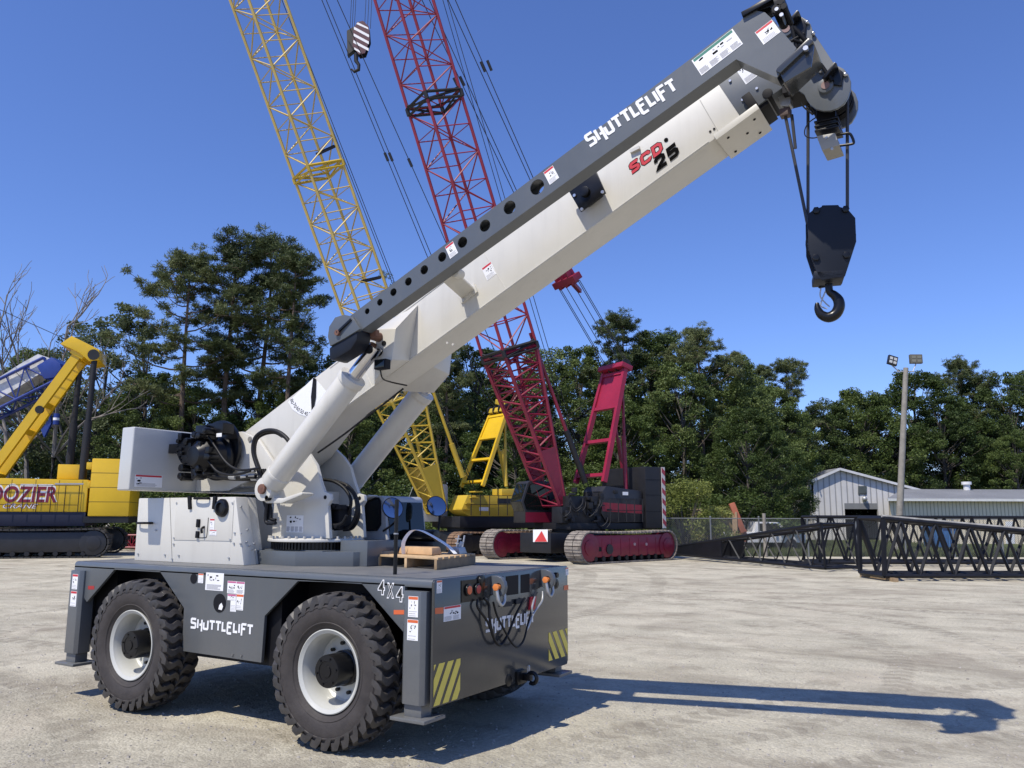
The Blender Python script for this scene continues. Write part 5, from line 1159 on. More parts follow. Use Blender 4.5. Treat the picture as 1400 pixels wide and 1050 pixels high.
# boom
Fb = planehit(757, 690, fr(1.2, 0, 0), fr.l)
def bp_(px, py, y=0.0): return planehit(px, py, fr(0, y, 0), fr.l)
J1 = bp_(697, 482); J2 = bp_(597, 140); J3 = bp_(552, 0); 
bd = (J3-J1).normalized(); J2 = J1+bd*((J2-J1).length); J3 = J1+bd*((J3-J1).length*1.35)
sc = (J1-CAM).dot(_f)/F     # metres per pixel there
print('RED', o_red, Fb, J1, J2, J3, sc)
BW = 1.9
m = MB(); cor = lattice(m, Fb, J1, 1.5, BW, 0.35, BW, fr.l, 9, 0.09, 0.05, kind='v'); lattice(m, Fb.lerp(J1, .3), J1, 1.3, BW*.92, 0.8, BW*.92, fr.l, 6, 0.04, 0.04, kind='x'); 
for s in (-1, 1):
    p = Fb+fr.l*s*.75; q = Fb.lerp(J1, .36)+fr.l*s*.85; u = fr.l.cross((J1-Fb).normalized()); m.hexa([p-u*.18+fr.l*.04, p+u*.18+fr.l*.04, q+u*.5+fr.l*.04, q-u*.5+fr.l*.04], [p-u*.18-fr.l*.04, p+u*.18-fr.l*.04, q+u*.5-fr.l*.04, q-u*.5-fr.l*.04])
m.build('boom_butt', redp, red, fixn=False)
m = MB(); lattice(m, J1+bd*.15, J2-bd*.15, BW, BW, BW, BW, fr.l, 9, 0.075, 0.034, kind='x'); m.build('boom_section', redb, red, fixn=False)
m = MB(); lattice(m, J2+bd*.15, J3, BW, BW, BW, BW, fr.l, 9, 0.075, 0.034, kind='x'); m.build('boom_section', redb, red, fixn=False)
for J in (J1, J2):
    m = MB(); lattice(m, J-bd*.17, J+bd*.17, BW+.05, BW+.05, BW+.05, BW+.05, fr.l, 1, 0.10, 0.06, kind='x'); u = fr.l.cross(bd)
    for sx in (-1, 1): m.cyl(J+fr.l*BW/2*sx-u*BW/2+bd*.3, J+fr.l*BW/2*sx+u*BW/2-bd*.3, 0.05, 5); m.cyl(J-fr.l*BW/2+u*sx*BW/2+bd*.3, J+fr.l*BW/2+u*sx*BW/2-bd*.3, 0.05, 5)
    m.build('boom_joint', dkm, red, fixn=False)
# boom stops
for s in (-1, 1):
    m = MB(); a = bp_(862 if False else 798, 655, s*.7); b = bp_(725, 455, s*.7); a = fr(-.3, s*.7, 0)+Vector((0, 0, a.z)); a = bp_(800, 660, s*.75); mid_ = a.lerp(b, .35)
    m.cyl(a, mid_, 0.14, 12); m.build('boom_stop', dkm, red); m = MB(); m.cyl(mid_, b, 0.09, 10); m.build('boom_stop_rod', redp, red)
# live mast (gantry): two legs, cross boxes, head sheaves
def gantry(fr, par, a_px, b_px, ws, wt, mt, name='gantry', rungs=(0.06, 0.36, 0.66, 0.97), t=0.3, plate=True):
    a = planehit(*a_px, fr(0, 0, 0), fr.l); b = planehit(*b_px, fr(0, 0, 0), fr.l); d = (b-a).normalized(); u = fr.l.cross(d)
    m = MB(); L = lambda k, s: a.lerp(b, k)+fr.l*s*(ws+(wt-ws)*k)/2
    for s in (-1, 1): m.bar(L(0, s), L(1.03, s), t*.8, t, up=u)
    for k in rungs: m.bar(L(k, -1), L(k, 1), t*.7, t*.8, up=u)
    if plate: m.prism([L(.66, -1), L(.66, 1), L(.97, 1), L(.97, -1)], u*0.03)
    g_ = m.build(name, mt, par, bevel=0.0)
    m = MB()
    for s in (-.5, -.17, .17, .5): m.cyl(b+d*.25+fr.l*(s*wt-.05), b+d*.25+fr.l*(s*wt+.05), 0.3, 18)

    m.build('gantry_sheave', dkm, g_)
    return a, b, d, u, g_
a, b, d, u, g_ = gantry(fr, red, (806, 660), (840, 508), 2.3, 1.7, redg, t=0.24)
m = MB(); m.bar(b+fr.l*1.0+d*.15, b-fr.l*1.0+d*.15, 0.7, 0.25, up=d); m.build('gantry_head', redg, g_, bevel=0.02)
GH = b+d*.4
for s in (-.6, .6):
    e = planehit(856, 672, fr(0, s*1.4, 0), fr.l); m = MB(); m.cyl(b+fr.l*s, e, 0.07, 10); m.cyl(b.lerp(e, .55)+fr.l*s*.4, e, 0.11, 10); m.build('gantry_backstay', redp, red)
# bridle block and rope falls from the gantry head to the pendants
BRp = planehit(775, 384, fr(0, 0, 0), fr.l); bdir = (BRp-GH).normalized()
m = MB(); m.bar(BRp+fr.l*.9, BRp-fr.l*.9, 0.55, 0.35, up=bdir); 
for s in (-.5, 0, .5): m.bar(BRp+fr.l*s-bdir*.3, BRp+fr.l*s+bdir*.75, 0.5, 0.12, up=fr.l)
m.bar(BRp+fr.l*.3-bdir*.2, BRp-fr.l*.3-fr.f*.8-bdir*.4, 0.2, 0.2); m.build('bridle_block', redp, red, bevel=0.02)
for k in range(6):
    s = (-.9, -.78, -.3, .3, .78, .9)[k]; wire(red, GH+fr.l*s, BRp+fr.l*s-bdir*.2, 0.02, 'luffing_rope')
for s, pxx in ((-.8, 0), (-.65, 6), (.65, -3), (.8, 3)):
    top = bp_(598+pxx, 0)+fr.l*s; dd = (top-BRp).normalized(); wire(red, BRp+fr.l*s+dd*.5, top+dd*8, 0.022)
    q = planehit(648+pxx, 108, fr(0, s, 0), fr.l); m = MB(); t_ = (q-BRp).dot(dd); m.cyl(BRp+fr.l*s+dd*t_, BRp+fr.l*s+dd*(t_+.5), 0.07, 6); m.build('pendant_link', wirem, red)
# hoist ropes inside the boom
for s in (-.2, .15): wire(red, fr(-.6, s, 3.3), bp_(610, 0)+fr.l*s+bd*5, 0.018, 'hoist_rope')
# hook block in the air: hangs in front of the red boom head
hk0 = planehit(489, 50, fr(9.0, 0, 0), fr.f)
hk = thing('striped_hook_block', tuple(hk0), 'hook block with diagonal maroon and white stripes hanging high between two lattice booms', 'hook block')
s_ = (hk0-CAM).dot(_f)/F
ax1 = azv(AZ+90-60); nrm = azv(AZ-60)
R_ = _r.copy(); R_.z = 0; R_.normalize(); N_ = Vector((_f.x, _f.y, 0)).normalized()*-1
hkp = [hk0+R_*(x-489)*s_+UZ*(50-y)*s_ for x, y in ((483, 42), (488, 30), (496, 28), (504, 36), (506, 56), (500, 76), (492, 78), (483, 66))]
m = MB(); m.prism([p-N_*.35 for p in hkp], N_*.06); o = m.build('side_plate', dkm, hk)
m = MB(); m.prism([p+N_*.05 for p in hkp], N_*.06); o = m.build('side_plate', mat_paint('stripe_maroon', (0.07, 0.012, 0.025), 0.5), hk)
for k in range(5):
    y0 = 24+k*10; q = [(484, y0+3), (505, y0+15), (505, y0+19), (484, y0+7)]
    q = [(max(484, min(505, x)), min(76, y)) for x, y in q]
    if k == 0: q = [(489, 30.5), (503, 38), (504, 41), (487, 33)]
    if k == 4: q = [(485, 67.5), (494, 73), (494, 76), (486, 71)]
    m = MB(); m.prism([hk0+R_*(x-489)*s_+UZ*(50-y)*s_+N_*.113 for x, y in q], N_*.004); m.build('block_stripe', white, o)
m = MB(); m.prism([hk0+R_*(x-489)*s_+UZ*(50-y)*s_-N_*.3 for x, y in ((474, 42), (483, 36), (485, 70), (476, 78))], N_*.35); m.build('sheave_case', dkm, hk)
m = MB(); m.tube([hk0+R_*(x-489)*s_+UZ*(50-y)*s_ for x, y in ((488, 76), (488, 86), (492, 92), (492, 99), (486, 102), (482, 98))], [0.14, .12, .10, .10, .09, .05], 10, 1); m.build('hook', dkm, hk)
for x in (478, 481, 484, 498, 502, 506): wire(hk, hk0+R_*(x-489)*s_+UZ*.5, hk0+R_*(x+2-489)*s_+UZ*(60*s_+4), 0.016, 'hoist_rope')
# ================================================================== yellow lattice crane
AY = 246
o_y = atD(640, 740, 46); o_y.z = 0; fy = Frame(o_y, AY)
ylw = thing('crawler_crane', tuple(o_y), 'yellow crawler crane with pale yellow lattice boom, parked behind the dark red crane', 'crane')
frY = Frame(o_y, 74.5-180)
for yy in (-2.6, 2.6): make_track(frY, ylw, 6.6, 0.9, 1.25, yy, mat_paint('track_rusty', (0.20, 0.12, 0.07), 0.85, var=0.4), dkm, 48)
m = MB(); frY.box(m, -1.6, 1.6, -2.3, 2.3, 0.4, 1.2); m.cyl(fy(0, 0, 1.15), fy(0, 0, 1.5), 1.2, 28); m.build('carbody', dkm, ylw, bevel=0.03)
m = MB(); fy.box(m, -4.0, 1.5, -1.5, 1.55, 1.45, 2.05); fy.box(m, -4.0, 1.2, -1.4, 1.5, 1.4, 1.5); m.build('upper_frame', dkm, ylw, bevel=0.02)
m = MB(); fy.prof(m, [(-4.2, 2.06), (1.0, 2.06), (1.45, 2.4), (1.05, 3.2), (-4.2, 3.2)], 0.2, 1.6); fy.box(m, -3.0, -1.4, 0.3, 1.3, 3.2, 3.6); hs = m.build('machinery_house', yelp, ylw, bevel=0.04)
m = MB()
for k in range(7): m.bar(fy(0.9-.6*k, 1.72, 2.1), fy(0.9-.6*k, 1.72, 3.2), 0.03)
for z in (2.7, 3.2): m.bar(fy(.9, 1.72, z), fy(-3.0, 1.72, z), 0.03)
m.build('handrail', dkm, ylw)
for k in range(4): 
    m = MB(); fy.box(m, 1.0-.28*k, 1.5-.28*k, 1.1, 1.75, 2.4+.32*k, 2.46+.32*k); m.build('step', yelp, ylw)
decal(hs, fy(0.3, 1.605, 2.35), -fy.f, UZ, 0.6, 0.2, head=0, lines=1, pic=False, name='house_label'); 
m = MB(); m.prism([fy(-.9, 1.605, 2.75), fy(-1.9, 1.605, 2.75), fy(-1.9, 1.605, 3.05), fy(-.9, 1.605, 3.05)], fy.l*.004); m.build('house_panel', dkm2, hs)
m = MB(); fy.box(m, -5.0, -4.25, -1.5, 1.6, 1.6, 3.9); m.build('counterweight', yelp, ylw, bevel=0.04)
cbm = mat_paint('cab_white', (0.5, 0.5, 0.48), 0.4); crane_cab(fy, ylw, 0.9, -1.9, 1.75, cbm, 1.05)
def yp(px, py, y=0.0): return planehit(px, py, fy(0, y, 0), fy.l)
Fy = yp(597, 700); K1 = yp(546, 545); K2 = yp(436, 235); K3 = yp(352, 0)
yd = (K3-K1).normalized(); K2 = K1+yd*(K2-K1).length; K3 = K1+yd*(K3-K1).length*1.3; YW = 2.0
print('YEL', o_y, Fy, K1, K3)
m = MB(); lattice(m, Fy, K1, 1.4, YW, 0.4, YW, fy.l, 7, 0.09, 0.045, kind='v')
for s in (-1, 1):
    p = Fy+fy.l*s*.7; q = Fy.lerp(K1, .4)+fy.l*s*.85; u = fy.l.cross((K1-Fy).normalized()); m.hexa([p-u*.2+fy.l*.04, p+u*.2+fy.l*.04, q+u*.55+fy.l*.04, q-u*.55+fy.l*.04], [p-u*.2-fy.l*.04, p+u*.2-fy.l*.04, q+u*.55-fy.l*.04, q-u*.55-fy.l*.04])
m.build('boom_butt', yelp, ylw, fixn=False)
m = MB(); lattice(m, K1, K2-yd*.12, YW, YW, YW, YW, fy.l, 11, 0.08, 0.036, kind='x'); m.build('boom_section', yell, ylw, fixn=False)
m = MB(); lattice(m, K2+yd*.12, K3, YW, YW, YW, YW, fy.l, 12, 0.08, 0.036, kind='x'); m.build('boom_section', yell, ylw, fixn=False)
m = MB(); lattice(m, K2-yd*.15, K2+yd*.15, YW+.05, YW+.05, YW+.05, YW+.05, fy.l, 1, .1, .055, kind='x'); m.build('boom_joint', yelp, ylw, fixn=False)
for (p0, p1) in (((433, 211), (457, 200)), ((494, 385), (520, 379))):
    m = MB(); a = yp(*p0, .9); b = yp(*p1, .9); m.cyl(a, b, 0.09, 8); m.build('boom_winch', dkm, ylw)
for s in (-1, 1):
    a = yp(633, 652, s*.75); b = yp(580, 500, s*.75); m = MB(); m.cyl(a, a.lerp(b, .3), 0.15, 12); m.cyl(a.lerp(b, .3), b, 0.09, 10); m.build('boom_stop', yelp, ylw)
a, b, d, u, g_ = gantry(fy, ylw, (645, 665), (681, 566), 2.3, 1.7, yelb, t=0.20)
m = MB(); m.bar(b+fy.l*.9+d*.2, b-fy.l*.9+d*.2, 0.4, 0.3, up=d); m.bar(b+d*.6+fy.l*.6, b+d*.9-fy.l*.6, .3, .3); m.build('gantry_head', yelp, g_, bevel=0.02)
for s in (-.7, .7):
    e = yp(692, 665, s*1.3); m = MB(); m.cyl(b+fy.l*s, e, 0.08, 10); m.cyl(b.lerp(e, .5)+fy.l*s*.3, e, 0.12, 10); m.build('gantry_backstay', yelp, ylw)
GY = b+d*.6
for s, (p0, p1) in ((-.8, ((440, 0), (584, 350))), (-.55, ((446, 0), (590, 350))), (.7, ((470, 20), (618, 350)))):
    a = planehit(*p0, fy(0, s, 0), fy.l); b_ = planehit(*p1, fy(0, s, 0), fy.l); dd = (a-b_).normalized()
    wire(ylw, b_-dd*9, a+dd*10, 0.024); q = b_.lerp(a, .38); m = MB(); m.cyl(q, q+dd*.5, 0.08, 6); m.build('pendant_link', wirem, ylw)
    wire(ylw, b_-dd*9, GY+fy.l*s, 0.024)
for s in (-.15, .1): wire(ylw, fy(-.5, s, 3.3), yp(383, 0)+fy.l*s+yd*5, 0.02, 'hoist_rope')
# ================================================================== bright yellow crawler crane at the left
AL = 228
o_l = atD(40, 752, 40.5); o_l.z = 0; fl = Frame(o_l, AL)
lcr = thing('crawler_crane', tuple(o_l), 'bright yellow crawler crane with maroon lettering on its side, at the left edge', 'crane')
Lf = Vector((-34.99, 18.36, 0))
fr2 = Frame(Lf-fl.f*3.6, AL)
fu = Frame(fr2(-0.2, -2.3, 0), AL)
en = planehit(150, 742, fr2(0, .35, 0), fr2.l); en.z = 0; fr2 = Frame(en+fr2.f*3.8-fr2.l*.35, AL)
make_track(fr2, lcr, 7.6, 0.95, 1.42, 0.35, trackd, dkm2, 60)
make_track(fr2, lcr, 7.6, 0.95, 1.42, -5.0, trackd, dkm2, 60)
m = MB(); fr2.box(m, -1.6, 1.6, -4.6, 0, .45, 1.2); m.cyl(fr2(0, -2.3, 1.15), fr2(0, -2.3, 1.55), 1.3, 28); m.build('carbody', dkm, lcr, bevel=0.03)
def lp(px, py, y): return planehit(px, py, fu(0, y, 0), fu.l)
YS = 1.65
def lx(px, py, y=YS): q = lp(px, py, y)-fu.o; return q.dot(fu.f), q.z
xa = lx(118, 690)[0]; xc = lx(177, 690)[0]; ztop = lx(140, 655)[1]; zt2 = lx(140, 627)[1]; zb_ = lx(60, 700)[1]; zb2 = lx(140, 706)[1]
print('LEFT', xa, xc, ztop, zt2, zb_, zb2)
m = MB(); fu.box(m, xa, xa+7.5, -1.6, YS-.02, 1.5, zb_); m.build('upper_frame', mat_paint('navy_sill', (0.012, 0.014, 0.035), 0.5), lcr, bevel=0.02)
m = MB(); fu.prof(m, [(xa, zb_+.003), (xa+7.5, zb_+.003), (xa+7.5, ztop), (xa, ztop-.05)], .1, YS); hs = m.build('machinery_house', yelb, lcr, bevel=0.04)
for k in range(6):
    m = MB(); x = xa+.25+1.05*k; m.bar(fu(x, YS+.002, zb_+.03), fu(x, YS+.002, ztop-.08), .02, .008, up=fu.l); m.build('door_seam', mat_paint('joint_dark', (0.08, 0.05, 0.01), 0.7), hs)
m = MB()
for k in range(8): m.bar(fu(xa+.35+.62*k, YS+.12, zb_-.05), fu(xa+.35+.62*k, YS+.12, ztop-.35), 0.028)
for z in (ztop-.35, zb_+.35): m.bar(fu(xa+.35, YS+.12, z), fu(xa+5, YS+.12, z), 0.026)
m.build('handrail', dkm, lcr)
marm = mat_paint('maroon_lettering', (0.20, 0.012, 0.035), 0.5); 
def ltext(s, p0, p1, h, mt, y, bold, shear):
    A, B = lp(*p0, y), lp(*p1, y); u = -fu.f; w = (B-A).dot(u); return text_on('side_lettering', s, (A+B)/2+UZ*h/2, u, UZ, w, h, mt, hs, bold=bold, shear=shear, thick=0.004)
ltext('DOZIER', (-17, 686), (78, 686), 0.88, white, YS+.004, 0.05, 0.1); ltext('DOZIER', (-16, 687), (77, 687), 0.80, marm, YS+.009, 0.025, 0.1)
ltext('CRANE', (3, 695), (52, 695), 0.24, marm, YS+.004, 0.05, 0.3); ltext('CRANE', (3.6, 695), (51.4, 695), 0.22, white, YS+.009, 0.0, 0.3)
m = MB(); m.prism([lp(x, y, YS+.003) for x, y in ((75, 662.5), (114, 662.5), (114, 660.5), (75, 660.5))], fu.l*.004); m.build('label_strip', greyv, hs)
m = MB(); fu.box(m, xc, xa-.1, -1.75, YS+.05, zb2, zt2); cwt = m.build('counterweight', yelb, lcr, bevel=0.06)
for k in range(1, 4):
    z = zb2+(zt2-zb2)*k/4; m = MB(); fu.box(m, xc-.004, xa-.096, -1.754, YS+.054, z-.012, z+.012); m.build('slab_joint', mat_paint('joint_dark', (0.08, 0.05, 0.01), 0.7), cwt)
for zz in (zt2-.2, zb2+(zt2-zb2)*.6): 
    m = MB(); fu.box(m, xa-.1, xa+.15, YS-.5, YS, zz-.35, zz); m.build('weight_lug', yelb, cwt, bevel=0.03)
m = MB(); fu.box(m, xc-.0, xa+.1, -1.7, YS, zb2-.32, zb2-.005); m.build('tail_sill', dkm, lcr)
m = MB(); fu.box(m, xa+.5, xa+1.6, -.6, .9, ztop, ztop+.75); m.build('roof_box', yelb, lcr, bevel=0.03)
A = lp(-20, 660, 0); B = lp(117, 478, 0)
a, b, d, u, g_ = gantry(fu, lcr, (-20, 668), (112, 487), 1.9, 1.5, yelb, t=0.42, rungs=(.1, .42, .62, .98), plate=False)
m = MB(); m.bar(b+fu.l*1.0+d*.1, b-fu.l*1.0+d*.1, 0.6, .7, up=u); q0 = lp(122, 487, .9); q1 = lp(84, 468, .9); q2 = lp(98, 460, .9)
m.prism([lp(x, y, 1.1) for x, y in ((82, 470), (98, 459), (120, 470), (136, 478), (135, 492), (122, 494), (108, 482), (100, 478))], fu.l*-2.1); m.build('gantry_head', yelb, g_, bevel=0.03)
m = MB(); c = lp(128, 485, 1.1); m.cyl(c, c+fu.l*.06, .28, 20); m.build('gantry_sheave', dkm, g_); m = MB(); c = lp(54, 560, 1.0); m.cyl(c-fu.l*.1, c+fu.l*.06, .2, 16); m.build('gantry_sheave', dkm, g_)
for (p0, p1, s) in (((110, 495), (92, 665), -.8), ((129, 492), (112, 662), .95)):
    a_ = lp(*p0, s); e = lp(*p1, s); m = MB(); m.cyl(a_, a_.lerp(e, .5), .14, 10); m.cyl(a_.lerp(e, .5), e, .19, 10); m.build('gantry_backstay', dkm, lcr)
for k in range(9):
    s = -.9+1.8*k/8; e = lp(-30, 410, s); st_ = lp(95, 466, s); dd = (e-st_); wire(lcr, st_, st_+dd*1.5, 0.018, 'luffing_rope')
# blue boom of a crane beyond
ob = atD(60, 540, 52)
blu = thing('blue_boom', (ob.x, ob.y, 0), 'blue and white box lattice boom rising behind the bright yellow crane at left', 'crane boom')
nb_ = Vector((_f.x, _f.y, 0)).normalized(); bq = lambda x, y, e=0: planehit(x, y, ob+nb_*e, nb_)
a = bq(76, 508); b = bq(-70, 580); dd = (b-a).normalized()
m = MB(); lattice(m, a, b+dd*8, 1.6, 1.6, 1.7, 1.7, nb_, 12, .10, .05, kind='x'); bb_ = m.build('boom_lattice', bluep, blu, fixn=False)
m = MB(); m.prism([bq(x, y, -.9) for x, y in ((70, 488), (82, 497), (84, 503), (74, 516), (60, 518), (50, 500))], nb_*1.8); m.build('boom_head', bluep, blu, bevel=.03)
m = MB(); m.prism([bq(x, y, -.6) for x, y in ((68, 491), (52, 484), (30, 496), (0, 515), (-60, 545), (-60, 575), (0, 545), (40, 520), (64, 505))], nb_*1.2); m.build('boom_walkway', mat_paint('walkway_white', (.6, .6, .6), .6, var=.3, scale=2), blu)
m = MB(); c = bq(77, 573); m.cyl(c+UZ*.35, c-UZ*.35, .18, 14); bl_ = m.build('hook_ball', bluep, blu); m = MB(); m.cyl(c+UZ*.08, c-UZ*.08, .185, 14); m.build('ball_band', white, bl_)
m = MB(); m.prism([bq(x, y) for x, y in ((56, 588), (66, 575), (68, 565), (70, 578), (60, 598))], nb_*.2); m.build('boom_bracket', bluep, blu)
wire(blu, bq(78, 505), c+UZ*.3, .02, 'hoist_rope')
# a red lattice jib piece lying on the ground
a = atD(132, 737, 48); b = atD(200, 738, 48); a.z = b.z = .55; dd = (b-a)
m = MB(); lattice(m, a-dd*.02, b+dd*.6, .7, .7, .7, .7, nb_, 10, .05, .03, kind='x'); m.bar(b-dd*.2-UZ*.5, b-dd*.15+UZ*.7, .1); rj = m.build('lattice_section', redb, None, fixn=False)
tag(rj, 'low red lattice section lying on the ground behind the cream engine house at left', 'lattice section')
# ================================================================== dark lattice sections lying at the right
def lat_thing(label, a, b, wa, wb, ha, hb, nb, kind='v', rc=.075, rb=.045, mt=None):
    mid = (Vector(a)+Vector(b))/2; t = thing('lattice_section', (mid.x, mid.y, 0), label, 'lattice section', 'dark lattice boom sections lying on the gravel at the right')
    m = MB(); a = Vector(a); b = Vector(b); d = (b-a); sd = Vector((-d.y, d.x, 0)).normalized(); lattice(m, a, b, wa, wb, ha, hb, sd, nb, rc, rb, kind=kind); m.build('lattice', mt or latm, t, fixn=False)
    return t, a, b, sd
latm = mat_paint('black_lattice_paint', (0.008, 0.009, 0.013), 0.5, var=0.4, spec=0.3)
latg = mat_paint('lattice_dusty_top', (0.30, 0.29, 0.27), 0.8, var=0.4, scale=3)
pA = atZ(1194, 787, .12); pB = atZ(1420, 787, .12)
dirc = (pB-pA).normalized()
a = pA+UZ*.97; b = pA+dirc*8.2+UZ*.62
t, a, b, sd = lat_thing('nearest black lattice section with dusty pale top chord sloping down to the right', a, b, 1.7, 1.5, 1.85, 1.15, 7, rb=.06)
m = MB(); 
for s in (-1,): m.cyl(a+UZ*1.0+sd*s*.85, b+UZ*.65+sd*s*.75, .05, 6)
m.build('dusty_top_chord', latg, t)
for k, x in enumerate((.02, .98)):
    q = a.lerp(b, x); m = MB(); m.bar(q+sd*1.2-UZ*(q.z-.06), q-sd*1.2-UZ*(q.z-.06), .12, .12); o = m.build('timber_block', wooddk); tag(o, 'weathered timber packing block under the left end of the nearest black lattice section' if k == 0 else 'weathered timber packing block under the far right end of the nearest black lattice section', 'timber')
pC = atZ(1132, 772, .12); a = pC+UZ*1.0; b = pC+dirc*11+UZ*1.0
t, a, b, sd2 = lat_thing('straight black lattice section with level top chord behind the nearest sloping one', a+sd*1.6, b+sd*1.6, 1.7, 1.7, 1.9, 1.9, 9, rb=.045)
pD = atZ(1150, 777, .12); pE = atZ(935, 760, .12)
t, a, b, sd2 = lat_thing('tapered black lattice boom butt pointing left along the wire fence', pD+UZ*.85, pE+UZ*.28, 1.6, 1.0, 1.65, .35, 7, rb=.04)
m = MB(); u = (b-a).normalized()
for s in (-1, 1):
    q = a.lerp(b, .62)+sd2*s*.62; r = b+sd2*s*.5; m.hexa([q+UZ*.40, q-UZ*.35, r-UZ*.18, r+UZ*.18], [v+sd2*.05 for v in (q+UZ*.40, q-UZ*.35, r-UZ*.18, r+UZ*.18)])
m.build('butt_plate', latm, t)
m = MB(); q = a.lerp(b, .78)-sd2*.62; m.bar(q-u*.35, q+u*.35, .03, .22); m.build('small_plate', mat_paint('tan_plate', (.45, .3, .2), .6), t)
# timber, hook and cable pile near the joint of the sections
# ================================================================== chain link fence
fg = mat_paint('fence_metal', (0.20, 0.21, 0.21), 0.5, metal=0.5)
def mat_mesh():
    m = bpy.data.materials.new('chain_link'); nt = nodes_of(m); N = nt.nodes; L = nt.links
    out = N.new('ShaderNodeOutputMaterial'); b = N.new('ShaderNodeBsdfPrincipled'); tr = N.new('ShaderNodeBsdfTransparent'); mx = N.new('ShaderNodeMixShader')
    b.inputs['Base Color'].default_value = (0.12, 0.125, 0.125, 1); b.inputs['Roughness'].default_value = .5; b.inputs['Metallic'].default_value = .3
    tc = N.new('ShaderNodeTexCoord'); sep = N.new('ShaderNodeSeparateXYZ'); L.new(tc.outputs['UV'], sep.inputs[0])
    def band(op):
        a = N.new('ShaderNodeMath'); a.operation = op; L.new(sep.outputs['X'], a.inputs[0]); L.new(sep.outputs['Y'], a.inputs[1])
        f_ = N.new('ShaderNodeMath'); f_.operation = 'FRACT'; L.new(a.outputs[0], f_.inputs[0]); g_ = N.new('ShaderNodeMath'); g_.operation = 'LESS_THAN'; L.new(f_.outputs[0], g_.inputs[0]); g_.inputs[1].default_value = .14; return g_
    p, q = band('ADD'), band('SUBTRACT'); mxm = N.new('ShaderNodeMath'); mxm.operation = 'MAXIMUM'; L.new(p.outputs[0], mxm.inputs[0]); L.new(q.outputs[0], mxm.inputs[1])
    L.new(mxm.outputs[0], mx.inputs[0]); L.new(tr.outputs[0], mx.inputs[1]); L.new(b.outputs[0], mx.inputs[2]); L.new(mx.outputs[0], out.inputs[0]); return m
chain = mat_mesh()
fA = atD(905, 713, 43); fB = atD(1500, 713, 43); fA.z = fB.z = 0
fen = thing('wire_fence', tuple((fA+fB)/2), 'grey chain link fence running along the grass behind the black lattice sections', 'fence')
L_f = (fB-fA).length; n = 9
for k in range(n+1):
    p = fA.lerp(fB, k/n); m = MB(); m.cyl(p, p+UZ*2.05, .045, 8); m.ball(p+UZ*2.06, .055, 8); m.build('fence_post', fg, fen)
m = MB(); m.cyl(fA+UZ*1.98, fB+UZ*1.98, .028, 6); m.build('top_rail', fg, fen)
me = bpy.data.meshes.new('mesh_panel'); me.from_pydata([fA+UZ*.05, fB+UZ*.05, fB+UZ*1.95, fA+UZ*1.95], [], [(0, 1, 2, 3)]); uvl = me.uv_layers.new()
for i, (x, y) in enumerate(((0, 0), (L_f/.11, 0), (L_f/.11, 1.9/.11), (0, 1.9/.11))): uvl.data[i].uv = (x, y)
me.materials.append(chain); link('mesh_panel', me, fen)
tp_ = atZ(1047, 762, 0); m = MB(); m.cyl(tp_, tp_+UZ*2.25, .10, 9, .09); o = m.build('wood_post', mat_paint('grey_timber', (.26, .235, .20), .85, var=.3, scale=6, bump=.3)); tag(o, 'weathered wooden post standing in front of the wire fence', 'post')
# ================================================================== floodlight pole
pb = atD(1227, 745, 50); pb.z = 0; pt = planehit(1238.5, 503, pb, nb_)
polem = mat_paint('pole_timber', (0.27, 0.25, 0.215), 0.85, var=0.25, scale=3, bump=0.4, bscale=15)
fp = thing('floodlight_pole', tuple(pb), 'tall leaning wooden pole with two floodlights in front of the white shed', 'light pole')
m = MB(); m.cyl(pb-UZ*.1, pt, .22, 14, .15); m.build('pole', polem, fp)
m = MB(); m.cyl(planehit(1226, 508, pt, nb_), planehit(1250, 508, pt, nb_), .035, 8); m.build('crossarm', galv, fp)
for (x, y, w, h, rot) in ((1220, 493, 13, 13, .5), (1252, 491, 17, 13, 0)):
    c = planehit(x, y, pt, nb_); s = .045; R_ = Vector((_r.x, _r.y, 0)).normalized()
    hx, hz = w*s/2, h*s/2; ux = (R_*math.cos(rot)+UZ*-math.sin(rot)*.6).normalized(); uz = (UZ+R_*rot*.5).normalized(); ny = ux.cross(uz)
    m = MB(); pts = [c-ux*hx-uz*hz, c+ux*hx-uz*hz, c+ux*hx+uz*hz, c-ux*hx+uz*hz]; m.prism([p-ny*.12 for p in pts], ny*.24)
    fl_ = m.build('floodlight', dkm2 if rot else mat_paint('lamp_bronze', (.12, .11, .08), .5), fp, bevel=.02)
    for k in ((-.45, -.4), (.45, -.4), (-.45, .4), (.45, .4)):
        cc = c+ux*hx*k[0]+uz*hz*k[1]; 
        for sg_ in (-1,):
            m = MB(); q = [cc-ux*hx*.33-uz*hz*.28, cc+ux*hx*.33-uz*hz*.28, cc+ux*hx*.33+uz*hz*.28, cc-ux*hx*.33+uz*hz*.28]; dn = ny if ny.dot(CAM-c) > 0 else -ny
            m.prism([p+dn*.121 for p in q], dn*.01); m.build('lamp_lens', mat_paint('lens', (.5, .5, .48), .15) if rot else mat_paint('lens_dark', (.2, .19, .14), .3), fl_)
    m = MB(); m.cyl(c-uz*hz, planehit(1229 if x < 1230 else 1248, 508, pt, nb_), .035, 6); m.build('lamp_bracket', galv, fl_)
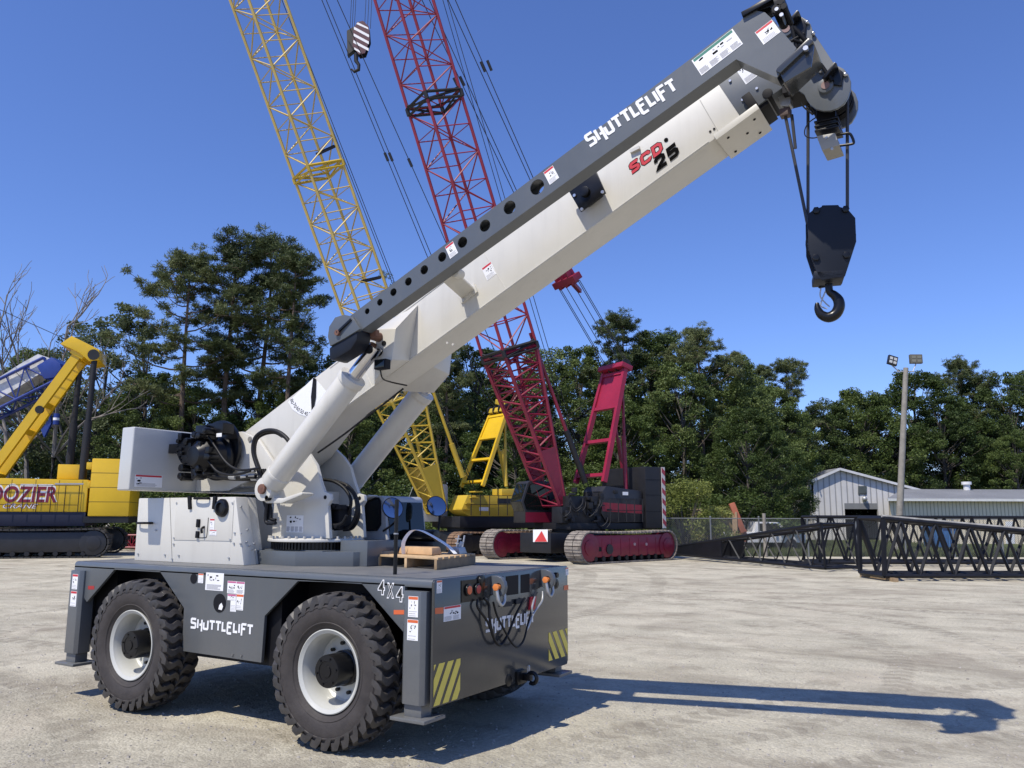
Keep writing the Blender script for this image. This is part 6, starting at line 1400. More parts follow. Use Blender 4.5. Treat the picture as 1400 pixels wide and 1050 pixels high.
# ================================================================== buildings
def mat_ribbed(name, col, rib=0.3, col2=None, rough=.5, axis='UV', dirt=.3, metal=0):
    m = mat_paint(name, col, rough, metal, var=.12, scale=.35, col2=col2); nt = m.node_tree; N = nt.nodes; L = nt.links
    b = [x for x in N if x.type == 'BSDF_PRINCIPLED'][0]; tc = N.new('ShaderNodeTexCoord'); sep = N.new('ShaderNodeSeparateXYZ'); L.new(tc.outputs['UV'], sep.inputs[0])
    ml = N.new('ShaderNodeMath'); ml.operation = 'MULTIPLY'; L.new(sep.outputs['X'], ml.inputs[0]); ml.inputs[1].default_value = 1/rib
    fr_ = N.new('ShaderNodeMath'); fr_.operation = 'PINGPONG'; L.new(ml.outputs[0], fr_.inputs[0]); fr_.inputs[1].default_value = .5
    r = N.new('ShaderNodeValToRGB'); r.color_ramp.elements[0].position = .05; r.color_ramp.elements[1].position = .15; L.new(fr_.outputs[0], r.inputs['Fac'])
    bp = N.new('ShaderNodeBump'); bp.inputs['Strength'].default_value = .8; bp.inputs['Distance'].default_value = .03; L.new(r.outputs[0], bp.inputs['Height']); L.new(bp.outputs[0], b.inputs['Normal'])
    old = b.inputs['Base Color'].links[0].from_socket; mx = N.new('ShaderNodeMixRGB'); mx.blend_type = 'MULTIPLY'; mx.inputs['Fac'].default_value = .45; L.new(old, mx.inputs['Color1']); L.new(r.outputs[0], mx.inputs['Color2']); L.new(mx.outputs[0], b.inputs['Base Color'])
    return m
def quad_uv(name, pts, mt, parent, u, t=.05, o=None):
    """flat panel with metre UVs along u; given thickness t behind it"""
    pts = [Vector(p) for p in pts]; n = (pts[1]-pts[0]).cross(pts[-1]-pts[0]).normalized(); o = o or pts[0]; u = Vector(u).normalized(); v = n.cross(u)
    k = len(pts); vs = pts+[p-n*t for p in pts]; fs = [tuple(range(k)), tuple(range(2*k-1, k-1, -1))]+[(i, i+k, (i+1) % k+k, (i+1) % k) for i in range(k)]
    me = bpy.data.meshes.new(name); me.from_pydata(vs, [], fs); ul = me.uv_layers.new()
    for lp_ in me.loops: p = vs[lp_.vertex_index]-o; ul.data[lp_.index].uv = (p.dot(u), p.dot(v))
    me.materials.append(mt); return link(name, me, parent)
wwall = mat_ribbed('white_cladding', (0.66, 0.65, 0.64), .55, col2=(.54, .525, .51)); bwall = mat_ribbed('beige_cladding', (0.76, 0.66, 0.48), .30, col2=(.68, .585, .42)); mroof = mat_ribbed('metal_roof', (0.26, 0.265, 0.275), .45, rough=.5, col2=(.21, .215, .225))
R_ = Vector((_r.x, _r.y, 0)).normalized()
D1 = 76; wn = (-nb_).normalized()
shP = atD(1180, 713, D1); shP.z = 0
def sh(px, py): return planehit(px, py, shP, nb_)
shed = thing('shed', (shP.x, shP.y, 0), 'white gabled metal shed with open roller door behind the grass', 'building')
bl, br_ = sh(1112, 700), sh(1213, 700); bl.z = br_.z = 0
ev_l, apex, ev_r = sh(1112, 655), sh(1146, 640), sh(1252, 668); br_ = sh(1250, 700); br_.z = 0
dl, dr = sh(1155, 700), sh(1200, 700); dz = sh(1170, 688).z
bl = bl+UZ*0
quad_uv('wall', [bl, Vector((dl.x, dl.y, 0)), Vector((dl.x, dl.y, dz)), Vector((dr.x, dr.y, dz)), Vector((dr.x, dr.y, 0)), br_, ev_r-UZ*.1, apex-UZ*.1, ev_l-UZ*.1], wwall, shed, R_, .15)
back = nb_*22
for (p, q, nm) in ((ev_l, apex, 'roof'), (apex, ev_r, 'roof')):
    e = (q-p).normalized()*.35; p2 = p-(e if p is ev_l else e*0)+wn*.4; q2 = q+(e if q is ev_r else e*0)+wn*.4
    quad_uv(nm, [p2, q2, q2+back, p2+back], mroof, shed, back, .12)
    m = MB(); m.bar(p2-UZ*.1, q2-UZ*.1, .06, .22); m.build('roof_trim', mat_paint('trim_white', (.6, .6, .6), .5), shed)
quad_uv('side_wall', [br_+back, br_+nb_*.16, br_+nb_*.16+UZ*(ev_r.z-.15), br_+back+UZ*(ev_r.z-.15)], wwall, shed, back, .1)
quad_uv('side_wall', [bl+nb_*.16, bl+back, bl+back+UZ*(ev_l.z-.15), bl+nb_*.16+UZ*(ev_l.z-.15)], wwall, shed, back, .1)
m = MB(); z0 = sh(1170, 696).z; m.prism([Vector((dl.x, dl.y, z0)), Vector((dr.x, dr.y, z0)), Vector((dr.x, dr.y, dz)), Vector((dl.x, dl.y, dz))], nb_*.2); m.build('roller_door', mat_ribbed('door_grey', (.38, .39, .40), .2), shed)
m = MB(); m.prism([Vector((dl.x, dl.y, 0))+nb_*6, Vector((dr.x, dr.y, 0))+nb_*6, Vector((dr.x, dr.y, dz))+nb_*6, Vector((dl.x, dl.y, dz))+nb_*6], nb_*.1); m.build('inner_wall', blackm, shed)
q = [sh(*p) for p in ((1173, 676), (1184.5, 676), (1184.5, 664.5), (1173, 664.5))]; m = MB(); m.prism([p+wn*.02 for p in q], wn*.05); m.build('window', mat_glass('shed_window', (.08, .09, .09)), shed)
c = sh(1181, 682); m = MB(); m.ball(c+wn*.2, .25, 10); m.cyl(c, c+wn*.2, .06, 6); m.build('wall_lamp', galv, shed)
# long beige building
lo = atD(1222, 713, 66); lo.z = 0
def lb(px, py): return planehit(px, py, lo, nb_)
hall = thing('long_hall', tuple(lb(1420, 713)), 'long low beige metal building with grey ribbed roof at the right edge', 'building')
a, b = lb(1218, 713), lb(1660, 713); a.z = b.z = 0; ze = lb(1300, 682).z
quad_uv('wall', [a, b, b+UZ*ze, a+UZ*ze], bwall, hall, R_, .15)
rb_ = atD(1243, 713, 73)-a; rb_.z = 0; rg = lb(1236, 668); 
rr_ = atD(1236, 668.5, 73).z
quad_uv('roof', [a+UZ*ze+wn*.5-R_*.4, b+UZ*ze+wn*.5, b+rb_+UZ*rr_, a+rb_+UZ*rr_-R_*.4], mroof, hall, rb_, .1)
quad_uv('roof', [b+rb_+UZ*rr_, b+rb_*2+UZ*ze, a+rb_*2+UZ*ze, a+rb_+UZ*rr_], mroof, hall, rb_, .1)
quad_uv('wall', [a+rb_*2, a+nb_*.16, a+nb_*.16+UZ*(ze-.06), a+rb_+UZ*(rr_-.15), a+rb_*2+UZ*(ze-.06)], bwall, hall, nb_, .1)
m = MB(); m.bar(a+UZ*(ze-.1)+wn*.55-R_*.4, b+UZ*(ze-.1)+wn*.55, .12, .2); m.build('gutter', mat_paint('gutter_white', (.62, .62, .6), .5), hall)
c = a.lerp(b, .21)+rb_*.92+UZ*(rr_-.1); m = MB(); m.cyl(c, c+UZ*.5, .28, 14); m.cyl(c+UZ*.5, c+UZ*.75, .42, 14); m.build('roof_vent', mat_paint('vent_white', (.7, .7, .7), .4), hall)
q = [lb(*p) for p in ((1374, 735), (1386, 735), (1386, 713), (1374, 713))]; 
for p in q[:2]: p.z = 0.02
m = MB(); m.prism([p+wn*.02 for p in q], wn*.05); m.build('door', mat_paint('door_white', (.7, .7, .7), .4), hall)
# ---- things among the grass
c = atZ(1295, 752, 0); s = (c-CAM).dot(_f)/F; dm = thing('dumpster', tuple(c), 'blue open topped dumpster behind the black lattice sections', 'dumpster')
bm_ = mat_paint('dumpster_blue', (.03, .13, .33), .5, var=.2); R2 = R_*18*s
m = MB(); w1 = R2*1.0; w0 = R2*.78; dp = nb_*1.6
m.hexa([c-w0+UZ*.15, c+w0+UZ*.15, c+w0+dp+UZ*.15, c-w0+dp+UZ*.15], [c-w1+UZ*1.5, c+w1+UZ*1.5, c+w1+dp+UZ*1.5, c-w1+dp+UZ*1.5]); m.build('bin', bm_, dm, bevel=.03)
m = MB(); m.bar(c-w1*1.03+UZ*1.5+wn*.05, c+w1*1.03+UZ*1.5+wn*.05, .1, .14); m.build('rim_rail', bm_, dm)
for k in range(4): 
    q = c+w0*(-.8+.53*k)+wn*.04; m = MB(); m.bar(q+UZ*.2, c+w1*(-.8+.53*k)+wn*.04+UZ*1.4, .08, .08); m.build('rib', bm_, dm)
c = atD(1012, 741, 49); c.z = 0
ag = thing('loader_arm', tuple(c), 'small orange loader arm standing up behind the wire fence beside yellow bush', 'machine')
s = (c-CAM).dot(_f)/F
P_ = lambda x, y, e=0: planehit(x, y, c+nb_*e, nb_)
orm = mat_paint('faded_orange', (.42, .13, .07), .6, var=.2)
m = MB(); m.bar(P_(1000, 688), P_(1016, 728), .28, .35); m.build('arm', orm, ag, bevel=.03); m = MB(); m.bar(P_(1005, 700), P_(1006, 730), .3, .3); m.cyl(P_(1006, 730), P_(1006, 730)*1+UZ*-(P_(1006, 730).z), .22, 10); m.build('mast', mat_paint('tan_mast', (.34, .24, .15), .7), ag)
m = MB(); m.prism([P_(x, y) for x, y in ((1008, 741), (1022, 741), (1021, 724), (1012, 721))], nb_*1.0); m.build('body', orm, ag, bevel=.05)
c2x = atD(1040, 732, 51.5); pk = thing('pickup_truck', (c2x.x, c2x.y, 0), 'white pickup truck mostly hidden behind the wire fence', 'truck')
m = MB(); Ftr = Frame((c2x.x, c2x.y, 0), math.degrees(math.atan2(R_.y, R_.x))); wp = mat_paint('truck_white', (.7, .7, .7), .3, coat=.3)
Ftr.prof(m, [(-2.4, .5), (2.5, .5), (2.55, 1.0), (1.5, 1.12), (0.9, 1.75), (-.5, 1.78), (-.65, 1.15), (-2.45, 1.12)], -.9, .9); bd_ = m.build('body', wp, pk, bevel=.05)
m = MB(); Ftr.prof(m, [(-.4, 1.2), (1.2, 1.18), (.8, 1.66), (-.35, 1.68)], -.905, .905); m.build('window', glass, bd_)
for x in (-1.6, 1.6):
    for y in (-.8, .8): m = MB(); m.cyl(Ftr(x, y-.12, .38), Ftr(x, y+.12, .38), .38, 18); m.build('wheel', rubber, pk, bevel=.03)
c3 = atD(975, 720, 52.5); c3.z = 0; F3 = Frame(c3, math.degrees(math.atan2(R_.y, R_.x)))
ct = thing('site_container', tuple(c3), 'pale yellow metal container behind the yellow green bush at the fence', 'container')
m = MB(); F3.box(m, -1.6, 1.6, 0, 2.4, .12, 2.5); bx_ = m.build('body', mat_ribbed('container_yellow', (.42, .32, .13), .25), ct, bevel=.03)
m = MB(); 
for x in (-1.62, 1.62): F3.box(m, x-.04, x+.04, -.03, .03, .1, 2.55)
F3.box(m, -1.66, 1.66, -.05, 2.45, 2.5, 2.58); m.build('frame', mat_paint('container_frame', (.3, .24, .12), .6), ct)
m = MB(); F3.box(m, -1.0, 1.0, .5, 2, 0, .12); m.build('skid', dkm, ct)
# power lines at the right
for k, (y0, y1) in enumerate(((520, 532), (526, 537))):
    a = atD(1352, y0, 86); b = atD(1500, y1+8, 50); m = MB(); m.tube([a, (a+b)/2-UZ*.15, b], .02, 5, 4); o = m.build('power_line', wirem); tag(o, 'upper thin power line crossing the trees at the right edge' if k == 0 else 'lower thin power line crossing the trees at the right edge', 'power line', 'power lines at the right edge')
# ================================================================== grass and forest floor
def mat_grass(name, c0, c1, sc=1.5):
    m = mat_paint(name, c1, .9, var=.3, scale=sc, col2=c0, spec=.1, bump=.8, bscale=14); return m
gA = [atD(880, 713, 43.6), atD(1700, 713, 43.6), atD(1700, 713, 150), atD(880, 713, 150)]
for p in gA: p.z = .004
m = MB(); m.poly(gA); o = m.build('grass_field', mat_grass('grass_ground', (.055, .075, .022), (.10, .12, .04), .8)); tag(o, kind='structure')
gB = [atD(-400, 713, 49), atD(900, 713, 52), atD(900, 713, 160), atD(-400, 713, 160)]
for p in gB: p.z = .006
m = MB(); m.poly(gB); o = m.build('forest_floor', mat_grass('leaf_litter', (.035, .028, .018), (.07, .06, .035), 1.2)); tag(o, kind='structure')
import numpy as np
rng = np.random.default_rng(11)
def quads_mesh(name, V, mats):
    n = len(V)//4; me = bpy.data.meshes.new(name); me.vertices.add(n*4); me.vertices.foreach_set('co', np.asarray(V, dtype=np.float32).ravel())
    me.loops.add(n*4); me.loops.foreach_set('vertex_index', np.arange(n*4, dtype=np.int32)); me.polygons.add(n); me.polygons.foreach_set('loop_start', np.arange(0, n*4, 4, dtype=np.int32)); me.polygons.foreach_set('loop_total', np.full(n, 4, dtype=np.int32))
    for mt in (mats if isinstance(mats, list) else [mats]): me.materials.append(mt)
    me.update(); me.validate(); return me
def blades(pts, h0, h1, w, lean=.4):
    n = len(pts); a = rng.uniform(0, 2*np.pi, n); h = rng.uniform(h0, h1, n); d = np.stack([np.cos(a), np.sin(a), np.zeros(n)], 1); b = rng.uniform(0, 2*np.pi, n); l = np.stack([np.cos(b)*lean*h, np.sin(b)*lean*h, h], 1)
    w_ = (w*rng.uniform(.6, 1.3, n))[:, None]; V = np.stack([pts-d*w_, pts+d*w_, pts+l+d*w_*.15, pts+l-d*w_*.15], 1); return V.reshape(-1, 3)
leafg = None
def mat_leaf(name, c0, c1, c2, trans=.3, sc=.35):
    m = bpy.data.materials.new(name); nt = nodes_of(m); N = nt.nodes; L = nt.links; out = N.new('ShaderNodeOutputMaterial')
    tc = N.new('ShaderNodeTexCoord'); n = N.new('ShaderNodeTexNoise'); n.inputs['Scale'].default_value = sc; n.inputs['Detail'].default_value = 5; n.inputs['Roughness'].default_value = .7; L.new(tc.outputs['Object'], n.inputs['Vector'])
    oi = N.new('ShaderNodeObjectInfo'); ad = N.new('ShaderNodeMath'); ad.operation = 'MULTIPLY_ADD'; L.new(oi.outputs['Random'], ad.inputs[0]); ad.inputs[1].default_value = .35; L.new(n.outputs['Fac'], ad.inputs[2])
    r = N.new('ShaderNodeValToRGB'); e = r.color_ramp.elements; e[0].position = .35; e[0].color = (*c0, 1); e[1].position = .95; e[1].color = (*c2, 1); q = e.new(.62); q.color = (*c1, 1); L.new(ad.outputs[0], r.inputs['Fac'])
    d = N.new('ShaderNodeBsdfPrincipled'); d.inputs['Roughness'].default_value = .55; d.inputs['Specular IOR Level'].default_value = .25; L.new(r.outputs[0], d.inputs['Base Color']); t = N.new('ShaderNodeBsdfTranslucent'); L.new(r.outputs[0], t.inputs['Color'])
    mx = N.new('ShaderNodeMixShader'); mx.inputs[0].default_value = trans; L.new(d.outputs[0], mx.inputs[1]); L.new(t.outputs[0], mx.inputs[2]); L.new(mx.outputs[0], out.inputs[0]); return m
# grass blades beyond the lattice sections and weeds along the fence foot
n = 26000; a_ = rng.uniform(0, 1, n); b_ = rng.uniform(0, 1, n)**1.6
o0, o1 = np.array(atD(930, 713, 43.7)), np.array(atD(1520, 713, 43.7)); nbv = np.array(nb_)
pts = o0+(o1-o0)*a_[:, None]+nbv*(b_*26)[:, None]; pts[:, 2] = 0
me = quads_mesh('grass', blades(pts, .08, .32, .035), mat_leaf('grass_blades', (.05, .08, .02), (.09, .12, .035), (.16, .16, .06), .3, .6)); o = link('grass', me); tag(o, kind='stuff')
# loose stones on the gravel
n = 9000; u_ = rng.uniform(0, 1, n); dd = 3.5+22*rng.uniform(0, 1, n)**1.8; px = rng.uniform(-150, 1550, n)
rv = np.array(_r); fv = np.array([_f.x, _f.y, 0]); fv /= np.linalg.norm(fv); rv[2] = 0; rv /= np.linalg.norm(rv)
P_s = np.array([CAM.x, CAM.y, 0])+fv*dd[:, None]+rv*((px-700)/F*dd)[:, None]
sz = rng.uniform(.005, .016, n)*(1+.3*(rng.uniform(0, 1, n) > .97)*2); V = []
base = np.array([(-1, -.8, 0), (1, -.7, 0), (.9, .8, 0), (-.8, .9, 0), (-.5, -.4, .9), (.5, -.5, .8), (.4, .5, 1), (-.5, .4, .85)])
fq = [(0, 1, 5, 4), (1, 2, 6, 5), (2, 3, 7, 6), (3, 0, 4, 7), (4, 5, 6, 7)]
an = rng.uniform(0, 6.28, n); ca_s, sa_s = np.cos(an), np.sin(an); jit = rng.uniform(.6, 1.3, (n, 8, 3)); vs = base[None]*jit*sz[:, None, None]
vx = vs[:, :, 0]*ca_s[:, None]-vs[:, :, 1]*sa_s[:, None]; vy = vs[:, :, 0]*sa_s[:, None]+vs[:, :, 1]*ca_s[:, None]; vs = np.stack([vx, vy, vs[:, :, 2]*.8-.001], 2)+P_s[:, None, :]
V = vs[:, np.array(fq).ravel(), :].reshape(-1, 3)
me = quads_mesh('gravel_stones', V, mat_paint('stone', (.42, .39, .35), .9, var=.5, scale=9, col2=(.22, .2, .17))); o = link('gravel_stones', me); tag(o, kind='stuff')
# ================================================================== trees
barkp = mat_paint('pine_bark', (0.13, 0.095, 0.07), .9, var=.4, scale=4, bump=.5, bscale=20)
barkd = mat_paint('dead_bark', (0.24, 0.215, 0.19), .9, var=.3, scale=4)
barkb = mat_paint('grey_bark', (0.095, 0.083, 0.07), .9, var=.4, scale=4, bump=.4, bscale=16)
lf_pine = mat_leaf('pine_needles', (.030, .044, .015), (.085, .110, .040), (.175, .195, .078), .15, .45)
lf_dark = mat_leaf('dark_leaves', (.026, .044, .013), (.068, .102, .030), (.145, .185, .056), .25, .40)
lf_mid = mat_leaf('mid_leaves', (.038, .060, .015), (.092, .132, .034), (.17, .21, .066), .3, .40)
lf_pale = mat_leaf('pale_leaves', (.045, .062, .026), (.085, .11, .05), (.15, .18, .09), .3, .5)
lf_lime = mat_leaf('lime_leaves', (.11, .14, .03), (.24, .27, .07), (.36, .36, .13), .35, .6)
def tube_np(P, R, seg=6):   # list of points & radii -> quads
    P = np.asarray(P, float); n = len(P); R = np.asarray(R)
    T = np.gradient(P, axis=0); T /= np.linalg.norm(T, axis=1)[:, None]+1e-9
    up = np.where(np.abs(T[:, 2:3]) < .95, np.array([[0, 0, 1.]]), np.array([[1., 0, 0]])); A = np.cross(T, up); A /= np.linalg.norm(A, axis=1)[:, None]; B = np.cross(T, A)
    an = np.arange(seg)*2*np.pi/seg; ring = P[:, None]+(A[:, None]*np.cos(an)[None, :, None]+B[:, None]*np.sin(an)[None, :, None])*R[:, None, None]
    r2 = np.roll(ring, -1, axis=1); return np.stack([ring[:-1], r2[:-1], r2[1:], ring[1:]], 2).reshape(-1, 3)
def unit(n): v = rng.normal(size=(n, 3)); return v/np.linalg.norm(v, axis=1)[:, None]
def leaves(C, size, up=.5):
    n = len(C); nrm = unit(n); nrm[:, 2] = np.abs(nrm[:, 2])*(1+up); nrm /= np.linalg.norm(nrm, axis=1)[:, None]
    a = np.cross(nrm, unit(n)); a /= np.linalg.norm(a, axis=1)[:, None]+1e-9; b = np.cross(nrm, a); s = (size*rng.uniform(.6, 1.35, n))[:, None]
    return np.stack([C-a*s, C-b*s*.55, C+a*s, C+b*s*.55], 1).reshape(-1, 3)
def needles(C, ln, wd, per):
    n = len(C)*per; c = np.repeat(C, per, 0); d = unit(n); d[:, 2] = d[:, 2]*.8+.25; d /= np.linalg.norm(d, axis=1)[:, None]
    a = np.cross(d, unit(n)); a /= np.linalg.norm(a, axis=1)[:, None]+1e-9; l = (ln*rng.uniform(.6, 1.2, n))[:, None]; w_ = wd
    return np.stack([c-a*w_*.5, c+a*w_*.5, c+d*l+a*w_, c+d*l-a*w_], 1).reshape(-1, 3)
def smooth_mesh(name, V, mt):
    me = quads_mesh(name, V, mt); return me
def clump_pts(cs, r, n, flat=.7, shell=.55):
    out = []
    for c, rr, k in zip(cs, r, n):
        d = unit(k); q = rng.uniform(shell, 1, k)**.6; p = d*(q*rr)[:, None]; p[:, 2] *= flat; out.append(np.asarray(c)+p)
    return np.concatenate(out)
def zmax(a, b): return float(max([v[:, 2].max() for v in a]+[np.percentile(v[:, 2], 99.7) for v in b]))
def make_pine(H, crown_lo=.38, spread=.17, nlimb=34, seed=0, dens=.8):
    """tall yellow pine: bare lower trunk, irregular limbs with tufted plates of needles"""
    global rng; rng = np.random.default_rng(seed)
    z = np.linspace(0, 1, 14); bend = rng.normal(size=2)*.018*H; P = np.stack([bend[0]*np.sin(z*2.2)+.1*np.sin(z*9), bend[1]*np.sin(z*1.9), z*H*.97], 1); R = .014*H*(1-z*.86)
    tv = [tube_np(P, R, 9)]; lv = []; cs = []; rs = []
    for i in range(nlimb):
        t = crown_lo+(1-crown_lo)*((i+rng.uniform(0, 1))/nlimb)**.9; t = min(.985, t); k = (t-crown_lo)/(1-crown_lo); env = (.45+.75*math.sin(min(1, k*1.5+.25)*PI*.62)) * (1-k**3*.72)
        L_ = spread*H*env*rng.uniform(.45, 1.3); a = i*2.4+rng.uniform(-.5, .5); b = np.array([np.interp(t, z, P[:, 0]), np.interp(t, z, P[:, 1]), t*H*.97]); rise = rng.uniform(-.05, .35)+k*.4
        pts = [b+np.array([math.cos(a)*L_*s, math.sin(a)*L_*s, L_*rise*s**1.4-L_*.08*math.sin(s*3)]) for s in np.linspace(0, 1, 6)]; tv.append(tube_np(pts, np.linspace(.0040*H*(1.1-k*.6), .012, 6), 5))
        for s in np.arange(.40 if L_ > 1.6 else .28, 1.01, .20):
            c = b+np.array([math.cos(a)*L_*s, math.sin(a)*L_*s, L_*rise*s**1.4]); nsub = 2 if s > .5 else 1
            for j in range(nsub+1):
                off = rng.normal(size=3)*np.array([.75, .75, .32])*(.4+.04*H)*.55; cc = c+off+np.array([0, 0, .15]); cs.append(cc); rs.append(rng.uniform(.45, .95)*(.029*H)); tv.append(tube_np([c, cc], [.022, .012], 4))
    for j in range(10): cs.append(P[-1]+rng.normal(size=3)*np.array([.5, .5, .5])); rs.append(.03*H)
    C = clump_pts(cs, rs, [int(24*dens)]*len(cs), .55, .2); lv.append(needles(C, .27, .021, 9))
    # a few bare stubs on the lower trunk
    for i in range(9):
        t = rng.uniform(.18, crown_lo+.1); a = rng.uniform(0, 6.28); b = np.array([np.interp(t, z, P[:, 0]), np.interp(t, z, P[:, 1]), t*H*.97]); L_ = rng.uniform(.6, 2.2); tv.append(tube_np([b, b+np.array([math.cos(a)*L_*.6, math.sin(a)*L_*.6, .1]), b+np.array([math.cos(a)*L_, math.sin(a)*L_, -.1])], [.05, .03, .012], 4))
    return smooth_mesh('trunk', np.concatenate(tv), barkp), quads_mesh('crown', np.concatenate(lv), lf_pine), zmax(tv, lv)
def make_broad(H, W, seed, mt, crown_lo=.12, ncl=230, nleaf=200, ls=.085):
    global rng; rng = np.random.default_rng(seed)
    z = np.linspace(0, 1, 10); P = np.stack([rng.normal()*.02*H*np.sin(z*3), rng.normal()*.02*H*np.sin(z*2), z*H*.8], 1); tv = [tube_np(P, .016*H*(1-z*.8), 8)]; cs = []; rs = []
    lobes = [(rng.uniform(0, 6.28), rng.uniform(.25, 1), rng.uniform(.12, .3)) for _ in range(7)]
    while len(cs) < ncl:
        t = rng.uniform(0, 1); a = rng.uniform(0, 6.28); env = math.sin(PI*min(1, (.20+.80*t)))**.7 if t < .95 else .25
        for la, lz, lg in lobes: env *= 1+lg*math.exp(-((t-lz)/.18)**2)*math.cos(a-la)
        r = W/2*env*rng.uniform(.45, 1.0)**.5; c = np.array([math.cos(a)*r, math.sin(a)*r, H*(crown_lo+(1-crown_lo)*t*.96)]); cs.append(c); rs.append(rng.uniform(.045, .10)*W*.8*(1-.3*t)+.15)
    for c in cs[::4]:
        t = max(.08, min(.95, (c[2]/H-.12)/.8*.85)); b = np.array([np.interp(t, z, P[:, 0]), np.interp(t, z, P[:, 1]), t*H*.8]); mid_ = (b+c)/2+np.array([0, 0, -.05*H*.2]); tv.append(tube_np([b, mid_, c], [.0035*H, .0025*H, .012], 5))
    C = clump_pts(cs, rs, [nleaf]*len(cs), .75, .25); L_v = leaves(C, ls)
    return smooth_mesh('trunk', np.concatenate(tv), barkb), quads_mesh('crown', L_v, mt), zmax(tv, [L_v])
def make_bare(H, seed, lvl=4):
    global rng; rng = np.random.default_rng(seed); tv = []
    def grow(p, d, L_, r, k):
        n = 5; pts = [p]; dd = d.copy()
        for i in range(n): dd = dd+rng.normal(size=3)*.10+np.array([0, 0, .03]); dd /= np.linalg.norm(dd); pts.append(pts[-1]+dd*L_/n)
        tv.append(tube_np(pts, np.linspace(max(r, .016), max(r*.55, .011), n+1), 5 if k else 7))
        if k >= lvl: return
        for j in range(4 if k == 0 else 3):
            q = rng.uniform(.45, 1) if j else 1; i = int(q*n); nd = dd+rng.normal(size=3)*(.42 if k else .35); nd[2] = abs(nd[2])*.9+.15; nd /= np.linalg.norm(nd); grow(pts[i], nd, L_*rng.uniform(.5, .72), r*.5*(1 if j else 1.1), k+1)
    grow(np.zeros(3), np.array([0, 0, 1.]), H*.5, .011*H, 0); return smooth_mesh('trunk', np.concatenate(tv), barkd), None, zmax(tv, [])
def make_shrub(H, W, seed, mt, ncl=30, nleaf=260, ls=.055):
    global rng; rng = np.random.default_rng(seed); cs = []; rs = []; tv = []
    for i in range(ncl):
        t = rng.uniform(.1, 1); a = rng.uniform(0, 6.28); r = W/2*math.sqrt(rng.uniform(0, 1))*(1.1-.6*t); c = np.array([math.cos(a)*r, math.sin(a)*r, H*t*.9]); cs.append(c); rs.append(rng.uniform(.14, .24)*W*.6); tv.append(tube_np([np.zeros(3), c*.5+np.array([0, 0, .1]), c], [.04, .025, .01], 4))
    return smooth_mesh('stem', np.concatenate(tv), barkb), quads_mesh('foliage', leaves(clump_pts(cs, rs, [nleaf]*ncl, .8, .2), ls), mt), H
PINES = [make_pine(22, .42, .155, 25, 1), make_pine(23, .50, .118, 21, 2, .7), make_pine(20, .42, .140, 23, 3, .7), make_pine(22, .52, .13, 18, 4)]
BROAD = {'dark': [make_broad(15, 9, 21, lf_dark), make_broad(16, 10, 22, lf_dark), make_broad(14, 8, 23, lf_dark, ncl=200)], 'mid': [make_broad(14, 8.5, 24, lf_mid), make_broad(13, 9, 25, lf_mid)], 'pale': [make_broad(14, 7, 26, lf_pale, .25, 110, 130), ]}
BARE = [make_bare(15, 31), make_bare(14, 32)]
SHR = {'lime': make_shrub(3.4, 4.2, 41, lf_lime), 'dark': make_shrub(2.6, 4.5, 42, lf_dark), 'mid': make_shrub(2.4, 4.0, 43, lf_mid)}
rt_ = random.Random(99)
def plant(var, name, px, top, D, label, group, cat='tree', wid=1.0, parts=('trunk', 'crown')):
    """stand a copy of a tree variant at a distance, grown to the height the photograph shows"""
    base = atD(px, 713, D); base.z = 0
    tp = CAM+ray(px, top)*D; H = tp.z
    t = bpy.data.objects.new(name, None); COL.objects.link(t); t.location = base; k = H/var[2]; t.scale = (k*wid, k*wid, k); t.rotation_euler = (0, 0, rt_.uniform(0, 6.28)); tag(t, label, cat, group)
    for nm, me in zip(parts, var[:2]):
        if me is None: continue
        o = bpy.data.objects.new(nm, me); COL.objects.link(o); o.parent = t
    return t
for px, top, D, v, lab in ((243, 319, 60, 0, 'tall open pine, leftmost of the four behind the cream counterweight, with sweeping low left branch'), (296, 293, 62, 1, 'tallest pine of the left clump, straight trunk rising above the winch'), (330, 299, 64, 2, 'bushy topped pine just right of the tallest pine of the left clump'), (389, 330, 60, 3, 'slim leaning pine nearest the yellow lattice boom, with bare gaps in its crown'),
    (576, 350, 64, 1, 'pine whose top just shows above the foreground boom between yellow and red booms'), (838, 417, 66, 2, 'broad pine behind the red gantry mast'), (968, 434, 64, 0, 'tall layered pine right of the black counterweight'), (1100, 484, 82, 2, 'pine with tufted crown left of the white shed, above the lattice butt'), (1332, 482, 90, 0, 'dark pine rising behind the long hall, tallest at the right'), (1190, 540, 92, 1, 'distant pine between the white shed and the floodlight pole'), (915, 440, 70, 1, 'slim pine between the red gantry and the tall layered pine'), (1045, 495, 84, 3, 'open pine left of the pine above the lattice butt'), (605, 455, 60, 3, 'open pine with sky gaps between the two lattice booms')):
    plant(PINES[v], 'pine_tree', px, top, D, lab, 'pines at the edge of the yard', wid=1.0)
for px, top, D, v, lab in ((12, 375, 58, 0, 'bare dead tree at the far left edge'), (62, 362, 60, 1, 'bare dead tree with fine twigs above the blue boom'), (98, 440, 62, 0, 'slender bare tree behind the yellow gantry mast'), (38, 372, 63, 0, 'bare grey tree between the two tallest bare trees at the left edge'), (80, 395, 66, 1, 'bare leaning tree right of the blue boom head')):
    plant(BARE[v], 'bare_tree', px, top, D, lab, 'bare trees at the left edge', parts=('trunk', 'crown'), wid=.9)
G_B = 'leafy trees of the wood behind the yard'
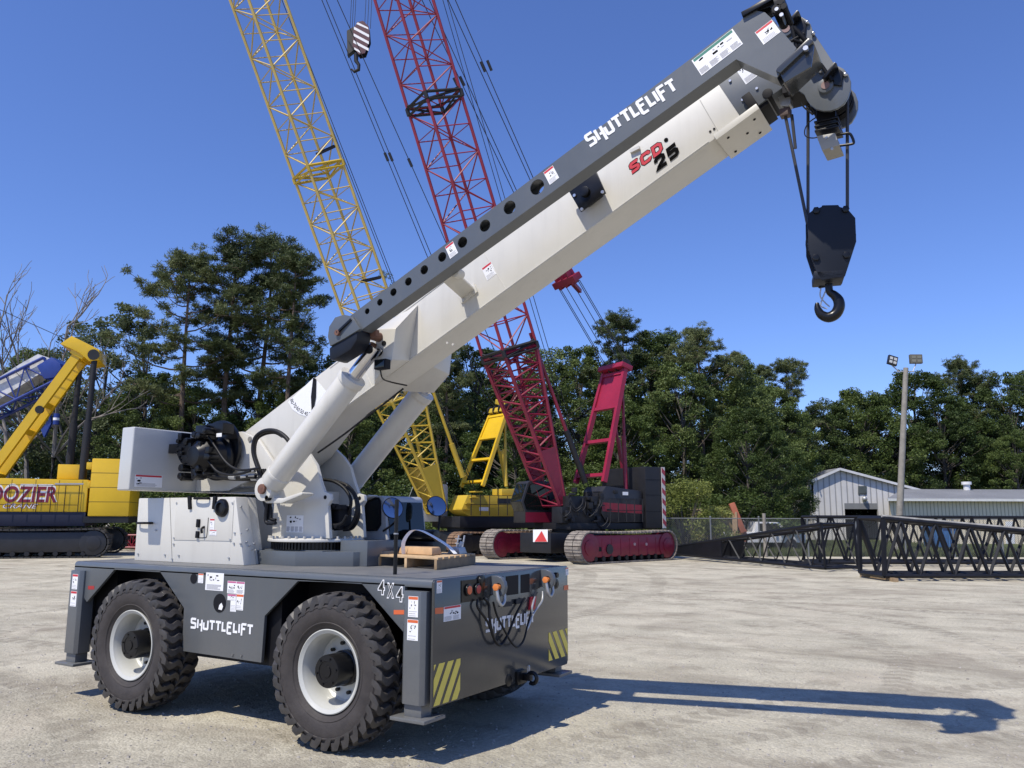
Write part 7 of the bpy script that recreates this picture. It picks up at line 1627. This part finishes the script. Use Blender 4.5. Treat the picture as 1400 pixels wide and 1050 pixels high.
front = [(30, 470, 66, 'dark', 'dark tree behind the blue boom'), (110, 432, 66, 'pale', 'pale greyish tree beside the yellow gantry head'), (158, 412, 64, 'pale', 'pale tree left of the tall pines'), (190, 505, 62, 'dark', None), (255, 520, 62, 'mid', None), (320, 525, 66, 'dark', None), (370, 530, 62, 'mid', None), (430, 480, 66, 'dark', 'dark tree behind the tip of the counterweight side of the boom'), (470, 530, 58, 'mid', None),
 (540, 480, 66, 'dark', None), (600, 540, 62, 'dark', None), (650, 470, 68, 'dark', 'dark tree behind the red lattice boom'), (700, 560, 58, 'mid', None), (740, 470, 66, 'dark', None), (795, 468, 68, 'dark', None), (845, 540, 60, 'mid', 'light green tree between the legs of the red gantry'), (900, 445, 68, 'dark', 'dark tree behind the black counterweight'), (935, 490, 62, 'dark', None), (1010, 478, 66, 'dark', 'dark tree right of the tall layered pine'), (1025, 555, 56, 'mid', 'mid green tree in front of the dark wood left of the white shed'), (1058, 520, 80, 'mid', None), (1062, 590, 56, 'dark', 'dark low tree just left of the white shed'),
 (1145, 545, 84, 'dark', None), (1182, 530, 86, 'mid', 'rounded tree topping the wood above the white shed'), (1210, 560, 90, 'dark', None), (1262, 503, 88, 'mid', 'tall leafy tree behind the floodlight pole'), (1300, 540, 84, 'dark', None), (1345, 515, 90, 'dark', None), (1392, 505, 86, 'dark', None), (1440, 500, 88, 'mid', None), (1395, 590, 80, 'mid', 'bright leafy tree low over the hall roof at the right edge')]
for i, (px, top, D, kd, lab) in enumerate(front):
    vs_ = BROAD[kd]; plant(vs_[i % len(vs_)], 'leafy_tree', px, top, D, lab or 'dark green leafy tree standing in the wood behind the yard', G_B, wid=rt_.uniform(.95, 1.2))
rt_.seed(4)
back_px = list(range(-200, 1760, 62))
for i, px in enumerate(back_px):
    sky_y = 520 if px < 480 else (505 if px < 1120 else 560)
    kd = 'dark' if i % 3 else 'mid'; vs_ = BROAD[kd]
    plant(vs_[i % len(vs_)], 'leafy_tree', px+rt_.uniform(-18, 18), sky_y+rt_.uniform(0, 60), rt_.uniform(92, 104) if px > 1100 else rt_.uniform(76, 88), 'dark green leafy tree standing in the wood behind the yard', G_B, wid=1.35)
# low growth along the edge of the wood
for i, px in enumerate(range(-20, 1040, 64)):
    kd = ('dark', 'mid', 'dark')[i % 3]
    plant(SHR[kd], 'shrub', px+rt_.uniform(-15, 15), rt_.uniform(655, 690), rt_.uniform(53, 58), 'low leafy shrub at the foot of the wood', 'shrubs along the foot of the wood', 'shrub', 1.5, ('stem', 'foliage'))
for px, top, D, w, lab in ((935, 652, 46.5, 1.0, 'yellow green bush behind the wire fence right of the black counterweight'), (968, 690, 47.5, 1.2, 'low yellow green bush spilling over the wire fence'), (908, 664, 48, 1.0, 'yellow green bush partly behind the black counterweight')):
    plant(SHR['lime'], 'bush', px, top, D, lab, 'yellow green bushes at the fence', 'bush', w, ('stem', 'foliage'))
